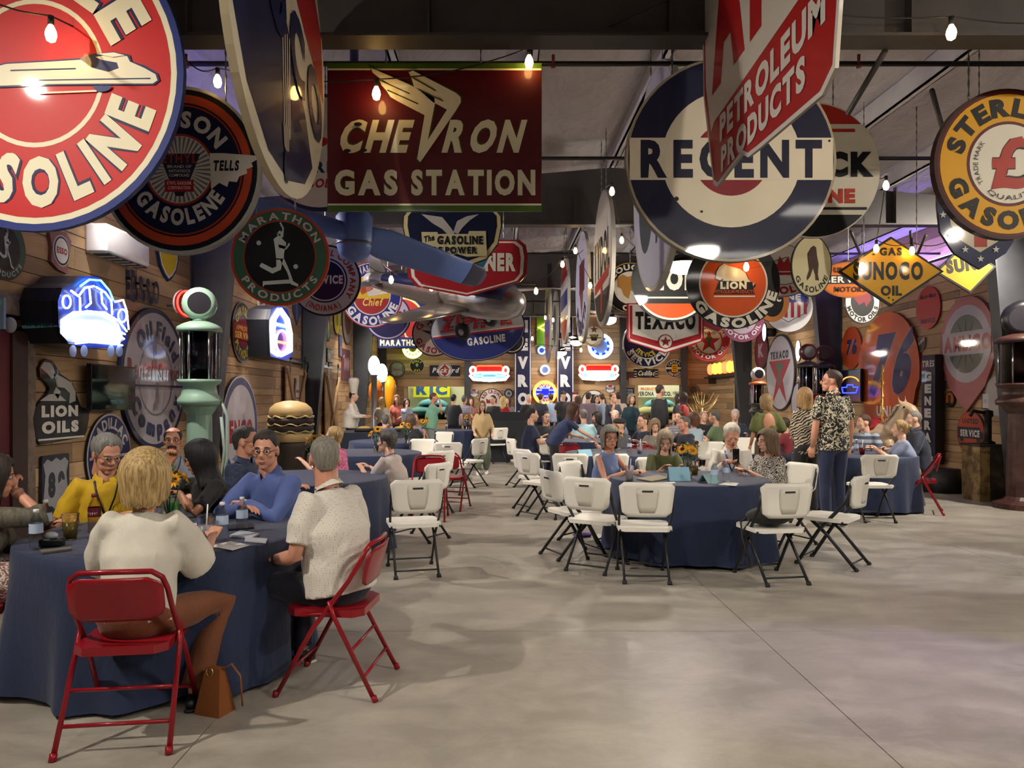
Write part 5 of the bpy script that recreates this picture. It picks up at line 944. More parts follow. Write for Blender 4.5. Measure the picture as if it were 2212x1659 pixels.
wall_disc(1457, 796, 20, 'navy and white disc sign with gold plaque reading service', ('d8d4cc', '17182c'), (('CADILLAC', 155, 25, False), ('SERVICE', -150, -30, True)), lambda s: s.poly(rect(-.95, -.08, .95, .14), 'd8d4cc').poly(rect(-.34, -.4, .34, .46, .1), 'd8a41c').polys([rect(-.2, -.25 + .2 * k, .2, -.15 + .2 * k) for k in range(3)], '7a5a14'))
s = SB('script_sign', 'black oblong sign with white script under a yellow crest', 1395, 806, 26); s.plate(rect(-1, -.36, 1, .34), '17181b').polys([rect(-.98, -.3 + .2 * k, -.75, -.24 + .2 * k) for k in range(3)] + [rect(.75, -.3 + .2 * k, .98, -.24 + .2 * k) for k in range(3)], 'd8d4cc').text('Cadillac', -.68, -.2, .7, .2, 'e8e6e2', .03, .25).poly(rect(-.6, .34, .6, .56), 'c9a82a').disc(.28, '26262c', 0, .62).done()
wall_disc(1497, 842, 13, 'round brass coloured relief sign beside the cream window', ('6a5240', '8a7058', '5c4638'))
for k, (u, v, lab, c) in enumerate(((1362, 812, 'small dark framed picture with brown print on the back post', '5c2f2a'), (1358, 846, 'small dark framed picture with pale blue print on the back post', '8fa4c8'))):
    s = SB('picture_frame', lab, u, v, 9, cat='picture'); s.plate(rect(-1.2, -.9, 1.2, .9), '17151a').poly(rect(-.95, -.65, .95, .65), c).text('PEP 88' if k else 'I', -.6 if k else -.05, -.15, .6 if k else .05, .2, '2a2c3a', .03).done()
for u in (828, 1010, 1346, 1478):
    p = at(u, 800, YB - .12); one('wall_post', G().box((-.11, -.1, 0), (.11, .1, 4.6), STEEL), 'dark square steel post against the back wall, %s' % {828: 'nearest the chef statue', 1010: 'between the yellow window and the neon car', 1346: 'beside the small framed pictures', 1478: 'beyond the cream window'}[u], 'post', (p.x, YB - .12, 0), group='posts along the back wall')
# display rooms: yellow sign and teal truck, cream sign and teal truck
s = Sign('yellow_sign', 'yellow sign with large blue capitals inside the lit back window', at(943, 850, YB + 1.6), 1, thick=.04); s.plate(s.px([(893, 826), (972, 826), (972, 858), (893, 858)]), 'e2dc2a'); T_(s, 'RIC', 899, 830, 966, 853, '2a4a7a', w=.06, gap=.16); s.done()
s = Sign('cream_sign', 'cream sign with black capitals inside the other lit back window', at(1425, 848, YB + 1.6), 1, thick=.04); s.plate(s.px([(1370, 830), (1480, 830), (1480, 858), (1370, 858)]), 'ece6cc'); T_(s, 'VERONA', 1376, 846, 1412, 855, '26262c', w=.04); T_(s, 'CO.', 1434, 846, 1450, 855, '26262c', w=.04); T_(s, 'VERONA', 1452, 846, 1476, 852, '26262c', w=.02); T_(s, 'PRODUCTS', 1384, 837, 1420, 843, 'b5502c', w=.03); s.done()
for k, (u, lab) in enumerate(((935, 'pale teal car bonnet in the display room with the yellow sign'), (1425, 'cream and teal car cab in the display room with the cream sign'))):
    r = empty('display_car', at(u, 905, YB + .9), 0, lab, 'car'); r.location.z = 0; tc = M('7ac0c0' if k == 0 else 'e6dfa0', .25)
    G().ell((0, 0, .95), (.95, .5, .35), tc, 20, 10).obj('body', r); G().ell((.0, .05, 1.25), (.6, .4, .28), M('6ab4c4', .1), 20, 10).obj('windscreen', r)
    for x in (-.6, .6): G().lathe([(0, -.1), (.3, -.1), (.3, .1), (0, .1)], M('1a1a1a', .7), 18, T=Matrix.Translation((x, -.3, .3)) @ Matrix.Rotation(R(90), 4, 'X')).obj('wheel', r)
    G().box((-.7, -.35, .3), (.7, .35, .75), tc, .05).obj('chassis', r)
# serving counter and dark station on the floor at the back
r = empty('serving_station', at(1088, 960, 18.4), 0, 'black boxed serving station beyond the walking woman', 'counter'); r.location.z = 0; bk = M('141520', .5)
G().box((-.62, -.3, 0), (.62, .3, .98), bk).obj('body', r); G().box((-.62, -.3, .98), (-.58, .3, 1.2), bk).obj('side_panel', r); G().box((-.62, .26, .98), (.62, .3, 1.2), bk).obj('back_panel', r)
r = empty('buffet_table', (-3.4, 17.0, 0), 0, 'dark clothed buffet table with food trays beside the chef statue', 'table'); G().box((-.1, -.9, 0), (1.3, .5, .8), M('101a30', .8, kind='fabric')).obj('skirt', r)
for k in range(3):
    q = empty('food_tray', (-2.95 + .4 * k, 16.5, .8), 0, 'steel food tray on the buffet, %s from the chef statue' % ['first', 'second', 'third'][k], 'tray', 'food trays on the buffet'); G().box((-.17, -.25, 0), (.17, .25, .09), M('2a2622', .4, .6), .02).obj('pan', q); G().ell((0, 0, .09), (.14, .2, .04), M('c9a860', .8)).obj('food', q)

# glowing white pump globes on posts and carved orange cones in the far corner by the chef statue
for k, (u, v, Y, lab) in enumerate(((808, 790, 20.4, 'glowing white globe on a post behind the chef statue'), (825, 806, 21.6, 'second glowing white globe on a post, lower, behind the chef statue'))):
    p = at(u, v, Y); r = empty('globe_post', (p.x, p.y, 0), 0, lab, 'globe lamp'); G().lathe([(0, 0), (.2, 0), (.18, .05), (.09, .1), (.08, p.z - .3), (.12, p.z - .25), (0, p.z - .25)], M('8f8f92', .3, .6), 16).obj('post', r); G().ell((0, 0, p.z), (.16, .1, .27), M('f6fbff', .4, emit=4.0), 18, 12).obj('globe', r)
for k, (u, v, Y, c, lab) in enumerate(((812, 868, 21.0, 'c46a1c', 'tall carved orange cone ornament by the back corner'), (841, 858, 22.4, 'd8921c', 'tall carved golden cone ornament by the back corner'))):
    p = at(u, v, Y); r = empty('cone_ornament', (p.x, p.y, 0), 0, lab, 'ornament'); G().lathe([(0, .0), (.16, 0), (.14, .04), (.04, .1), (.05, p.z - .55), (0, p.z - .55)], M('3a2a20', .6), 14).obj('stand', r)
    G().lathe([(0, p.z - .6), (.07, p.z - .55), (.13, p.z - .1), (.21, p.z + .25), (.19, p.z + .45), (.1, p.z + .6), (0, p.z + .64)], M(c, .35, kind='enamel'), 18).obj('cone', r)
# gilded branch ornament on a stand
p = at(1515, 905, 19.2); r = empty('gilded_tree', (p.x, p.y, 0), 0, 'pale gold branching tree ornament behind the far seated guests', 'ornament'); gd = M('c9ae74', .3, .5); g = G().tube([(0, 0, 0), (0, 0, 1.0), (.02, 0, 1.3)], [.05, .04, .03], gd, 8); rg = random.Random(5)
for k in range(16): a = rg.random() * 6.28; z = .95 + .4 * rg.random(); l = .25 + .2 * rg.random(); g.tube([(0, 0, z), (l * .6 * math.cos(a), l * .6 * math.sin(a), z + .15), (l * math.cos(a), l * math.sin(a), z + .38)], [.018, .012, .004], gd, 6)
g.obj('branches', r)
r = empty('emergency_lamp', at(22, 702, 6.6), 0, 'grey twin head emergency lamp beside the exit sign', 'lamp'); G().ell((0, 0, 0), (.05, .05, .07), M('9a9aa4', .4), 12, 8).obj('head', r); G().tube([(0, 0, .05), (-.14, .02, .08)], .012, M('8a8a92', .4), 6).obj('arm', r)
# ================================================================ chairs
IV = M('f0ede2', .42); LEG = M('2c2d30', .4, .3); RED = M('8e1420', .3, kind='enamel'); RUB = M('1a1a1c', .7)
def panel(g, w0, w1, z0, z1, yf, th, mat, nx=10, nz=8, round_=.05):
    """curved slab: width w0 at the bottom, w1 at the top, yf(x,z) gives depth"""
    vs_ = []
    for i in range(nz + 1):
        t = i / nz; z = z0 + (z1 - z0) * t; w = w0 + (w1 - w0) * t
        e = min(t, 1 - t) * (z1 - z0); k = 1 if e >= round_ else 1 - (1 - math.sqrt(max(0, 1 - (1 - e / round_) ** 2))) * round_ / (w / 2)
        for j in range(nx + 1):
            x = (j / nx - .5) * w * k; vs_.append((x, yf(x, z), z))
    n = len(vs_); vs_ += [(x, y - th, z) for x, y, z in vs_]; fs_ = []
    for i in range(nz):
        for j in range(nx):
            a = i * (nx + 1) + j; b = a + 1; c = a + nx + 2; d = a + nx + 1; fs_ += [(a, b, c, d), (n + d, n + c, n + b, n + a)]
    rim = [j for j in range(nx + 1)] + [i * (nx + 1) + nx for i in range(1, nz + 1)] + [nz * (nx + 1) + j for j in range(nx - 1, -1, -1)] + [i * (nx + 1) for i in range(nz - 1, 0, -1)]
    for a, b in zip(rim, rim[1:] + rim[:1]): fs_.append((a, a + n, b + n, b))
    return g.add(vs_, fs_, mat, True)
def seat_mesh(mat, w, y0, y1, z, th, dish, rd=.05):
    g = G(); nx, ny = 10, 8; vs_ = []
    for i in range(ny + 1):
        t = i / ny; y = y0 + (y1 - y0) * t; e = min(t, 1 - t) * (y1 - y0); k = 1 if e >= rd else 1 - (1 - math.sqrt(max(0, 1 - (1 - e / rd) ** 2))) * rd / (w / 2)
        for j in range(nx + 1):
            x = (j / nx - .5) * w * k; vs_.append((x, y, z - dish * math.sin(math.pi * t) * (1 - (2 * x / w) ** 2)))
    n = len(vs_); vs_ += [(x, y, z - th) for x, y, _ in vs_]; fs_ = []
    for i in range(ny):
        for j in range(nx):
            a = i * (nx + 1) + j; b = a + 1; c = a + nx + 2; d = a + nx + 1; fs_ += [(a, b, c, d), (n + d, n + c, n + b, n + a)]
    rim = [j for j in range(nx + 1)] + [i * (nx + 1) + nx for i in range(1, ny + 1)] + [ny * (nx + 1) + j for j in range(nx - 1, -1, -1)] + [i * (nx + 1) for i in range(ny - 1, 0, -1)]
    for a, b in zip(rim, rim[1:] + rim[:1]): fs_.append((a, a + n, b + n, b))
    return g.add(vs_, fs_, mat, False)
def white_chair():
    r = empty('folding_chair')
    seat_mesh(IV, .45, -.20, .23, .455, .035, .012).obj('seat', r)
    yf = lambda x, z: -.205 - .12 * (z - .56) + .045 * (1 - (x / .235) ** 2) * -1
    b = panel(G(), .40, .47, .555, .845, yf, .028, IV, round_=.045).obj('backrest', r)
    yh = yf(0, .773) - .028; G().box((-.045, yh - .004, .766), (.045, yh + .002, .781), M('26262a', .6)).obj('handle_slot', b)
    panel(G(), .15, .20, .59, .80, lambda x, z: yf(x, z) - .0265, .003, M('dbd7ca', .5), 6, 4, .012).obj('recess', b)
    for s in (-1, 1):
        G().tube([(s * .20, .25, 0), (s * .205, .05, .33), (s * .222, -.20, .62), (s * .215, -.245, .80)], [(.011, .017)] * 4, LEG, 8, side=(1, 0, 0)).tube([(s * .2, .252, 0), (s * .2, .245, .025)], .02, RUB, 8).obj('leg', r)
        G().tube([(s * .185, -.28, 0), (s * .185, -.02, .30), (s * .185, .13, .43)], [(.011, .016)] * 3, LEG, 8, side=(1, 0, 0)).tube([(s * .185, -.283, 0), (s * .185, -.265, .025)], .02, RUB, 8).obj('leg', r)
        G().tube([(s * .21, .12, .425), (s * .21, -.17, .425)], .01, LEG, 6).obj('seat_rail', r)
    G().tube([(-.2, .215, .07), (.2, .215, .07)], .008, LEG, 6).obj('crossbar', r); G().tube([(-.185, -.23, .06), (.185, -.23, .06)], .008, LEG, 6).obj('crossbar', r)
    return r
def red_chair():
    r = empty('folding_chair')
    seat_mesh(RED, .40, -.20, .21, .45, .038, .008).obj('seat', r)
    yf = lambda x, z: -.185 - .25 * (z - .58) - .03 * (1 - (x / .23) ** 2)
    panel(G(), .40, .40, .565, .765, yf, .006, RED, round_=.06).obj('backrest', r)
    P_ = [(-.225, .25, 0), (-.215, .06, .35), (-.208, -.13, .60), (-.205, -.19, .70), (-.19, -.215, .755), (-.15, -.232, .785), (0, -.25, .79), (.15, -.232, .785), (.19, -.215, .755), (.205, -.19, .70), (.208, -.13, .60), (.215, .06, .35), (.225, .25, 0)]
    G().tube(P_, .0125, RED, 8).tube([(-.225, .252, 0), (-.224, .245, .03)], .017, RED, 8).tube([(.225, .252, 0), (.224, .245, .03)], .017, RED, 8).obj('frame', r)
    for s in (-1, 1):
        G().tube([(s * .235, -.28, 0), (s * .222, -.06, .42), (s * .218, -.03, .50)], .0125, RED, 8).tube([(s * .235, -.282, 0), (s * .234, -.27, .03)], .017, RED, 8).obj('leg', r)
        G().tube([(s * .212, .12, .42), (s * .215, -.05, .44)], .008, RED, 6).obj('hinge_link', r)
    for z, y in ((.12, -.217), (.25, -.15)): G().tube([(-.23, y, z), (.23, y, z)], .009, RED, 6).obj('crossbar', r)
    G().tube([(-.22, .19, .12), (.22, .19, .12)], .009, RED, 6).obj('crossbar', r)
    return r
WP, RP = white_chair(), red_chair(); used = {}
def chair(kind, x, y, face, label, group=None):
    """face: heading in degrees, 0 looks away from the camera, 90 to the image's left"""
    p = WP if kind == 'w' else RP
    o = p if kind not in used else copy_tree(p); used[kind] = 1
    o.location = (x, y, 0); o.rotation_euler = (0, 0, R(face)); tag(o, label, 'chair', group or ('white resin folding chairs' if kind == 'w' else 'red metal folding chairs')); return o
def ch(kind, u, y, face, label): return chair(kind, (u - VX) / F * y, y, face, label)
T1, T2, T3, T4, T5, T6 = (-1.96, 4.45), (1.90, 7.52), (-1.95, 7.55), (-1.95, 11.0), (-1.95, 14.0), (-1.35, 18.7)
U2, U3, U4, V1, V2 = (1.80, 11.0), (1.85, 14.2), (1.9, 17.4), (5.05, 10.7), (5.0, 14.6)
chair('r', -1.70, 3.50, 8, 'red metal folding chair under the blonde woman in the white blouse')
chair('r', -.88, 4.08, 84, 'red metal folding chair under the man in the dotted white shirt')
chair('r', -2.86, 3.98, -62, 'red metal folding chair under the patterned skirt at the edge of the picture')
ch('w', 893, 6.70, 14, 'empty white folding chair behind the man in the dotted shirt')
ch('w', 905, 8.25, 60, 'white folding chair under the woman in the pastel striped top')
ch('r', 972, 10.55, -14, 'empty red folding chair in the aisle, beside two white chairs')
ch('w', 975, 12.2, -8, 'empty white folding chair just beyond the red aisle chair')
ch('w', 1012, 13.2, 55, 'empty white folding chair turned sideways beyond the red aisle chair')
ch('w', 928, 10.2, 40, 'white folding chair tucked behind the woman in the pastel top')
ch('w', 905, 12.6, 170, 'white folding chair facing the camera by the second aisle table')
ch('w', 945, 15.4, 150, 'white folding chair at the third aisle table')
ch('r', 925, 9.6, 180, 'red folding chair pushed under the second aisle table')
ch('r', 1112, 19.3, -80, 'empty red folding chair beside the black serving station')
ch('w', 1068, 18.0, 30, 'white folding chair behind the walking woman')
chair('w', 1.25, 6.50, -4, 'empty white folding chair facing the table squarely, nearest to the camera')
chair('w', .90, 6.86, -30, 'empty white folding chair set at an angle, second at the ringed table')
chair('w', .74, 7.38, -66, 'empty white folding chair seen nearly from the side, with lilac cloth beneath')
chair('w', 2.33, 6.44, 10, 'white folding chair with a dark bag on its seat')
chair('w', 3.10, 7.00, 48, 'empty white folding chair side on beside the tall man in the floral shirt')
chair('w', .98, 8.12, -130, 'white folding chair under the grey haired woman in the blue top')
chair('w', 1.86, 8.62, -176, 'white folding chair under the woman in olive')
chair('w', 2.64, 8.56, 160, 'white folding chair under the man in the white shirt')
chair('w', 3.02, 7.98, 112, 'white folding chair under the woman in the black and white blouse')
ch('w', 1172, 9.85, -52, 'empty white folding chair in the aisle ahead of the bending woman')
ch('w', 1160, 10.5, -60, 'white folding chair in the aisle partly hidden by its neighbour')
ch('w', 1133, 13.2, -70, 'white folding chair under the man in the navy polo')
ch('w', 1178, 13.4, 20, 'white folding chair beside the bending woman')
ch('w', 1235, 9.75, -10, 'white folding chair with its back to the ringed table')
ch('w', 1310, 9.7, 5, 'white folding chair behind the grey haired woman')
ch('r', 1225, 12.2, 175, 'red folding chair beside the bending woman')
ch('w', 1542, 11.8, 175, 'empty white folding chair behind the white haired man')
ch('w', 1612, 13.0, 170, 'white folding chair beyond the woman with the open back')
ch('w', 1880, 9.55, -2, 'empty white folding chair in front of the striped shirt table')
ch('r', 1985, 10.2, 62, 'red folding chair under the woman in the pale blue tee')
ch('r', 1700, 10.6, -80, 'red folding chair behind the zebra blouse')
ch('r', 1390, 11.8, 180, 'red folding chair beyond the woman in olive')
ch('r', 1480, 12.6, 150, 'red folding chair under the man in the navy jacket')
# ================================================================ round tables under navy cloths
NAVY = M('15264a', .75, kind='fabric'); WD = M('9a7a55', .6)
def table(x, y, label, r=.915, seed=1, drop=.03):
    t = empty('round_table', (x, y, 0), 0, 'round folding table under ' + label, 'table', 'round tables under navy cloths')
    G().lathe([(0, .715), (r - .02, .715), (r - .015, .74), (0, .74)], WD, 36).obj('tabletop', t)
    for k in range(4): a = R(45 + 90 * k); G().tube([(.5 * math.cos(a), .5 * math.sin(a), 0), (.5 * math.cos(a), .5 * math.sin(a), .715)], .016, LEG, 8).obj('leg', t)
    g = G(); rg = random.Random(seed); n = 96; ph = [rg.random() * 6.28 for _ in range(4)]; K = [rg.choice((7, 8, 9)), rg.choice((12, 13)), rg.choice((19, 21))]
    rows = [(0.0, .752), (.5, .752), (.93, .752), (.985, .750), (1.0, .742)] + [(1.0, .742 - (.742 - drop) * i / 9) for i in range(1, 10)]; vs_ = []
    for k, (q, z) in enumerate(rows):
        d = max(0, .742 - z) / .7
        for j in range(n):
            a = 2 * math.pi * j / n; w = math.sin(K[0] * a + ph[0]) * .6 + math.sin(K[1] * a + ph[1]) * .5 + .25 * math.sin(K[2] * a + ph[2])
            rr = r * q + d * (.045 + .062 * w) if q == 1.0 else r * q
            zz = z + (.012 * math.sin(5 * a + ph[3]) * d); vs_.append((rr * math.cos(a), rr * math.sin(a), max(zz, .008)))
    fs_ = []
    for i in range(len(rows) - 1):
        for j in range(n): fs_.append((i * n + j, i * n + (j + 1) % n, (i + 1) * n + (j + 1) % n, (i + 1) * n + j))
    g.add(vs_, fs_, NAVY, True); one('tablecloth', g, label, 'tablecloth', (x, y, 0), 0, 'navy tablecloths')
for k, (p, lab) in enumerate(((T1, 'navy cloth on the table of the blonde bob woman'), (T2, 'navy cloth on the table ringed by empty white chairs'), (T3, 'navy cloth on the table of the woman in the pastel top'), (T4, 'navy cloth on the second aisle table beyond the pastel top'), (T5, 'navy cloth on the third aisle table'), (T6, 'navy cloth on the far aisle table before the display window'),
        (U2, 'navy cloth on the table behind the grey haired woman'), (U3, 'navy cloth on the table of the man in the navy polo'), (U4, 'navy cloth on the far table before the toothed grille neon'), (V1, 'navy cloth on the table of the striped shirt man'), (V2, 'navy cloth on the table near the dark red pumps'))):
    table(p[0], p[1], lab, r=.78 if k < 2 else .82, seed=k + 2)
# ================================================================ tableware
ZT = .755
PET = M('e6eef4', .05, kind='glass', alpha=.55); LAB = M('b9cce8', .4); CAPW = M('e8e8ea', .5)
def bottle_proto(name='water_bottle', body=PET, lab=LAB, capm=CAPW, h=.21, r=.033):
    o = empty(name); k = h / .21
    G().lathe([(0, 0), (r * .9, 0), (r, .01 * k), (r * .94, .03 * k), (r, .05 * k), (r * .95, .07 * k), (r, .09 * k), (r, .13 * k), (r * .8, .155 * k), (r * .42, .18 * k), (r * .40, .19 * k)], body, 16).obj('body', o)
    G().lathe([(r * 1.01, .085 * k), (r * 1.01, .135 * k)], lab, 16).obj('label', o); G().lathe([(0, .208 * k), (r * .42, .208 * k), (r * .44, .19 * k), (0, .19 * k)], capm, 14).obj('cap', o); return o
CUP = M('e2dfe6', .1, kind='glass', alpha=.6)
def cup_proto(straw=True, fill='d8cdd8', h=.14):
    o = empty('plastic_cup'); G().lathe([(0, .003), (.030, .003), (.032, 0), (.045, h), (.047, h + .003), (.044, h)], CUP, 18).obj('wall', o)
    G().lathe([(0, .006), (.030, .006), (.040, h * .7), (0, h * .7)], M(fill, .2), 18).obj('drink', o)
    if straw: G().tube([(.0, 0, .02), (.012, .0, h + .07)], .004, M('e6e6ea', .4), 8).obj('straw', o)
    return o
PETAL, CORE, LEAF = M('e0a010', .6), M('3a2410', .9), M('3c5a2c', .7)
def vase_proto(seed, n=5):
    o = empty('flower_vase'); rg = random.Random(seed)
    G().lathe([(0, .004), (.045, .004), (.045, 0), (.05, .1), (.042, .15), (.048, .17), (.046, .17), (.040, .15), (.046, .1)], PET, 18).obj('jar', o)
    g = G()
    for k in range(34):
        a = rg.random() * 6.28; q = rg.random() * .11; z = .16 + rg.random() * .17; p = Vector((q * math.cos(a), q * math.sin(a), z)); d = Vector((math.cos(a), math.sin(a), .6)).normalized(); sd = Vector((-math.sin(a), math.cos(a), 0)); l = .05 + .03 * rg.random()
        g.add([p, p + d * l * .5 + sd * .016, p + d * l, p + d * l * .5 - sd * .016], [(0, 1, 2, 3)], LEAF if k % 4 else M('c9d0b8', .7))
    for k in range(7): a = rg.random() * 6.28; g.tube([(0, 0, .02), (.08 * math.cos(a), .08 * math.sin(a), .3)], .004, LEAF, 5)
    g.obj('greenery', o)
    for k in range(n):
        a = 6.28 * k / n + rg.random() * .5; q = .07 + .05 * rg.random(); z = .27 + .09 * rg.random(); N_ = Vector((math.cos(a), math.sin(a), .75)).normalized(); c = Vector((q * math.cos(a), q * math.sin(a), z))
        X_ = N_.orthogonal().normalized(); Y_ = N_.cross(X_); g = G()
        for m_ in range(15):
            b = 6.283 * m_ / 15; d = X_ * math.cos(b) + Y_ * math.sin(b); e = X_ * -math.sin(b) + Y_ * math.cos(b)
            g.add([c + d * .016, c + d * .04 + e * .011 + N_ * .006, c + d * .062 + N_ * -.002, c + d * .04 - e * .011 + N_ * .006], [(0, 1, 2, 3)], PETAL)
        g.ell(c + N_ * .004, (.02, .02, .02), CORE if k % 2 else M('a8741a', .8), 10, 6); g.obj('sunflower', o)
    return o
PR = {'bottle': bottle_proto(), 'pepper': bottle_proto('soda_bottle', M('c9a878', .05, kind='glass', alpha=.6), M('5c1420', .4), M('6a1a24', .4), .23, .036), 'cup': cup_proto(), 'cup0': cup_proto(False, '7a6a30'), 'tea': cup_proto(True, '7a1c1c'), 'vase': vase_proto(3), 'vase2': vase_proto(8, 4)}
_first = set()
def item(kind, u, v, label, cat, group=None, z=ZT, rz=0.0, loc=None):
    p = PR[kind]; o = p if kind not in _first else copy_tree(p); _first.add(kind)
    o.location = loc or atZ(u, v, z); o.rotation_euler = (0, 0, rz); tag(o, label, cat, group); return o
WBG = 'clear water bottles'
item('bottle', 78, 1186, 'clear water bottle with blue label at the edge of the near left table', 'bottle', WBG); item('bottle', 98, 1158, 'clear water bottle just behind another by the yellow polo man', 'bottle', WBG)
item('bottle', 480, 1165, 'clear water bottle next to the cup with the straw', 'bottle', WBG); item('bottle', 523, 1150, 'clear water bottle in front of the man in the blue shirt', 'bottle', WBG)
item('cup0', 152, 1165, 'large clear plastic cup with a little brown drink', 'cup'); item('pepper', 204, 1150, 'soda bottle with dark red label and cap', 'bottle'); item('cup', 444, 1172, 'clear cup of iced drink with white straw on the near left table', 'cup', 'cups with straws')
item('vase', 365, 1130, 'jar of yellow sunflowers on the near left table', 'flowers', 'sunflower jars'); item('vase', 815, 978, 'jar of sunflowers before the woman in the pastel top', 'flowers', 'sunflower jars', rz=1); item('vase2', 682, 1012, 'jar of sunflowers between the blue shirt man and the dotted shirt man', 'flowers', 'sunflower jars')
item('vase2', 878, 958, 'jar of sunflowers beside the grey curly hair', 'flowers', 'sunflower jars', rz=2); item('vase', 915, 938, 'jar with one bold sunflower on the third aisle table', 'flowers', 'sunflower jars', rz=3); item('vase2', 1010, 928, 'jar of sunflowers on the far aisle table', 'flowers', 'sunflower jars', rz=1)
item('vase', 1485, 1032, 'jar of sunflowers on the table ringed by white chairs', 'flowers', 'sunflower jars', rz=2.2); item('vase2', 1326, 976, 'jar of sunflowers behind the grey haired woman', 'flowers', 'sunflower jars', rz=.7); item('vase', 1232, 945, 'jar of sunflowers beside the bending woman', 'flowers', 'sunflower jars', rz=.2)
item('cup', 1360, 1038, 'clear cup with straw before the grey haired woman', 'cup', 'cups with straws'); item('bottle', 1543, 1045, 'clear water bottle before the white haired man', 'bottle', WBG); item('bottle', 1568, 1040, 'clear water bottle between the white haired man and the patterned blouse', 'bottle', WBG); item('cup0', 1500, 1026, 'short clear cup by the blue folded card', 'cup')
item('bottle', 1360, 978, 'clear water bottle on the table behind the woman in olive', 'bottle', WBG); item('cup', 1382, 980, 'clear cup with straw on the table behind the woman in olive', 'cup', 'cups with straws')
item('tea', 1862, 982, 'cup of red drink before the striped shirt man', 'cup'); item('bottle', 1850, 980, 'clear water bottle before the striped shirt man', 'bottle', WBG); item('cup', 1838, 978, 'clear cup with straw before the striped shirt man', 'cup', 'cups with straws')
item('bottle', 567, 1030, 'clear water bottle behind the man in the blue shirt', 'bottle', WBG); item('cup', 700, 1022, 'clear cup with straw beside the pink shirt', 'cup', 'cups with straws'); item('bottle', 965, 928, 'clear water bottle on the far aisle table', 'bottle', WBG)
# soda can
p = atZ(376, 1122, ZT); r = empty('soda_can', p, 0, 'green soda can beside the sunflower jar', 'can'); G().lathe([(0, 0), (.028, 0), (.033, .008), (.033, .112), (.027, .122), (0, .12)], M('1f7a3a', .25, .3), 18).obj('body', r)
g = G()
for k, c in enumerate('Sprite'):
    v_, f_, a, b = glyph(c, .02); q = []
    for x_, z_ in v_:
        th = (-60 + 22 * k + (x_ - a) * 24) * math.pi / 180 - math.pi / 2; q.append((.0335 * math.cos(th), .0335 * math.sin(th), .05 + z_ * .03))
    g.add(q, f_, M('e6ece8', .4))
g.obj('lettering', r)
g = G()
for k, c in enumerate('DrPepper'):
    v_, f_, a, b = glyph(c, .01); q = []
    for x_, z_ in v_:
        th = (-75 + 17 * k + (x_ - a) * 20) * math.pi / 180 - math.pi / 2; q.append((.0372 * math.cos(th), .0372 * math.sin(th), .112 + z_ * .02))
    g.add(q, f_, M('d8d0c8', .4))
g.obj('lettering', PR['pepper'])
def flat(name, pts, label, cat, c, z=ZT, th=.002):
    P_ = [atZ(u, v, z) for u, v in pts]; ctr = sum(P_, Vector()) / len(P_); n = len(P_); g = G(); m = M(c, .6)
    g.add([p - ctr + Vector((0, 0, th)) for p in P_] + [p - ctr for p in P_], [tuple(range(n))[::-1], tuple(range(n, 2 * n))] + [(i, (i + 1) % n, (i + 1) % n + n, i + n) for i in range(n)], m)
    return one(name, g, label, cat, ctr)
flat('paper_sheet', [(450, 1180), (498, 1170), (540, 1178), (502, 1189)], 'white paper sheet at the near edge of the left table', 'paper', 'dcdcd8'); flat('phone', [(528, 1170), (532, 1163), (578, 1166), (574, 1174)], 'phone with pale screen beside the white paper sheet', 'phone', 'b9bcc4', th=.008)
flat('napkin', [(496, 1160), (520, 1148), (560, 1156), (545, 1164)], 'crumpled clear wrapper by the water bottle', 'napkin', 'bcc4d2', th=.01); flat('phone', [(488, 1138), (545, 1132), (548, 1142), (492, 1146)], 'black phone lying near the blue shirt man', 'phone', '16171c', th=.009); flat('tablet', [(85, 1192), (150, 1184), (155, 1189), (92, 1197)], 'thin grey tablet by the black sunglasses case', 'tablet', '6a645c', th=.01)
flat('name_card', [(405, 1133), (424, 1130), (426, 1134), (408, 1137)], 'small white name card by the green can', 'card', 'e2e2e0'); flat('magazine', [(1375, 1036), (1420, 1028), (1448, 1034), (1408, 1042)], 'open magazine before the woman in olive', 'magazine', '8a7c64', th=.012); flat('paper_sheet', [(1552, 1047), (1572, 1041), (1596, 1044), (1590, 1050)], 'small white napkin at the near edge of the ringed table', 'napkin', 'd4d6d4'); flat('paper_sheet', [(1438, 1042), (1456, 1041), (1460, 1044), (1444, 1046)], 'thin white slip beside the folded blue card', 'paper', 'd4d6d4')
p = atZ(112, 1180, ZT); r = empty('sunglasses_case', p, .2, 'black sunglasses resting on a case by the water bottles', 'sunglasses'); G().box((-.06, -.03, 0), (.06, .03, .045), M('101014', .35), .012).obj('case', r); G().ell((0, -.01, .06), (.035, .02, .02), M('c4ccd4', .3)).obj('lens', r)
def tent(u, v, w, h, c, label, rz=0.0):
    p = atZ(u, v, ZT); g = G(); d = .06
    for s_ in (-1, 1): g.add([(-w, s_ * d, 0), (w, s_ * d, 0), (w, 0, h), (-w, 0, h)], [(0, 1, 2, 3)], M(c, .6)); g.add([(-w, s_ * d * .96, 0), (w, s_ * d * .96, 0), (w, 0, h - .003), (-w, 0, h - .003)], [(0, 1, 2, 3)], M(c, .6))
    o = one('folded_card', g, label, 'card', p, rz)
    return o
tent(1466, 1038, .10, .13, '8fc0d8', 'pale blue folded card standing on the ringed table'); tent(1530, 1042, .09, .08, '9cc8cc', 'pale teal folded card fallen beside the water bottles', .7); tent(1262, 985, .10, .09, '8fc0d8', 'pale blue folded card on the table behind the grey haired woman', .4); tent(1315, 976, .09, .08, '8fc0d8', 'pale blue folded card beside the sunflowers behind the grey haired woman', -.3)
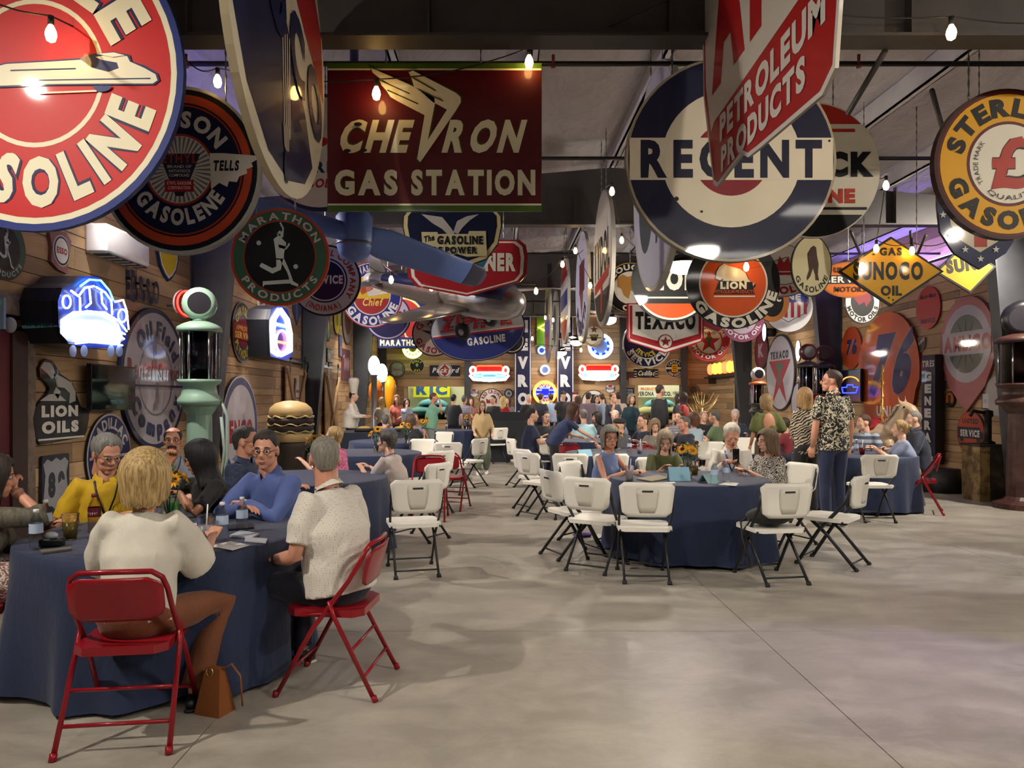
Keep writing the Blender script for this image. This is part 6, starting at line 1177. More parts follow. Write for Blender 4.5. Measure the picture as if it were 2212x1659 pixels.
# bags
r = empty('handbag', (-1.40, 3.70, 0), -.35, 'tan leather handbag with strap on the floor by the brown trousers', 'handbag'); lt = M('8a4f22', .45); g = G()
v_ = [(-.07, -.06, 0), (.08, -.06, 0), (.08, .06, 0), (-.07, .06, 0), (-.035, -.02, .22), (.05, -.02, .22), (.05, .02, .22), (-.035, .02, .22)]; g.add(v_, [(3, 2, 1, 0), (4, 5, 6, 7), (0, 1, 5, 4), (1, 2, 6, 5), (2, 3, 7, 6), (3, 0, 4, 7)], lt); g.obj('body', r)
G().tube([(.04, 0, .21), (.09, .02, .24), (.125, .04, .18), (.13, .05, .03)], [(.014, .004)] * 4, lt, 6).obj('strap', r); G().tube([(.02 * math.cos(q / 8 * 6.28), -.03, .205 + .02 * math.sin(q / 8 * 6.28)) for q in range(8)], .004, M('d8c090', .2, 1), 6, closed=True).obj('buckle', r)
r = empty('shoulder_bag', (2.32, 6.46, .46), .1, 'dark grey soft bag lying on a white chair seat', 'bag'); g = G().ell((0, 0, .07), (.2, .14, .08), M('2a2826', .7, kind='fabric'), 16, 8).ell((.12, .02, .08), (.12, .11, .07), M('3a2f28', .7, kind='fabric'), 14, 8); g.obj('body', r); G().tube([(-.16, .05, .06), (-.24, .02, .02), (-.26, -.06, -.1), (-.25, -.1, -.25), (-.24, -.02, -.05), (-.18, -.05, .05)], .008, M('1c1b1c', .6), 6).obj('strap', r)
p = atZ(1258, 1160, 0); one('lilac_cloth', G().ell((0, 0, .02), (.11, .05, .025), M('6a4a9c', .8, kind='fabric'), 14, 6).ell((.06, .03, .02), (.06, .05, .02), M('6a4a9c', .8, kind='fabric'), 12, 6), 'crumpled lilac cloth on the floor under the ringed table chairs', 'cloth', (p.x, p.y, .005))
# ================================================================ hanging things: string lights, big blue fan, model plane
BULB = M('ffc872', .4, emit=BULB_POWER); SOC = M('17151a', .6)
def bulb_proto():
    r = empty('string_bulb'); G().tube([(0, 0, .03), (0, 0, -.02)], .016, SOC, 8).obj('socket', r); G().lathe([(.012, -.02), (.026, -.05), (.03, -.075), (.022, -.105), (0, -.118)], BULB, 12).obj('glass', r); return r
BP = bulb_proto(); nb = 0
def strand(pts, Y, label, wire_from=None, wire_to=None):
    global nb
    P_ = []
    for q in pts:
        y = q[2] if len(q) > 2 else Y; p = at(q[0], q[1], y); P_.append(p)
        o = BP if nb == 0 else copy_tree(BP); nb += 1; o.location = p + Vector((0, 0, .055)); tag(o, 'glowing bulb, %s along the %s' % (['first', 'second', 'third', 'fourth', 'fifth'][len(P_) - 1], label.replace('black string light ', '')), 'bulb', 'string light bulbs')
    W_ = ([wire_from] if wire_from else []) + [p + Vector((0, 0, .085)) for p in P_] + ([wire_to] if wire_to else [])
    pts2 = []
    for a, b in zip(W_, W_[1:]):
        for k in range(6): t = k / 6; pts2.append(a.lerp(b, t) - Vector((0, 0, .05 * math.sin(math.pi * t))))
    pts2.append(W_[-1]); one('string_light_wire', G().tube(pts2, .005, SOC, 5), label, 'wire', group='string light wires')
strand([(110, 68)], 4.1, 'black string light wire in front of the red disc sign', at(-120, -60, 3.6), at(402, 130, 5.5)); strand([(470, 172), (813, 198, 5.25), (1143, 130, 5.3)], 5.5, 'black string light wire crossing the maroon wing sign', at(402, 130, 5.5), at(1460, -10, 4.6))
strand([(2055, 66)], 4.6, 'black string light wire above the yellow ringed disc', at(1640, 0, 4.6), at(2400, 30, 4.6)); strand([(1322, 411), (1343, 517, 10.4)], 8.3, 'black string light wire beside the cream edge on disc', at(1285, 395, 8.3), at(1400, 545, 10.6)); strand([(1914, 398), (1893, 535, 8.4), (1970, 540, 8.5)], 7.6, 'black string light wire by the yellow diamond', at(1890, 370, 7.6), at(2050, 520, 8.6))
strand([(845, 602), (932, 618), (1077, 608, 9.2), (1158, 627, 10.6), (1215, 569, 11.0)], 9.2, 'black string light wire by the red banner and model plane', at(790, 570, 9.2), at(1260, 540, 11.4)); strand([(1124, 664), (1243, 540), (1275, 615)], 11.5, 'black string light wire threading the edge on discs', at(1080, 650, 11.5), at(1330, 600, 11.5)); strand([(1612, 574)], 8.0, 'black string light wire under the target disc', at(1540, 560, 8.0), at(1700, 555, 8.0))
strand([(1178, 685), (1195, 690), (1150, 730), (1130, 745), (1255, 755)], 18.0, 'black string light wire before the tall lettered signs', at(1140, 670, 18.0), at(1300, 735, 18.0)); strand([(1437, 680, 12.6), (1475, 710, 12.6), (1523, 688, 12.6), (1555, 660, 12.6)], 12.6, 'black string light wire before the white pennant', at(1400, 665, 12.6), at(1600, 640, 12.6))
hub = at(765, 505, 6.8); tip = at(1045, 603, 8.0); BL = M('5a73b4', .45); BD = M('4a4c66', .4)
r = empty('blue_fan', hub, 0, 'big slate blue two bladed hall fan with bullet shaped hub', 'ceiling fan')
G().lathe([(0, -.26), (.06, -.25), (.13, -.2), (.155, -.12), (.158, -.1), (.165, .15), (.12, .2), (0, .2)], BL, 24).lathe([(.158, -.105), (.164, -.1), (.164, -.088), (.158, -.08)], BD, 24).obj('hub', r); G().tube([(0, 0, .2), (0, 0, roof_z(hub.x) - hub.z - .003)], .04, BD, 10).obj('downrod', r)
for s_ in (1, -1):
    d = (tip - hub) * s_; d.z = (tip - hub).z if s_ > 0 else .12; L_ = d.length; e = d.normalized(); ho = Vector((e.y, -e.x, 0)).normalized(); cdir = (ho * .62 + Vector((0, 0, .78))) ; cdir = (cdir - e * cdir.dot(e)).normalized()
    pts_ = [e * (L_ * t) for t in (.03, .12, .2, .35, .6, .85, .86, .96, 1.0)]; rad_ = [(.10, .08), (.13, .05), (.155, .03), (.15, .026), (.14, .022), (.13, .018), (.131, .018), (.12, .016), (.06, .008)]
    g = G(); g.tube(pts_[:6], rad_[:6], BL, 16, side=cdir); g.tube(pts_[5:], rad_[5:], BD, 16, side=cdir); g.obj('blade', r)
nose, tail = at(1132, 660, 9.1), at(800, 604, 10.4); wa, wb_ = at(835, 702, 8.7), at(1190, 603, 10.3)
ax = (nose - tail).normalized(); ww = (wb_ - wa); ww = (ww - ax * ww.dot(ax)).normalized(); up = ww.cross(ax); up = up if up.z > 0 else -up; LN = (nose - tail).length; c0 = (nose + tail) / 2
r = empty('model_airplane', c0, 0, 'silver model airplane with navy stripe hanging on wires', 'model airplane'); SIL = M('a9a6a4', .28, .85); NVY = M('1a2148', .35)
fp = [tail - c0 + ax * (LN * t) for t in (0, .02, .12, .3, .5, .66, .8, .92, .98, 1)]; fr = [.03, .09, .12, .16, .21, .235, .23, .19, .13, .04]
G().tube(fp, [(a, a * 1.1) for a in fr], SIL, 24, side=ww).obj('fuselage', r); G().tube([p + up * (f * .55) for p, f in zip(fp[2:8], fr[2:8])], [(f * .95, f * .62) for f in fr[2:8]], NVY, 20, side=ww).obj('stripe', r)
G().ell(tail - c0, (.1, .1, .1), M('d2d0cc', .3), 14, 8).obj('tail_cap', r)
for s_ in (1, -1):
    b0 = ax * (LN * .12) - up * .12; G().tube([b0, b0 + ww * (s_ * .7) + up * .05 - ax * .05, b0 + ww * (s_ * 1.28) + up * .12 - ax * .12, b0 + ww * (s_ * 1.34) + up * .125 - ax * .14], [(.32, .05), (.25, .035), (.15, .02), (.03, .008)], SIL, 14, side=ax).obj('wing', r)
    h0 = -ax * (LN * .42) + up * .03; G().tube([h0, h0 + ww * (s_ * .5) - ax * .04], [(.16, .018), (.09, .01)], SIL, 10, side=ax).obj('tailplane', r)
    w0 = ax * (LN * .2) + ww * (s_ * .3) - up * .14; G().tube([w0, w0 - up * .2 + ax * .03], .014, M('8a8886', .3, .9), 8).obj('strut', r)
    q = Matrix.Translation(w0 - up * .22 + ax * .03) @ frame((0, 0, 0), ax, up, ww); G().lathe([(0, -.03), (.06, -.035), (.1, -.03), (.115, 0), (.1, .03), (.06, .035), (0, .03)], M('18181a', .6), 20, T=q).lathe([(0, .037), (.045, .038), (0.0, .039)], M('d8d6d2', .4), 16, T=q).lathe([(0, -.037), (.045, -.038), (0.0, -.039)], M('d8d6d2', .4), 16, T=q).obj('wheel', r)
f0 = -ax * (LN * .43) + up * .1; G().tube([f0, f0 + up * .34 - ax * .1], [(.17, .018), (.08, .01)], M('8f8d8c', .4, .6), 10, side=ax).obj('fin', r)
for t in (-.6, .3): p = ax * t + up * .1; G().tube([p, (p.x, p.y, roof_z(c0.x + p.x) - c0.z - .003)], .004, M('8a8a8a', .4), 5).obj('wire', r)
# carousel horse on a brass pole
hp = at(1893, 960, 12.5); r = empty('carousel_horse', (hp.x, hp.y, 0), R(200), 'pale carousel horse with red saddle on a twisted brass pole', 'carousel horse'); hc = M('b39a7c', .4); g = G()
g.ell((0, 0, .95), (.19, .48, .22), hc).tube([(0, .34, 1.0), (0, .5, 1.22), (0, .58, 1.38)], [.17, .13, .10], hc, 14).tube([(0, .52, 1.42), (0, .68, 1.36), (0, .84, 1.2)], [.09, .085, .05], hc, 14).tube([(.06, .52, 1.46), (.075, .5, 1.58)], [.03, .006], hc, 8).tube([(-.06, .52, 1.46), (-.075, .5, 1.58)], [.03, .006], hc, 8)
for sx, sy, f in ((.1, .32, .15), (-.1, .32, -.1), (.1, -.34, -.1), (-.1, -.34, .12)): g.tube([(sx, sy, .85), (sx, sy + f, .55), (sx, sy + f * .3, .3), (sx, sy + f * .3 + .03, .22)], [.09, .055, .035, .04], hc, 10)
v_, f_ = remesh(g, .025, 3); G().add(v_, f_, hc, True).obj('body', r)
G().ell((0, -.02, 1.05), (.2, .22, .16), M('8c1a20', .4)).obj('saddle', r); g = G()
for k in range(9): t = k / 8; p = Vector((0, .28 + .26 * t, 1.16 + .3 * t)); g.tube([p, p + Vector((.03 if k % 2 else -.03, -.08, -.01)), p + Vector((.05 if k % 2 else -.05, -.1, -.1))], [.03, .025, .008], M('d0c2a4', .6), 8)
g.tube([(0, -.46, 1.0), (0, -.6, .9), (0, -.62, .65)], [.05, .06, .015], M('d0c2a4', .6), 8); g.obj('mane', r)
pts_ = []; g = G().tube([(0, .12, 0), (0, .12, 2.1)], .018, M('a8823c', .3, .8), 10); pts_ = [(.02 * math.cos(k * .6), .12 + .02 * math.sin(k * .6), .05 + k * .02) for k in range(100)]; g.tube(pts_, .008, M('c09a4c', .3, .8), 6); g.obj('pole', r)
for s_ in (-1, 1): G().ell((s_ * .085, .62, 1.40), (.012, .018, .018), M('14100e', .2), 8, 6).obj('eye', r)
# ================================================================ people
def sstep(a, b, x): t = min(1, max(0, (x - a) / (b - a))); return t * t * (3 - 2 * t)
_d = M('808080', .5)
def head_template(vox, it):
    g = G().ell((0, -.008, .03), (.074, .094, .086), _d, 20, 14).ell((0, .018, -.035), (.059, .068, .074), _d, 18, 12).ell((0, .058, -.094), (.027, .026, .022), _d, 12, 8)
    g.tube([(0, .082, .020), (0, .098, -.010), (0, .104, -.026)], [.009, .013, .016], _d, 10).ell((0, .097, -.033), (.019, .013, .010), _d, 10, 6).ell((0, .070, .024), (.052, .024, .012), _d, 14, 8)
    for s in (-1, 1): g.ell((s * .040, .054, -.020), (.024, .028, .022), _d, 12, 8).ell((s * .075, -.006, -.006), (.010, .022, .032), _d, 10, 8).ell((s * .034, .040, -.062), (.024, .030, .034), _d, 10, 8)
    g.ell((0, .050, -.058), (.040, .038, .036), _d, 14, 10).ell((0, .080, -.060), (.026, .013, .008), _d, 12, 6).ell((0, .079, -.071), (.022, .012, .008), _d, 12, 6).tube([(0, -.02, -.04), (0, -.035, -.15)], [.055, .055], _d, 14)
    return remesh(g, vox, it)
HEADS = {'n': head_template(.0065, 3), 'f': head_template(.014, 2)}
def hand_template(c1, c2, c3, thumb, spread=.0):
    g = G().tube([(0, -.02, 0), (0, .02, 0), (0, .06, 0), (0, .09, 0)], [(.026, .018), (.034, .016), (.040, .015), (.038, .012)], _d, 14, side=(1, 0, 0))
    for k, (x, l) in enumerate(((-.031, .068), (-.0105, .076), (.010, .070), (.029, .055))):
        p = Vector((x, .088 - .004 * abs(k - 1), 0)); a = 0; pts = [p - Vector((0, .02, 0)), p]; fx = spread * (k - 1.5)
        for da, q in ((c1, .46), (c2, .31), (c3, .23)): a += R(da); p = p + Vector((fx * l * q, math.cos(a) * l * q, -math.sin(a) * l * q)); pts.append(p)
        g.tube(pts, [.009, .0095, .009, .008, .0065], _d, 8)
    t = R(thumb); g.tube([(-.022, .015, -.004), (-.042, .045, -.010), (-.042 - .022 * math.sin(t), .07, -.016), (-.040 - .03 * math.sin(t), .094, -.022 - .02 * math.cos(t))], [.013, .012, .0105, .008], _d, 8)
    return remesh(g, .0048, 2)
HANDS = {'relax': hand_template(18, 26, 20, 40), 'flat': hand_template(4, 8, 6, 60, .25), 'fist': hand_template(58, 85, 55, 5), 'grip': hand_template(38, 55, 40, 20)}
SKIN = {'a': 'd09c82', 'b': 'e0b49a', 'c': 'c08a6a', 'd': '8f5c42', 'e': 'd29a80'}
def hair_mesh(st, mat, T, near):
    P_ = dict(front=.082, side=.028, back=-.06, th=.010, fa=52, top=0.0, amp=.02, taper=0.0, puff=1.0)
    P_.update({'short': {}, 'crop': dict(th=.005, back=-.05, side=.03, amp=.008), 'wavy': dict(th=.016, back=-.07, side=.0, amp=.04), 'bob': dict(th=.034, side=-.115, back=-.135, front=.07, fa=60, amp=.022, taper=-.12), 'bob2': dict(th=.048, side=-.10, back=-.125, front=.07, fa=60, amp=.02, taper=-.10), 'long': dict(th=.02, side=-.22, back=-.29, fa=48, amp=.05, taper=-.02), 'mid': dict(th=.026, side=-.13, back=-.17, fa=50, amp=.05, taper=.06), 'curly': dict(th=.035, side=-.08, back=-.12, fa=50, amp=.08), 'pixie': dict(th=.02, side=-.02, back=-.07, fa=50, amp=.04), 'bun': dict(th=.014, side=-.03, back=-.06, fa=50, amp=.015), 'bald': dict(th=.006, side=.0, back=-.06, top=58, amp=.01), 'sidepart': dict(th=.016, side=.026, back=-.06, front=.080, amp=.03)}[st])
    na, nr = (72, 18) if near else (28, 9); rg = random.Random(len(st) * 7 + int(T[0][3] * 100)); ph = [rg.random() * 6.28 for _ in range(5)]; vs_ = []; fs_ = []
    E = (.076 + P_['th'], .097 + P_['th'], .092 + P_['th']); C = Vector((0, -.010, .030))
    E0 = E; sh_ = P_['back'] > -.1
    for i in range(nr + 1):
        tk = P_['th'] * (1 - .95 * sstep(.5, 1, i / nr)) if sh_ else P_['th']; E = (.076 + tk, .097 + tk, .092 + tk)
        for j in range(na):
            a = 2 * math.pi * j / na; ad = abs((math.degrees(a) + 180) % 360 - 180)           # 0 = front
            e = P_['front'] + (P_['side'] - P_['front']) * sstep(P_['fa'] - 16, P_['fa'] + 16, ad); e = e + (P_['back'] - e) * sstep(95, 140, ad)
            z0 = C.z + E[2] * math.cos(R(P_['top'])); t = i / nr
            if e >= C.z:
                th0 = R(P_['top']); th1 = math.acos(max(-1, min(1, (e - C.z) / E[2]))); th = th0 + (th1 - th0) * t; q = math.sin(th); z = C.z + E[2] * math.cos(th)
            else:
                Larc = E[2] * 1.5; Ld = C.z - e; tt = t * (Larc + Ld)
                if tt < Larc: th = R(P_['top']) + (R(90) - R(P_['top'])) * tt / Larc; q = math.sin(th); z = C.z + E[2] * math.cos(th)
                else: dz = tt - Larc; z = C.z - dz; lim = .10; q = 1 - (.10 if e > -.1 else 0) * sstep(0, .09, dz) + P_['taper'] * dz / max(Ld, .01) - (.16 * sstep(.04, .13, dz) - .22 * sstep(.14, .28, dz) if e < -.15 else 0)
            wv = 1 + P_['amp'] * t * (math.sin(9 * a + ph[0]) + .7 * math.sin(17 * a + ph[1] + 4 * t) + .6 * math.sin(31 * a + ph[2]) * (1 if near else 0)) * .6
            if i == nr: wv *= .94
            vs_.append((E[0] * q * wv * math.sin(a), C.y + E[1] * q * wv * math.cos(a), z + P_['amp'] * .25 * (math.sin(13 * a + ph[3]) if i == nr else 0)))
    for i in range(nr):
        for j in range(na): fs_.append((i * na + j, i * na + (j + 1) % na, (i + 1) * na + (j + 1) % na, (i + 1) * na + j))
    if P_['top'] == 0: fs_ = fs_
    g = G().add(vs_, fs_, mat, True, T)
    if st == 'bun': g.ell((0, -.13, .03), (.045, .04, .04), mat, 12, 8, T)
    return g
def ik(S, W, a, b, hint):
    d = W - S; L_ = d.length; mx = (a + b) * .995
    if L_ > mx: W = S + d * (mx / L_); d = W - S; L_ = mx
    x = (a * a - b * b + L_ * L_) / (2 * L_); h = math.sqrt(max(a * a - x * x, 0)); e = d.normalized(); hv = hint - e * hint.dot(e); hv = hv.normalized() if hv.length > 1e-6 else e.orthogonal()
    return S + e * x + hv * h, W
ARM = {'table': (.20, .40, .795), 'lap': (.12, .30, .66), 'side': (.27, .04, None), 'fold': (-.08, .24, None)}
def person(label, u, Y, face, top, pose='sit', shirt=('4a5a80',), sleeve='s', pants=('23283a',), hair=('short', '4a3a2e', None), arms=('table', 'table'), hy=0.0, hp=0.0, w=1.0, fem=False, lean=6.0, skin='b', X=None, hands=('relax', 'relax'), knees=None, ankles=None, glasses=None, extra=None, shoes='1c1c1e', bare=False, hint=None, hdir=(None, None), coat=None, group=None, dorsal=(None, None), name='person', cat='person', skirt=None, beard=None, puff=0.0):
    near = Y < 9.6; mid = Y < 12.5
    x0 = (u - VX) / F * Y if X is None else X
    root = empty(name, (x0, Y, 0), R(face), label, cat, group)
    base = .455 if pose == 'sit' else 0.0; full = 1.395 if pose == 'sit' else 1.80
    cl = math.cos(R(lean)); fullr = (full - (.54 if pose == 'sit' else .96)) * cl + (.54 if pose == 'sit' else .96)
    s = top / fullr
    if pose == 'sit': sl = 1.0 if not fem else .96; ss = min(1.06, max(.74, (top - .53 - .255 * sl - .02) / (.55 * cl))); hip = .53; s = sl
    else: ss = s; hip = .96 * s
    up = Vector((0, math.sin(R(lean)), cl)); Pv = Vector((0, 0, hip)); at_ = lambda d, f=0.0: Pv + up * (d * ss) + Vector((0, cl, -math.sin(R(lean)))) * f
    sk = M(SKIN[skin], .5, kind='skin'); nb_ = at_(.55); hc = nb_ + Vector((0, .025, .125)) * s + up * .02
    HT = Matrix.Translation(hc) @ Matrix.Rotation(R(hy), 4, 'Z') @ Matrix.Rotation(R(-hp), 4, 'X') @ Matrix.Scale(s * (1.0 if not fem else .96) * 1.04, 4)
    B = G(); hv_, hf_ = HEADS['n' if near else 'f']; B.add(hv_, hf_, sk, True, HT)
    B.tube([at_(.40), at_(.52), hc + Vector((0, -.03, -.05)) * s], [.07 * s, .056 * s * (1 if not fem else .88), .052 * s], sk, 12)
    B.tube([at_(.0), at_(.2), at_(.42)], [(.12 * s, .09 * s), (.12 * s, .085 * s), (.13 * s, .08 * s)], sk, 12, side=(1, 0, 0))
    # face features
    if Y < 16 :
        ew, iw, lp_, bw_ = M('e6e0d8', .3), M('2a1c16', .2), M('9c5a52', .5), M(hair[1], .7)
        for q in (-1, 1):
            B.ell((q * .030, .0785, .006), (.0138, .010, .0076), ew, 10, 6, HT).ell((q * .030, .0872, .006), (.0064, .0025, .0066), iw, 8, 6, HT)
            B.tube([(q * .015, .0930, .029), (q * .032, .0920, .0325), (q * .05, .078, .025)], [.0030, .0036, .002], bw_, 6, T=HT)
        B.ell((0, .0905, -.0625), (.020, .005, .0035), lp_, 10, 6, HT).ell((0, .0915, -.0655), (.021, .0045, .0018), M('5a2a28', .6), 10, 6, HT).ell((0, .0905, -.0692), (.016, .005, .0038), lp_, 10, 6, HT)
    # arms
    sw = (.172 if not fem else .150) * (.9 + .1 * w) * s; S_ = {}; sleeves = []
    for k, q in ((0, 1), (1, -1)):
        S = at_(.475) + Vector((q * sw, 0, 0)); t = arms[k]; t = ARM[t] if isinstance(t, str) else t; W_ = Vector((q * t[0], t[1], t[2] if t[2] is not None else (.80 if pose == 'stand' and t[1] < .1 else 1.12) * s))
        hn = Vector((q * .38, -.30, -.9)) if not hint or not hint[k] else Vector(hint[k])
        Eb, W_ = ik(S, W_, .285 * s, .255 * s, hn); S_[k] = (S, Eb, W_)
        am = (.95 + .12 * (w - 1)) * (1 if not fem else .86) * s
        B.tube([S - Vector((q * .06, 0, 0)) * s, S, S.lerp(Eb, .5), Eb, Eb.lerp(W_, .3), W_], [.03 * am, .036 * am, .043 * am, .039 * am, .041 * am, .027 * am], sk, 12)
        d = (W_ - Eb).normalized(); hd = Vector(hdir[k]).normalized() if hdir[k] else d
        z_ = Vector(dorsal[k]) if dorsal[k] else Vector((0, -.2, 1)); z_ = z_ - hd * z_.dot(hd); z_ = z_.normalized() if z_.length > 1e-4 else hd.orthogonal(); x_ = hd.cross(z_)
        hm = frame(W_ - hd * .012, x_ * q, hd, z_) @ Matrix.Scale(s * (.98 if not fem else .88), 4)
        if Y < 14: hv2, hf2 = HANDS[hands[k]]; B.add(hv2, hf2 if q > 0 else [f[::-1] for f in hf2], sk, True, hm)
        else: B.tube([W_, W_ + hd * .09 * s, W_ + hd * .15 * s], [(.03 * s, .02 * s), (.04 * s, .018 * s), (.02 * s, .012 * s)], sk, 8)
    # legs
    hx = .09 * s
    if pose == 'sit': K = knees or [(.13, .43, .50), (-.13, .43, .50)]; A = ankles or [(.14, .40, .08), (-.14, .38, .08)]
    else: K = knees or [(.10, .03, .50 * s), (-.10, .02, .50 * s)]; A = ankles or [(.11, .0, .08), (-.11, -.02, .08)]
    K = [Vector(q) for q in K]; A = [Vector(q) for q in A]; Hp = [Pv + Vector((q * hx, 0, -.03)) for q in (1, -1)]
    for k in (0, 1): B.tube([Hp[k], K[k], A[k], A[k] + Vector((0, .02, -.04))], [.065 * s, .048 * s, .034 * s, .034 * s], sk, 10)
    B.obj('body', root)
    # trousers or skirt
    pm = M(pants[0], .75, kind=pants[1] if len(pants) > 1 else 'fabric', h2=pants[2] if len(pants) > 2 else None)
    g = G()
    if skirt:
        z1 = skirt
        if pose == 'sit': g.tube([Pv + Vector((0, -.06, .10)), Pv + Vector((0, .1, .02)), Vector((0, .42, .48)), Vector((0, .52, .36)), Vector((0, .54, z1))], [(.17, .12), (.21, .14), (.21, .12), (.21, .09), (.24, .12)], pm, 18, side=(1, 0, 0))
        else: g.tube([Pv + up * .12, Pv, Vector((0, 0, .6 * s)), Vector((0, .0, z1))], [(.14, .11), (.19, .15), (.2, .15), (.22, .16)], pm, 18, side=(1, 0, 0))
    else:
        tw = (.9 + .25 * (w - .9)) * s * (1.0 if not fem else 1.02); bw2 = puff if puff else 1.0
        g.ell(Pv + Vector((0, -.015, .0)), (.165 * tw * w ** .5, .135 * tw, .13 * s), pm, 16, 10)
        for k in (0, 1):
            m1 = Hp[k].lerp(K[k], .5); m2 = K[k].lerp(A[k], .5); q = 1 if k == 0 else -1
            g.tube([Hp[k] + Vector((0, -.03, 0)), Hp[k], m1, K[k], m2, A[k] + Vector((0, 0, .01))], [.085 * tw, .098 * tw, .088 * tw, .070 * tw * bw2, .064 * tw * bw2, .058 * tw * bw2], pm, 12)
    v_, f_ = remesh(g, .016 if near else (.024 if mid else .038), 3)
    if not bare: G().add(v_, f_, pm, True).obj('skirt' if skirt else 'trousers', root)
    for k in (0, 1):
        dr = (A[k] - K[k]); fy = Vector((0, 1, 0)); a = A[k]; g = G(); zf = a.z - .08
        g.tube([a + Vector((0, -.05, -.045)), a + Vector((0, .02, -.035)), a + Vector((0, .10, -.052)), a + Vector((0, .18, -.060)), a + Vector((0, .215, -.064))], [(.034, .026), (.04, .038), (.044, .026), (.04, .018), (.02, .010)], M(shoes, .5), 12, side=(1, 0, 0)).tube([a + Vector((0, -.085, -.05)), a + Vector((0, -.05, -.04))], [(.02, .02), (.034, .03)], M(shoes, .5), 12, side=(1, 0, 0))
        g.tube([a + Vector((0, -.09, -.073)), a + Vector((0, .05, -.073)), a + Vector((0, .15, -.073)), a + Vector((0, .22, -.073))], [(.028, .008), (.038, .008), (.045, .008), (.024, .007)], M('c9c5bc' if shoes in ('1c1c1e', 'd8d6d2') else shoes, .6), 10, side=(1, 0, 0)); g.obj('shoe', root)
    # shirt
    if shirt:
        sm = M(shirt[0], .75, kind=shirt[1] if len(shirt) > 1 and shirt[1] else 'fabric', h2=shirt[2] if len(shirt) > 2 else None, sc=shirt[3] if len(shirt) > 3 else 1.0)
        g = G(); f = s * (1 if not fem else .90); b = w
        rings = [(-.09 if pose == 'stand' else -.04, .172 * b, .128 * b), (.04, .168 * b, .125 * b), (.16, .160 * b, .120 * b * (1.08 if b > 1.08 else 1)), (.30, .172 * b, .125 * b), (.40, .185, .118), (.465, .172, .096), (.505, .125, .080), (.53, .074, .070)]
        g.tube([at_(d) for d, _, _ in rings], [(rx * f, ry * f) for _, rx, ry in rings], sm, 20, side=(1, 0, 0))
        if fem:
            for q in (-1, 1): g.ell(at_(.315, .085 * f) + Vector((q * .07 * f, 0, 0)), (.072 * f, .065 * f, .075 * f), sm, 12, 8)
        elif w > 1.05: g.ell(at_(.14, .05 * f), (.14 * b * f, .11 * b * f, .16 * f), sm, 14, 10)
        for k, q in ((0, 1), (1, -1)):
            S, Eb, W_ = S_[k]; am = f * (.96 + .1 * (w - 1))
            if sleeve == 's': g.tube([at_(.42) + Vector((q * sw * .35, 0, 0)), S - Vector((q * .01, 0, 0)), S.lerp(Eb, .4), S.lerp(Eb, .78)], [.07 * am, .073 * am, .070 * am, .066 * am], sm, 14)
            elif sleeve == 'p': g.tube([at_(.42) + Vector((q * sw * .35, 0, 0)), S, S.lerp(Eb, .3), S.lerp(Eb, .7), S.lerp(Eb, 1.0), Eb.lerp(W_, .06)], [.07 * am, .078 * am, .10 * am, .112 * am, .10 * am, .07 * am], sm, 14)
            elif sleeve == 'l': g.tube([at_(.42) + Vector((q * sw * .35, 0, 0)), S - Vector((q * .01, 0, 0)), S.lerp(Eb, .5), Eb, Eb.lerp(W_, .5), Eb.lerp(W_, .93)], [.07 * am, .070 * am, .064 * am, .056 * am, .050 * am, .040 * am], sm, 14)
            elif sleeve == 'h': g.tube([at_(.42) + Vector((q * sw * .35, 0, 0)), S - Vector((q * .01, 0, 0)), S.lerp(Eb, .5), Eb, Eb.lerp(W_, .3)], [.07 * am, .072 * am, .070 * am, .066 * am, .060 * am], sm, 14)
        v_, f_ = remesh(g, .0115 if near else (.02 if mid else .034), 4 if near else 2)
        v_ = np.array(v_)
        if mid:                                                       # soft creases in the cloth
            n_ = (np.sin(v_[:, 2] * 38 + 3 * np.sin(v_[:, 0] * 21 + x0)) + np.sin(v_[:, 0] * 33 + v_[:, 2] * 25 + Y * 3)) * .0022; c_ = np.array(at_(.25)); dr = v_ - c_; dr[:, 2] = 0; dr /= (np.linalg.norm(dr, axis=1, keepdims=True) + 1e-6); v_ = v_ + dr * n_[:, None]
        sh_o = G().add([tuple(q) for q in v_], f_, sm, True).obj('shirt', root)
        if mid and not fem and name == 'person':
            R_ = frame(at_(.548), Vector((1, 0, 0)), Vector((0, cl, -math.sin(R(lean)))), up) @ Matrix.Rotation(R(-14), 4, 'X'); cv = []; n = 21
            for i in range(n):
                a = R(16 + 328 * i / (n - 1)); fr_ = max(0, math.cos(a)) ** 2
                for rr, zz in ((.060, .026), (.066, .030), (.086 + .012 * fr_, -.014 - .045 * fr_)): cv.append((rr * s * math.sin(a), rr * s * math.cos(a), zz * s))
            G().add(cv, [(3 * i + q, 3 * i + q + 1, 3 * i + q + 4, 3 * i + q + 3) for i in range(n - 1) for q in (0, 1)], sm, True, R_).obj('collar', root)
    hm = M(hair[1], .55, kind='hair', h2=hair[2] if len(hair) > 2 else None)
    if hair[0] != 'none': hair_mesh(hair[0], hm, HT, near).obj('hair', root)
    if beard: G().ell((0, .060, -.088), (.036, .034, .034), M(beard, .8, kind='hair'), 14, 8, HT).tube([(-.034, .078, -.066), (-.03, .088, -.052), (0, .098, -.049), (.03, .088, -.052), (.034, .078, -.066)], .0075, M(beard, .8), 6, T=HT).obj('beard', root)
    if glasses:
        gm = M(glasses, .3); g = G()
        for q in (-1, 1):
            g.tube([(q * .033 + .021 * math.cos(a) * 1.0, .0975, .004 + .016 * math.sin(a)) for a in [6.283 * k / 12 for k in range(12)]], .0018, gm, 6, closed=True, T=HT); g.tube([(q * .054, .094, .006), (q * .078, .03, .01), (q * .08, -.01, .008)], .0018, gm, 6, T=HT)
        g.tube([(-.012, .099, .006), (.012, .099, .006)], .0018, gm, 6, T=HT); g.obj('glasses', root)
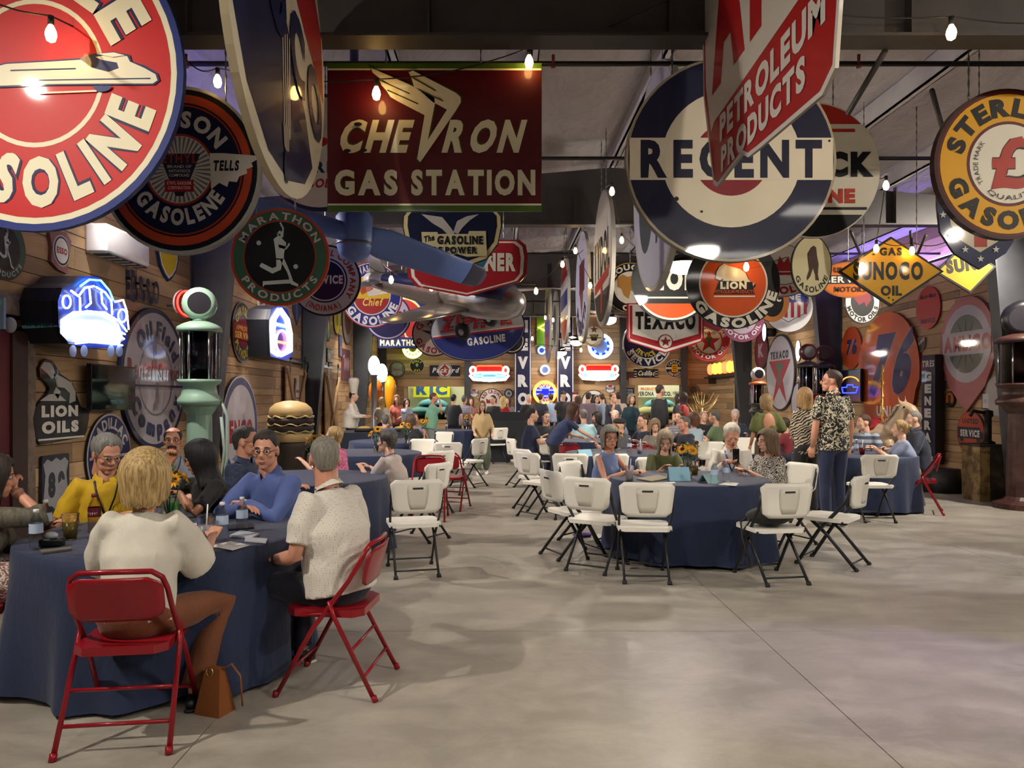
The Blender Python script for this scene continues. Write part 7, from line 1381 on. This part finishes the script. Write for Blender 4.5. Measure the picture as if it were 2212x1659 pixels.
    if extra: extra(root, dict(at=at_, S=S_, HT=HT, s=s, up=up, sk=sk))
    return root
def lanyard(c):
    def f(root, k):
        a = k['at']; s = k['s']; G().tube([a(.30, .145 * s) , a(.44, .115 * s) + Vector((.05, 0, 0)), a(.53, .05 * s) + Vector((.07, 0, 0)), a(.55, -.05 * s) + Vector((.045, 0, 0)), a(.555, -.07 * s), a(.55, -.05 * s) - Vector((.045, 0, 0)), a(.53, .05 * s) - Vector((.07, 0, 0)), a(.44, .115 * s) - Vector((.05, 0, 0)), a(.30, .145 * s)], [(.007, .002)] * 9, M(c, .5), 6).obj('lanyard', root)
    return f
def band(c, k0=1):
    def f(root, k):
        S, E, W_ = k['S'][k0]; d = (W_ - E).normalized(); G().tube([W_ - d * .045, W_ - d * .03], .033 * k['s'], M(c, .4), 12).obj('wristband', root)
    return f
def both(*fs):
    def f(r, k): [q(r, k) for q in fs]
    return f
# ---- near left table
person('woman with blonde bob in white puff sleeved blouse, seen from behind', 0, 3.53, 6, 1.275, shirt=('d9d4c6',), sleeve='p', pants=('7a4426',), hair=('bob2', 'd2b67e', '8a6a3a'), fem=True, w=1.22, lean=11, X=-1.70, skin='e', knees=[(.30, .36, .50), (-.10, .44, .50)], ankles=[(.20, .22, .08), (-.12, .42, .08)], hy=4, hp=-2, arms=((.24, .40, .82), (.20, .42, .82)), hint=((.25, -.25, -1), (-.3, -.25, -1)), shoes='121214', puff=1.25)
person('seated man with cropped grey hair seen from behind in dotted white shirt', 0, 4.10, 58, 1.335, shirt=('d8d2c8', 'dots', '6a6a70', 1.5), pants=('131a2c',), hair=('crop', '8f8a80', '6a655c'), w=1.30, lean=10, X=-.86, skin='e', arms=((.24, .34, .80), (.18, .32, .66)), hy=-38, hp=0, ankles=[(.12, .42, .08), (-.18, .46, .08)], knees=[(.16, .44, .52), (-.18, .45, .52)], extra=both(band('1a1418', 1), lambda r, k: G().tube([k['at'](.535, -.062 * k['s']) + Vector((q * .085, .09 * abs(q), -.01 * abs(q))) for q in (-1, -.5, 0, .5, 1)], [(.008, .003)] * 5, M('2a2a7c', .5), 6).obj('lanyard', r)), shoes='1c1c1e')
person('seated man in blue button shirt with dark side parted hair, arms folded', 0, 5.22, 158, 1.325, shirt=('5468a8',), sleeve='l', hair=('sidepart', '33251e', '1c1512'), w=1.25, lean=20, X=-1.47, skin='e', arms=((.02, .40, .84), (-.06, .36, .86)), hy=24, hp=4, glasses='2a2226', hands=('relax', 'fist'), hint=((.9, .1, -.5), (-.9, .1, -.5)), hdir=((-1, .15, 0), (1, .1, 0)))
person('seated woman with long black hair in black top, hand raised to her face', 0, 5.38, 140, 1.255, shirt=('14141a',), sleeve='s', hair=('long', '14131a', '0c0b10'), fem=True, w=1.02, lean=18, X=-1.97, skin='c', arms=((.10, .33, 1.12), (.02, .34, .90)), hy=-40, hp=14, hint=((.4, .5, -1), (-.8, .3, -.6)), hands=('fist', 'relax'), hdir=((-.2, 0, 1), (1, .2, .1)), glasses='2a2226', extra=band('26262a', 0))
person('seated man with short grey hair in yellow polo shirt looking down through glasses', 0, 5.12, 205, 1.305, shirt=('d8b014',), hair=('wavy', '9a9a94', '6f6f6c'), w=1.14, lean=18, X=-2.66, skin='e', arms=((.22, .36, .79), (.16, .40, .79)), hy=26, hp=20, glasses='7a5a4a', extra=lanyard('1c1c22'))
person('woman with brown hair and olive blouse in patterned skirt, hand at her mouth', 0, 4.08, -62, 1.235, shirt=('6a665a', 'streaks', '4c483c'), sleeve='h', pants=('8a5a54', 'paisley', 'd6ccc0', 1.6), skirt=.16, hair=('long', '3a2c24', '241a14'), fem=True, w=1.05, lean=10, X=-2.86, skin='e', arms=((-.02, .19, 1.04), (.1, .35, .80)), hp=8, hands=('fist', 'relax'), hint=((.7, .4, -.8), None), hdir=((-.2, .1, 1), None), extra=band('b08a7a', 0), shoes='b0a080')
# ---- behind it
person('seated man with goatee and glasses in pale grey blue shirt leaning back', 0, 7.05, 208, 1.275, shirt=('9aa4b4',), hair=('bald', '2c2624', None), w=1.2, lean=-8, X=-3.05, skin='e', beard='2a1f1c', glasses='3a2c28', hy=-10, arms=('lap', 'lap'), extra=lanyard('23234a'))
person('seated man with dark grey hair in navy patterned shirt looking toward the aisle', 0, 6.15, 262, 1.315, shirt=('33415c', 'floral', '25304a', 1.5), hair=('short', '4c4a4a', '2c2a2a'), w=1.15, lean=4, X=-2.12, skin='e', hy=6, glasses='55504a', arms=('lap', 'table'))
person('seated woman with blonde pixie hair in bright pink top', 736, 9.0, 70, 1.20, shirt=('c43a78', 'floral', 'e08ab0', 1.2), hair=('pixie', 'c8ac78', '8a6c40'), fem=True, lean=10, hy=20)
person('seated woman with short grey hair in pastel striped top, profile', 0, 7.98, 68, 1.20, shirt=('b9c0bc', 'streaks', 'c9a8a0'), sleeve='h', hair=('pixie', '6a6460', '2a2624'), fem=True, w=1.2, lean=16, X=-1.06, skin='b', arms=((.12, .44, .79), (.06, .42, .79)), hy=8, glasses='8a7c74', extra=lanyard('2c3a8a'))
# ---- table ringed by white chairs
person('seated woman with grey bob and glasses in sleeveless blue top, looking at the camera', 0, 8.02, 222, 1.245, shirt=('6f84b4',), sleeve='n', hair=('bob', '9a968e', '5c5852'), fem=True, w=1.15, lean=8, X=1.12, skin='e', arms=((.16, .42, .79), (.02, .46, .79)), hy=-34, glasses='6a3a34', pants=('b8aa98',), extra=band('d8d4cc', 1))
person('seated woman with long grey brown hair in olive shirt reading with head bowed', 0, 8.50, 184, 1.195, shirt=('4e5428',), sleeve='h', hair=('long', '7c6a54', 'a89c88'), fem=True, w=1.15, lean=16, X=1.84, skin='b', hp=30, hy=-12, arms=((.10, .42, .79), (.12, .42, .79)))
person('seated white haired man in white shirt looking down at a phone', 0, 8.44, 168, 1.265, shirt=('d4d0c8',), sleeve='l', hair=('wavy', 'd6d0c0', 'b4aea0'), w=1.2, lean=16, X=2.60, skin='e', hp=26, hy=8, arms=((.10, .42, .84), (.04, .40, .84)), hands=('grip', 'grip'), extra=lanyard('3a3a9c'))
person('seated woman with wavy brown hair in black and white swirl blouse, profile', 0, 7.86, 118, 1.22, shirt=('cfc8bc', 'paisley', '17181c', 1.1), sleeve='h', hair=('mid', '7c6244', '4a3826'), fem=True, w=1.2, lean=10, X=2.88, skin='b', hy=-14, hp=4, arms=((.08, .40, .795), (.06, .42, .795)))
one('phone', G().box((-.037, -.005, -.075), (.037, .005, .075), M('101014', .2), .004), 'dark phone held by the white haired man', 'phone', (2.52, 7.98, .93), .2)
# ---- standing group
person('tall standing man in black shirt with cream floral print and navy trousers, seen from behind', 0, 9.05, 14, 1.90, 'stand', shirt=('d8cfb4', 'floral', '121216', 1.0), pants=('1f2a4c',), hair=('short', '4a342a', '2a1c16'), w=1.12, lean=1, X=4.03, skin='e', arms=((.26, .03, .86), (.26, .06, .86)), hy=58, hp=-4, glasses='1c1c20')
person('standing woman with straight blonde hair in zebra striped jacket and black trousers', 1742, 9.75, 12, 1.69, 'stand', shirt=('c8b89c', 'zebra', '17161a', 1.1), sleeve='h', pants=('15151a',), hair=('mid', 'b8925e', '7a5a38'), fem=True, w=1.15, lean=2, arms=((.02, .22, 1.05), (.0, .24, 1.02)), hy=-10)
person('standing woman with short blonde hair in olive puff sleeved dress with open back', 1657, 11.5, 4, 1.61, 'stand', shirt=('59602a',), sleeve='p', pants=('5a4630',), skirt=.45, hair=('bob', 'a88a5c', '6a5236'), fem=True, w=1.1, skin='c', lean=2, arms=((.2, .2, 1.0), 'side'), extra=lambda r, k: G().ell(k['at'](.30, -.070 * k['s']), (.105, .05, .19), k['sk'], 16, 10).obj('bare_back', r))
# ---- table by the orange disc
person('seated man with brown hair in grey striped polo shirt, profile', 1868, 11.65, 140, 1.29, shirt=('8f98a4', 'stripes', '3c4656', .55), hair=('short', '5a3a2a', '38241a'), w=1.2, hy=-48, lean=4, arms=('table', 'table'))
person('seated woman with blonde bun in pale blue tee and striped trousers on a red chair', 1965, 10.28, 70, 1.245, shirt=('8a96b4',), pants=('6a6258', 'streaks', '9a9284'), hair=('bun', 'b89a64', '7a5c38'), fem=True, w=1.2, lean=12, hy=5, arms=((.1, .44, .84), (.05, .4, .84)))
person('seated man with cropped grey hair in dark navy shirt behind the blonde bun', 1990, 11.1, 78, 1.36, shirt=('1e2638',), sleeve='l', hair=('crop', '8a847c', '5c5650'), w=1.2, lean=8)
# ---- aisle
person('woman walking toward the camera in tan jacket and wide grey green trousers', 1042, 15.3, 182, 1.50, 'stand', shirt=('c4a878',), sleeve='l', pants=('55604c',), hair=('long', '94743f', '6a4c28'), fem=True, w=1.2, arms=((.16, .22, .85), (.2, .2, .84)), glasses='2a2628', shoes='d8d6d2', ankles=[(.09, .12, .08), (-.08, -.06, .08)], puff=1.5)
person('standing woman with long brown hair in navy tee and black trousers bending to the table', 1196, 12.4, 268, 1.42, 'stand', shirt=('22305a',), pants=('14131a',), hair=('long', '5c3a24', '38241a'), fem=True, w=1.25, lean=36, hp=14, arms=((.05, .62, .90), (.2, .5, .88)))
person('seated man with dark hair in navy polo shirt by the aisle', 1142, 13.3, 278, 1.37, shirt=('1e2a48',), hair=('short', '3c3430', '1f1a18'), w=1.15, lean=4)
BG = 'guests standing at the far end'; SG = 'guests seated at the far tables'
def bg(label, u, Y, face, v, shirt, hair, **k):
    k.setdefault('pose', 'stand'); k.setdefault('group', BG if k['pose'] == 'stand' else SG); k.setdefault('arms', ('side', 'lap') if k['pose'] == 'stand' else ('table', 'table'))
    if k['pose'] == 'stand' and k['arms'] == ('side', 'lap'): k['arms'] = ('side', (.1, .26, 1.0))
    person(label, u, Y, face, CH - (v - VY) / F * Y, shirt=shirt if isinstance(shirt, tuple) else (shirt,), hair=hair, **k)
G1, G2h, BK_, BR, BLD, WHT = ('short', '6f6b66', '4a4744'), ('crop', '7c7670', '55504c'), ('short', '241e1c', '141010'), ('short', '4a3426', '2c1e16'), ('long', 'c0a470', '8a6e46'), ('short', 'cfcbc2', 'a8a49c')
bg('standing man in mint green tee raising a drink to his mouth', 930, 17.6, 282, 847, '7fb89a', ('crop', '6a4a3a', '4a3228'), w=1.25, arms=((.05, .22, 1.42), 'side'), pants=('8a8f8a',), skin='e')
bg('standing woman with long blonde hair in loose cream blouse seen from behind', 826, 19.6, 20, 857, 'c9c0ac', BLD, fem=True)
bg('standing woman with reddish hair in coral top facing the camera', 858, 20.8, 178, 852, 'd8786a', ('long', 'a8744c', '7a5030'), fem=True)
bg('standing woman with brown fringe in pale blue shirt and red scarf', 877, 20.2, 200, 861, 'a9b8d8', ('bob', '4a3426', '2c1e16'), fem=True, sleeve='l', arms=((.02, .2, 1.36), (.1, .26, 1.0)))
bg('standing man in black polo shirt seen from behind by the yellow window', 978, 19.6, -15, 851, '1c2026', BK_, w=1.1)
bg('standing man in pale plaid shirt seen from behind', 1001, 20.2, -20, 853, ('b8b4bc', 'plaid', '8a869c'), G1, w=1.1)
bg('standing woman with auburn hair in dusty pink top near the back post', 1019, 22.0, 175, 858, 'a0685c', ('long', '6a4430', '452a1e'), fem=True)
bg('standing man with headphones in black shirt', 1068, 19.4, 150, 853, '15181e', BK_, w=1.1, sleeve='l', glasses='17181b')
bg('standing woman with pale blonde hair in bright red dress', 1086, 20.0, -10, 855, 'b01f24', ('long', 'dcc68a', 'a88c50'), fem=True, pants=('a81c22',), skirt=.55)
bg('standing woman with dark hair in grey top beside the tall lettered sign', 1099, 21.0, 160, 856, '767c84', ('long', '3a2a22', '241814'), fem=True)
bg('standing white haired man in black shirt before the tall lettered sign', 1140, 20.8, 200, 851, '14161e', WHT, w=1.1)
bg('standing man in navy shirt turned away before the orange ring neon', 1166, 21.4, -30, 849, '181c30', BR, w=1.15)
bg('standing man in light blue shirt turned away before the orange ring neon', 1191, 21.8, 10, 849, '8a9cbc', BR, w=1.15)
bg('standing man in black cap and black shirt', 1216, 21.8, 185, 844, '17181f', BK_, extra=lambda r, k: G().ell((0, -.005, .07), (.09, .11, .06), M('101014', .7), 14, 8, k['HT']).tube([(0, .08, .06), (0, .15, .05)], [(.07, .008), (.05, .005)], M('101014', .7), 10, side=(1, 0, 0), T=k['HT']).obj('cap', r))
bg('standing man in maroon shirt and red cap', 1243, 23.0, 170, 845, '4a1c2a', BR, extra=lambda r, k: G().ell((0, -.005, .07), (.09, .11, .06), M('6a2024', .7), 14, 8, k['HT']).obj('cap', r))
bg('standing woman with long brown hair turned away, in maroon', 1251, 20.2, 20, 853, '5a3038', ('long', '5c3c28', '3a2418'), fem=True)
bg('standing man in mauve shirt turned away', 1270, 19.6, -20, 846, '7a6a78', BR, w=1.15)
bg('standing woman in glasses among the crowd', 1288, 20.8, 180, 853, '5c2f3a', ('mid', '3a2a22', '241814'), fem=True, glasses='1c1c20')
bg('standing man in pale blue shirt turned toward the grille neon', 1302, 19.8, 15, 848, '94a4c0', ('crop', '5c4032', '3a2820'), w=1.1)
bg('standing bald man with glasses in charcoal shirt, hand raised', 1321, 18.0, 200, 847, '35394a', ('bald', '4a3a30', None), w=1.15, glasses='1c1c20', arms=((.06, .24, 1.4), 'side'))
bg('standing man in beige shirt turned away', 1337, 18.6, 10, 845, 'b8a494', BR, w=1.1)
bg('standing woman with grey blonde hair in dark teal top', 1362, 17.0, 190, 850, '163c48', ('mid', 'a89478', '7a664c'), fem=True, w=1.1, sleeve='l')
bg('standing man in black jacket before the cream window', 1420, 16.2, -60, 829, '15171e', ('crop', '4a3226', '2c1c16'), sleeve='l', w=1.1, pants=('17181f',))
bg('standing woman with long dark hair in red top by the cream window', 1482, 18.0, 60, 846, 'b83c3a', ('long', '3a241c', '241410'), fem=True)
bg('standing woman with black hair and dark top facing the red top', 1461, 19.4, 230, 850, '1f1a22', ('mid', '2a2024', '17121a'), fem=True, glasses='2a2628')
S = dict(pose='sit')
bg('seated man with grey hair in slate blue jacket seen from behind', 832, 15.4, 10, 896, '4a5878', G1, w=1.2, lean=4, **S)
bg('seated woman with curly grey brown hair in black seen from behind', 886, 15.2, -5, 896, '12141c', ('curly', '6a5444', '3c2e26'), fem=True, w=1.25, **S)
bg('seated man with pink face beyond the curly haired woman', 895, 16.6, 190, 893, '8a8f9c', ('crop', '8a6a54', '5c4638'), w=1.1, skin='e', **S)
bg('seated man facing the aisle in dark shirt beside the bending woman', 1176, 15.0, 200, 888, '1e2230', ('crop', '5c4a3e', '3a2e26'), **S)
bg('seated man with grey hair in pale aqua shirt seen from behind', 1262, 14.9, 4, 884, '9cc4cc', G2h, w=1.25, **S)
bg('seated woman with black hair laughing beside the aqua shirt', 1295, 16.2, 110, 890, '2a2430', ('mid', '1f1a1c', '121012'), fem=True, **S)
bg('seated man with white hair and sunglasses on his head', 1330, 15.6, 160, 886, '6a7488', WHT, w=1.1, **S)
bg('seated man in dark cap and grey shirt by the sunflowers', 1345, 12.3, 120, 903, '4a4e56', G1, w=1.15, extra=lambda r, k: G().ell((0, -.005, .07), (.09, .11, .06), M('26262a', .7), 14, 8, k['HT']).obj('cap', r), **S)
bg('seated man with glasses in navy shirt leaning toward a phone', 1402, 13.2, 120, 894, '1a2238', BR, glasses='2a2628', lean=14, w=1.1, **S)
bg('seated woman with long ash blonde hair looking down', 1415, 12.7, 170, 907, '7a746a', ('long', '9a8260', '6a5640'), fem=True, hp=25, **S)
bg('seated man with short grey brown hair in navy jacket, profile', 1485, 12.6, 110, 899, '141a30', G1, sleeve='l', w=1.1, skin='e', **S)
bg('seated man in grey check shirt beyond the navy jacket', 1470, 15.6, 140, 888, ('8a8a90', 'plaid', '6a6a74'), BR, w=1.1, **S)
bg('seated woman with curly auburn hair in pale top seen from behind', 1502, 13.7, 20, 892, 'a9c0cc', ('curly', '6a4028', '40261a'), fem=True, **S)
bg('seated bald man in black holding a blue card', 1518, 16.4, 185, 886, '17181f', ('bald', '8a8680', None), **S)
bg('seated man with grey hair in sage green shirt', 1552, 14.4, 60, 887, '5f7450', G1, w=1.2, **S)
bg('seated white haired man in dark navy sweater reading', 1588, 15.8, 165, 884, '1a2238', WHT, w=1.15, sleeve='l', hp=20, **S)
bg('seated woman in red behind the zebra blouse', 1702, 13.4, 60, 905, '7a1f28', ('short', '4a3a30', '2a201a'), fem=True, **S)
# chef statue
def chef(r, k):
    T = k['HT']; wm_ = M('d8d0c4', .6); G().lathe([(.082, .06), (.088, .16), (.105, .26), (.125, .34), (.12, .40), (.08, .43), (0, .435)], wm_, 22, T=T).obj('chef_hat', r)
    G().lathe([(.155 * k['s'], 0), (.165 * k['s'], .05)], M('4a2228', .6), 20, T=frame(k['at'](-.02), Vector((1, 0, 0)), Vector((0, 1, 0)), Vector((0, 0, 1)))).obj('sash', r)
    for q in range(3): G().ell(k['at'](.34 - .09 * q, .155 * k['s']) + Vector((.04, 0, 0)), (.012, .012, .012), M('26222a', .5), 8, 6).obj('button', r)
person('round bellied chef statue in white jacket and tall white hat holding a dark tray', 757, 17.6, 268, CH - (843 - VY) / F * 17.6, 'stand', shirt=('e6dfd2',), sleeve='l', pants=('26283a',), hair=('short', '1c1a1c', None), w=1.45, arms=((.1, .34, 1.10), (.1, .36, 1.12)), name='chef_statue', cat='statue', extra=chef, skin='b')
for sc_ in list(bpy.data.scenes):
    if sc_.name == 'workbench': bpy.data.scenes.remove(sc_)
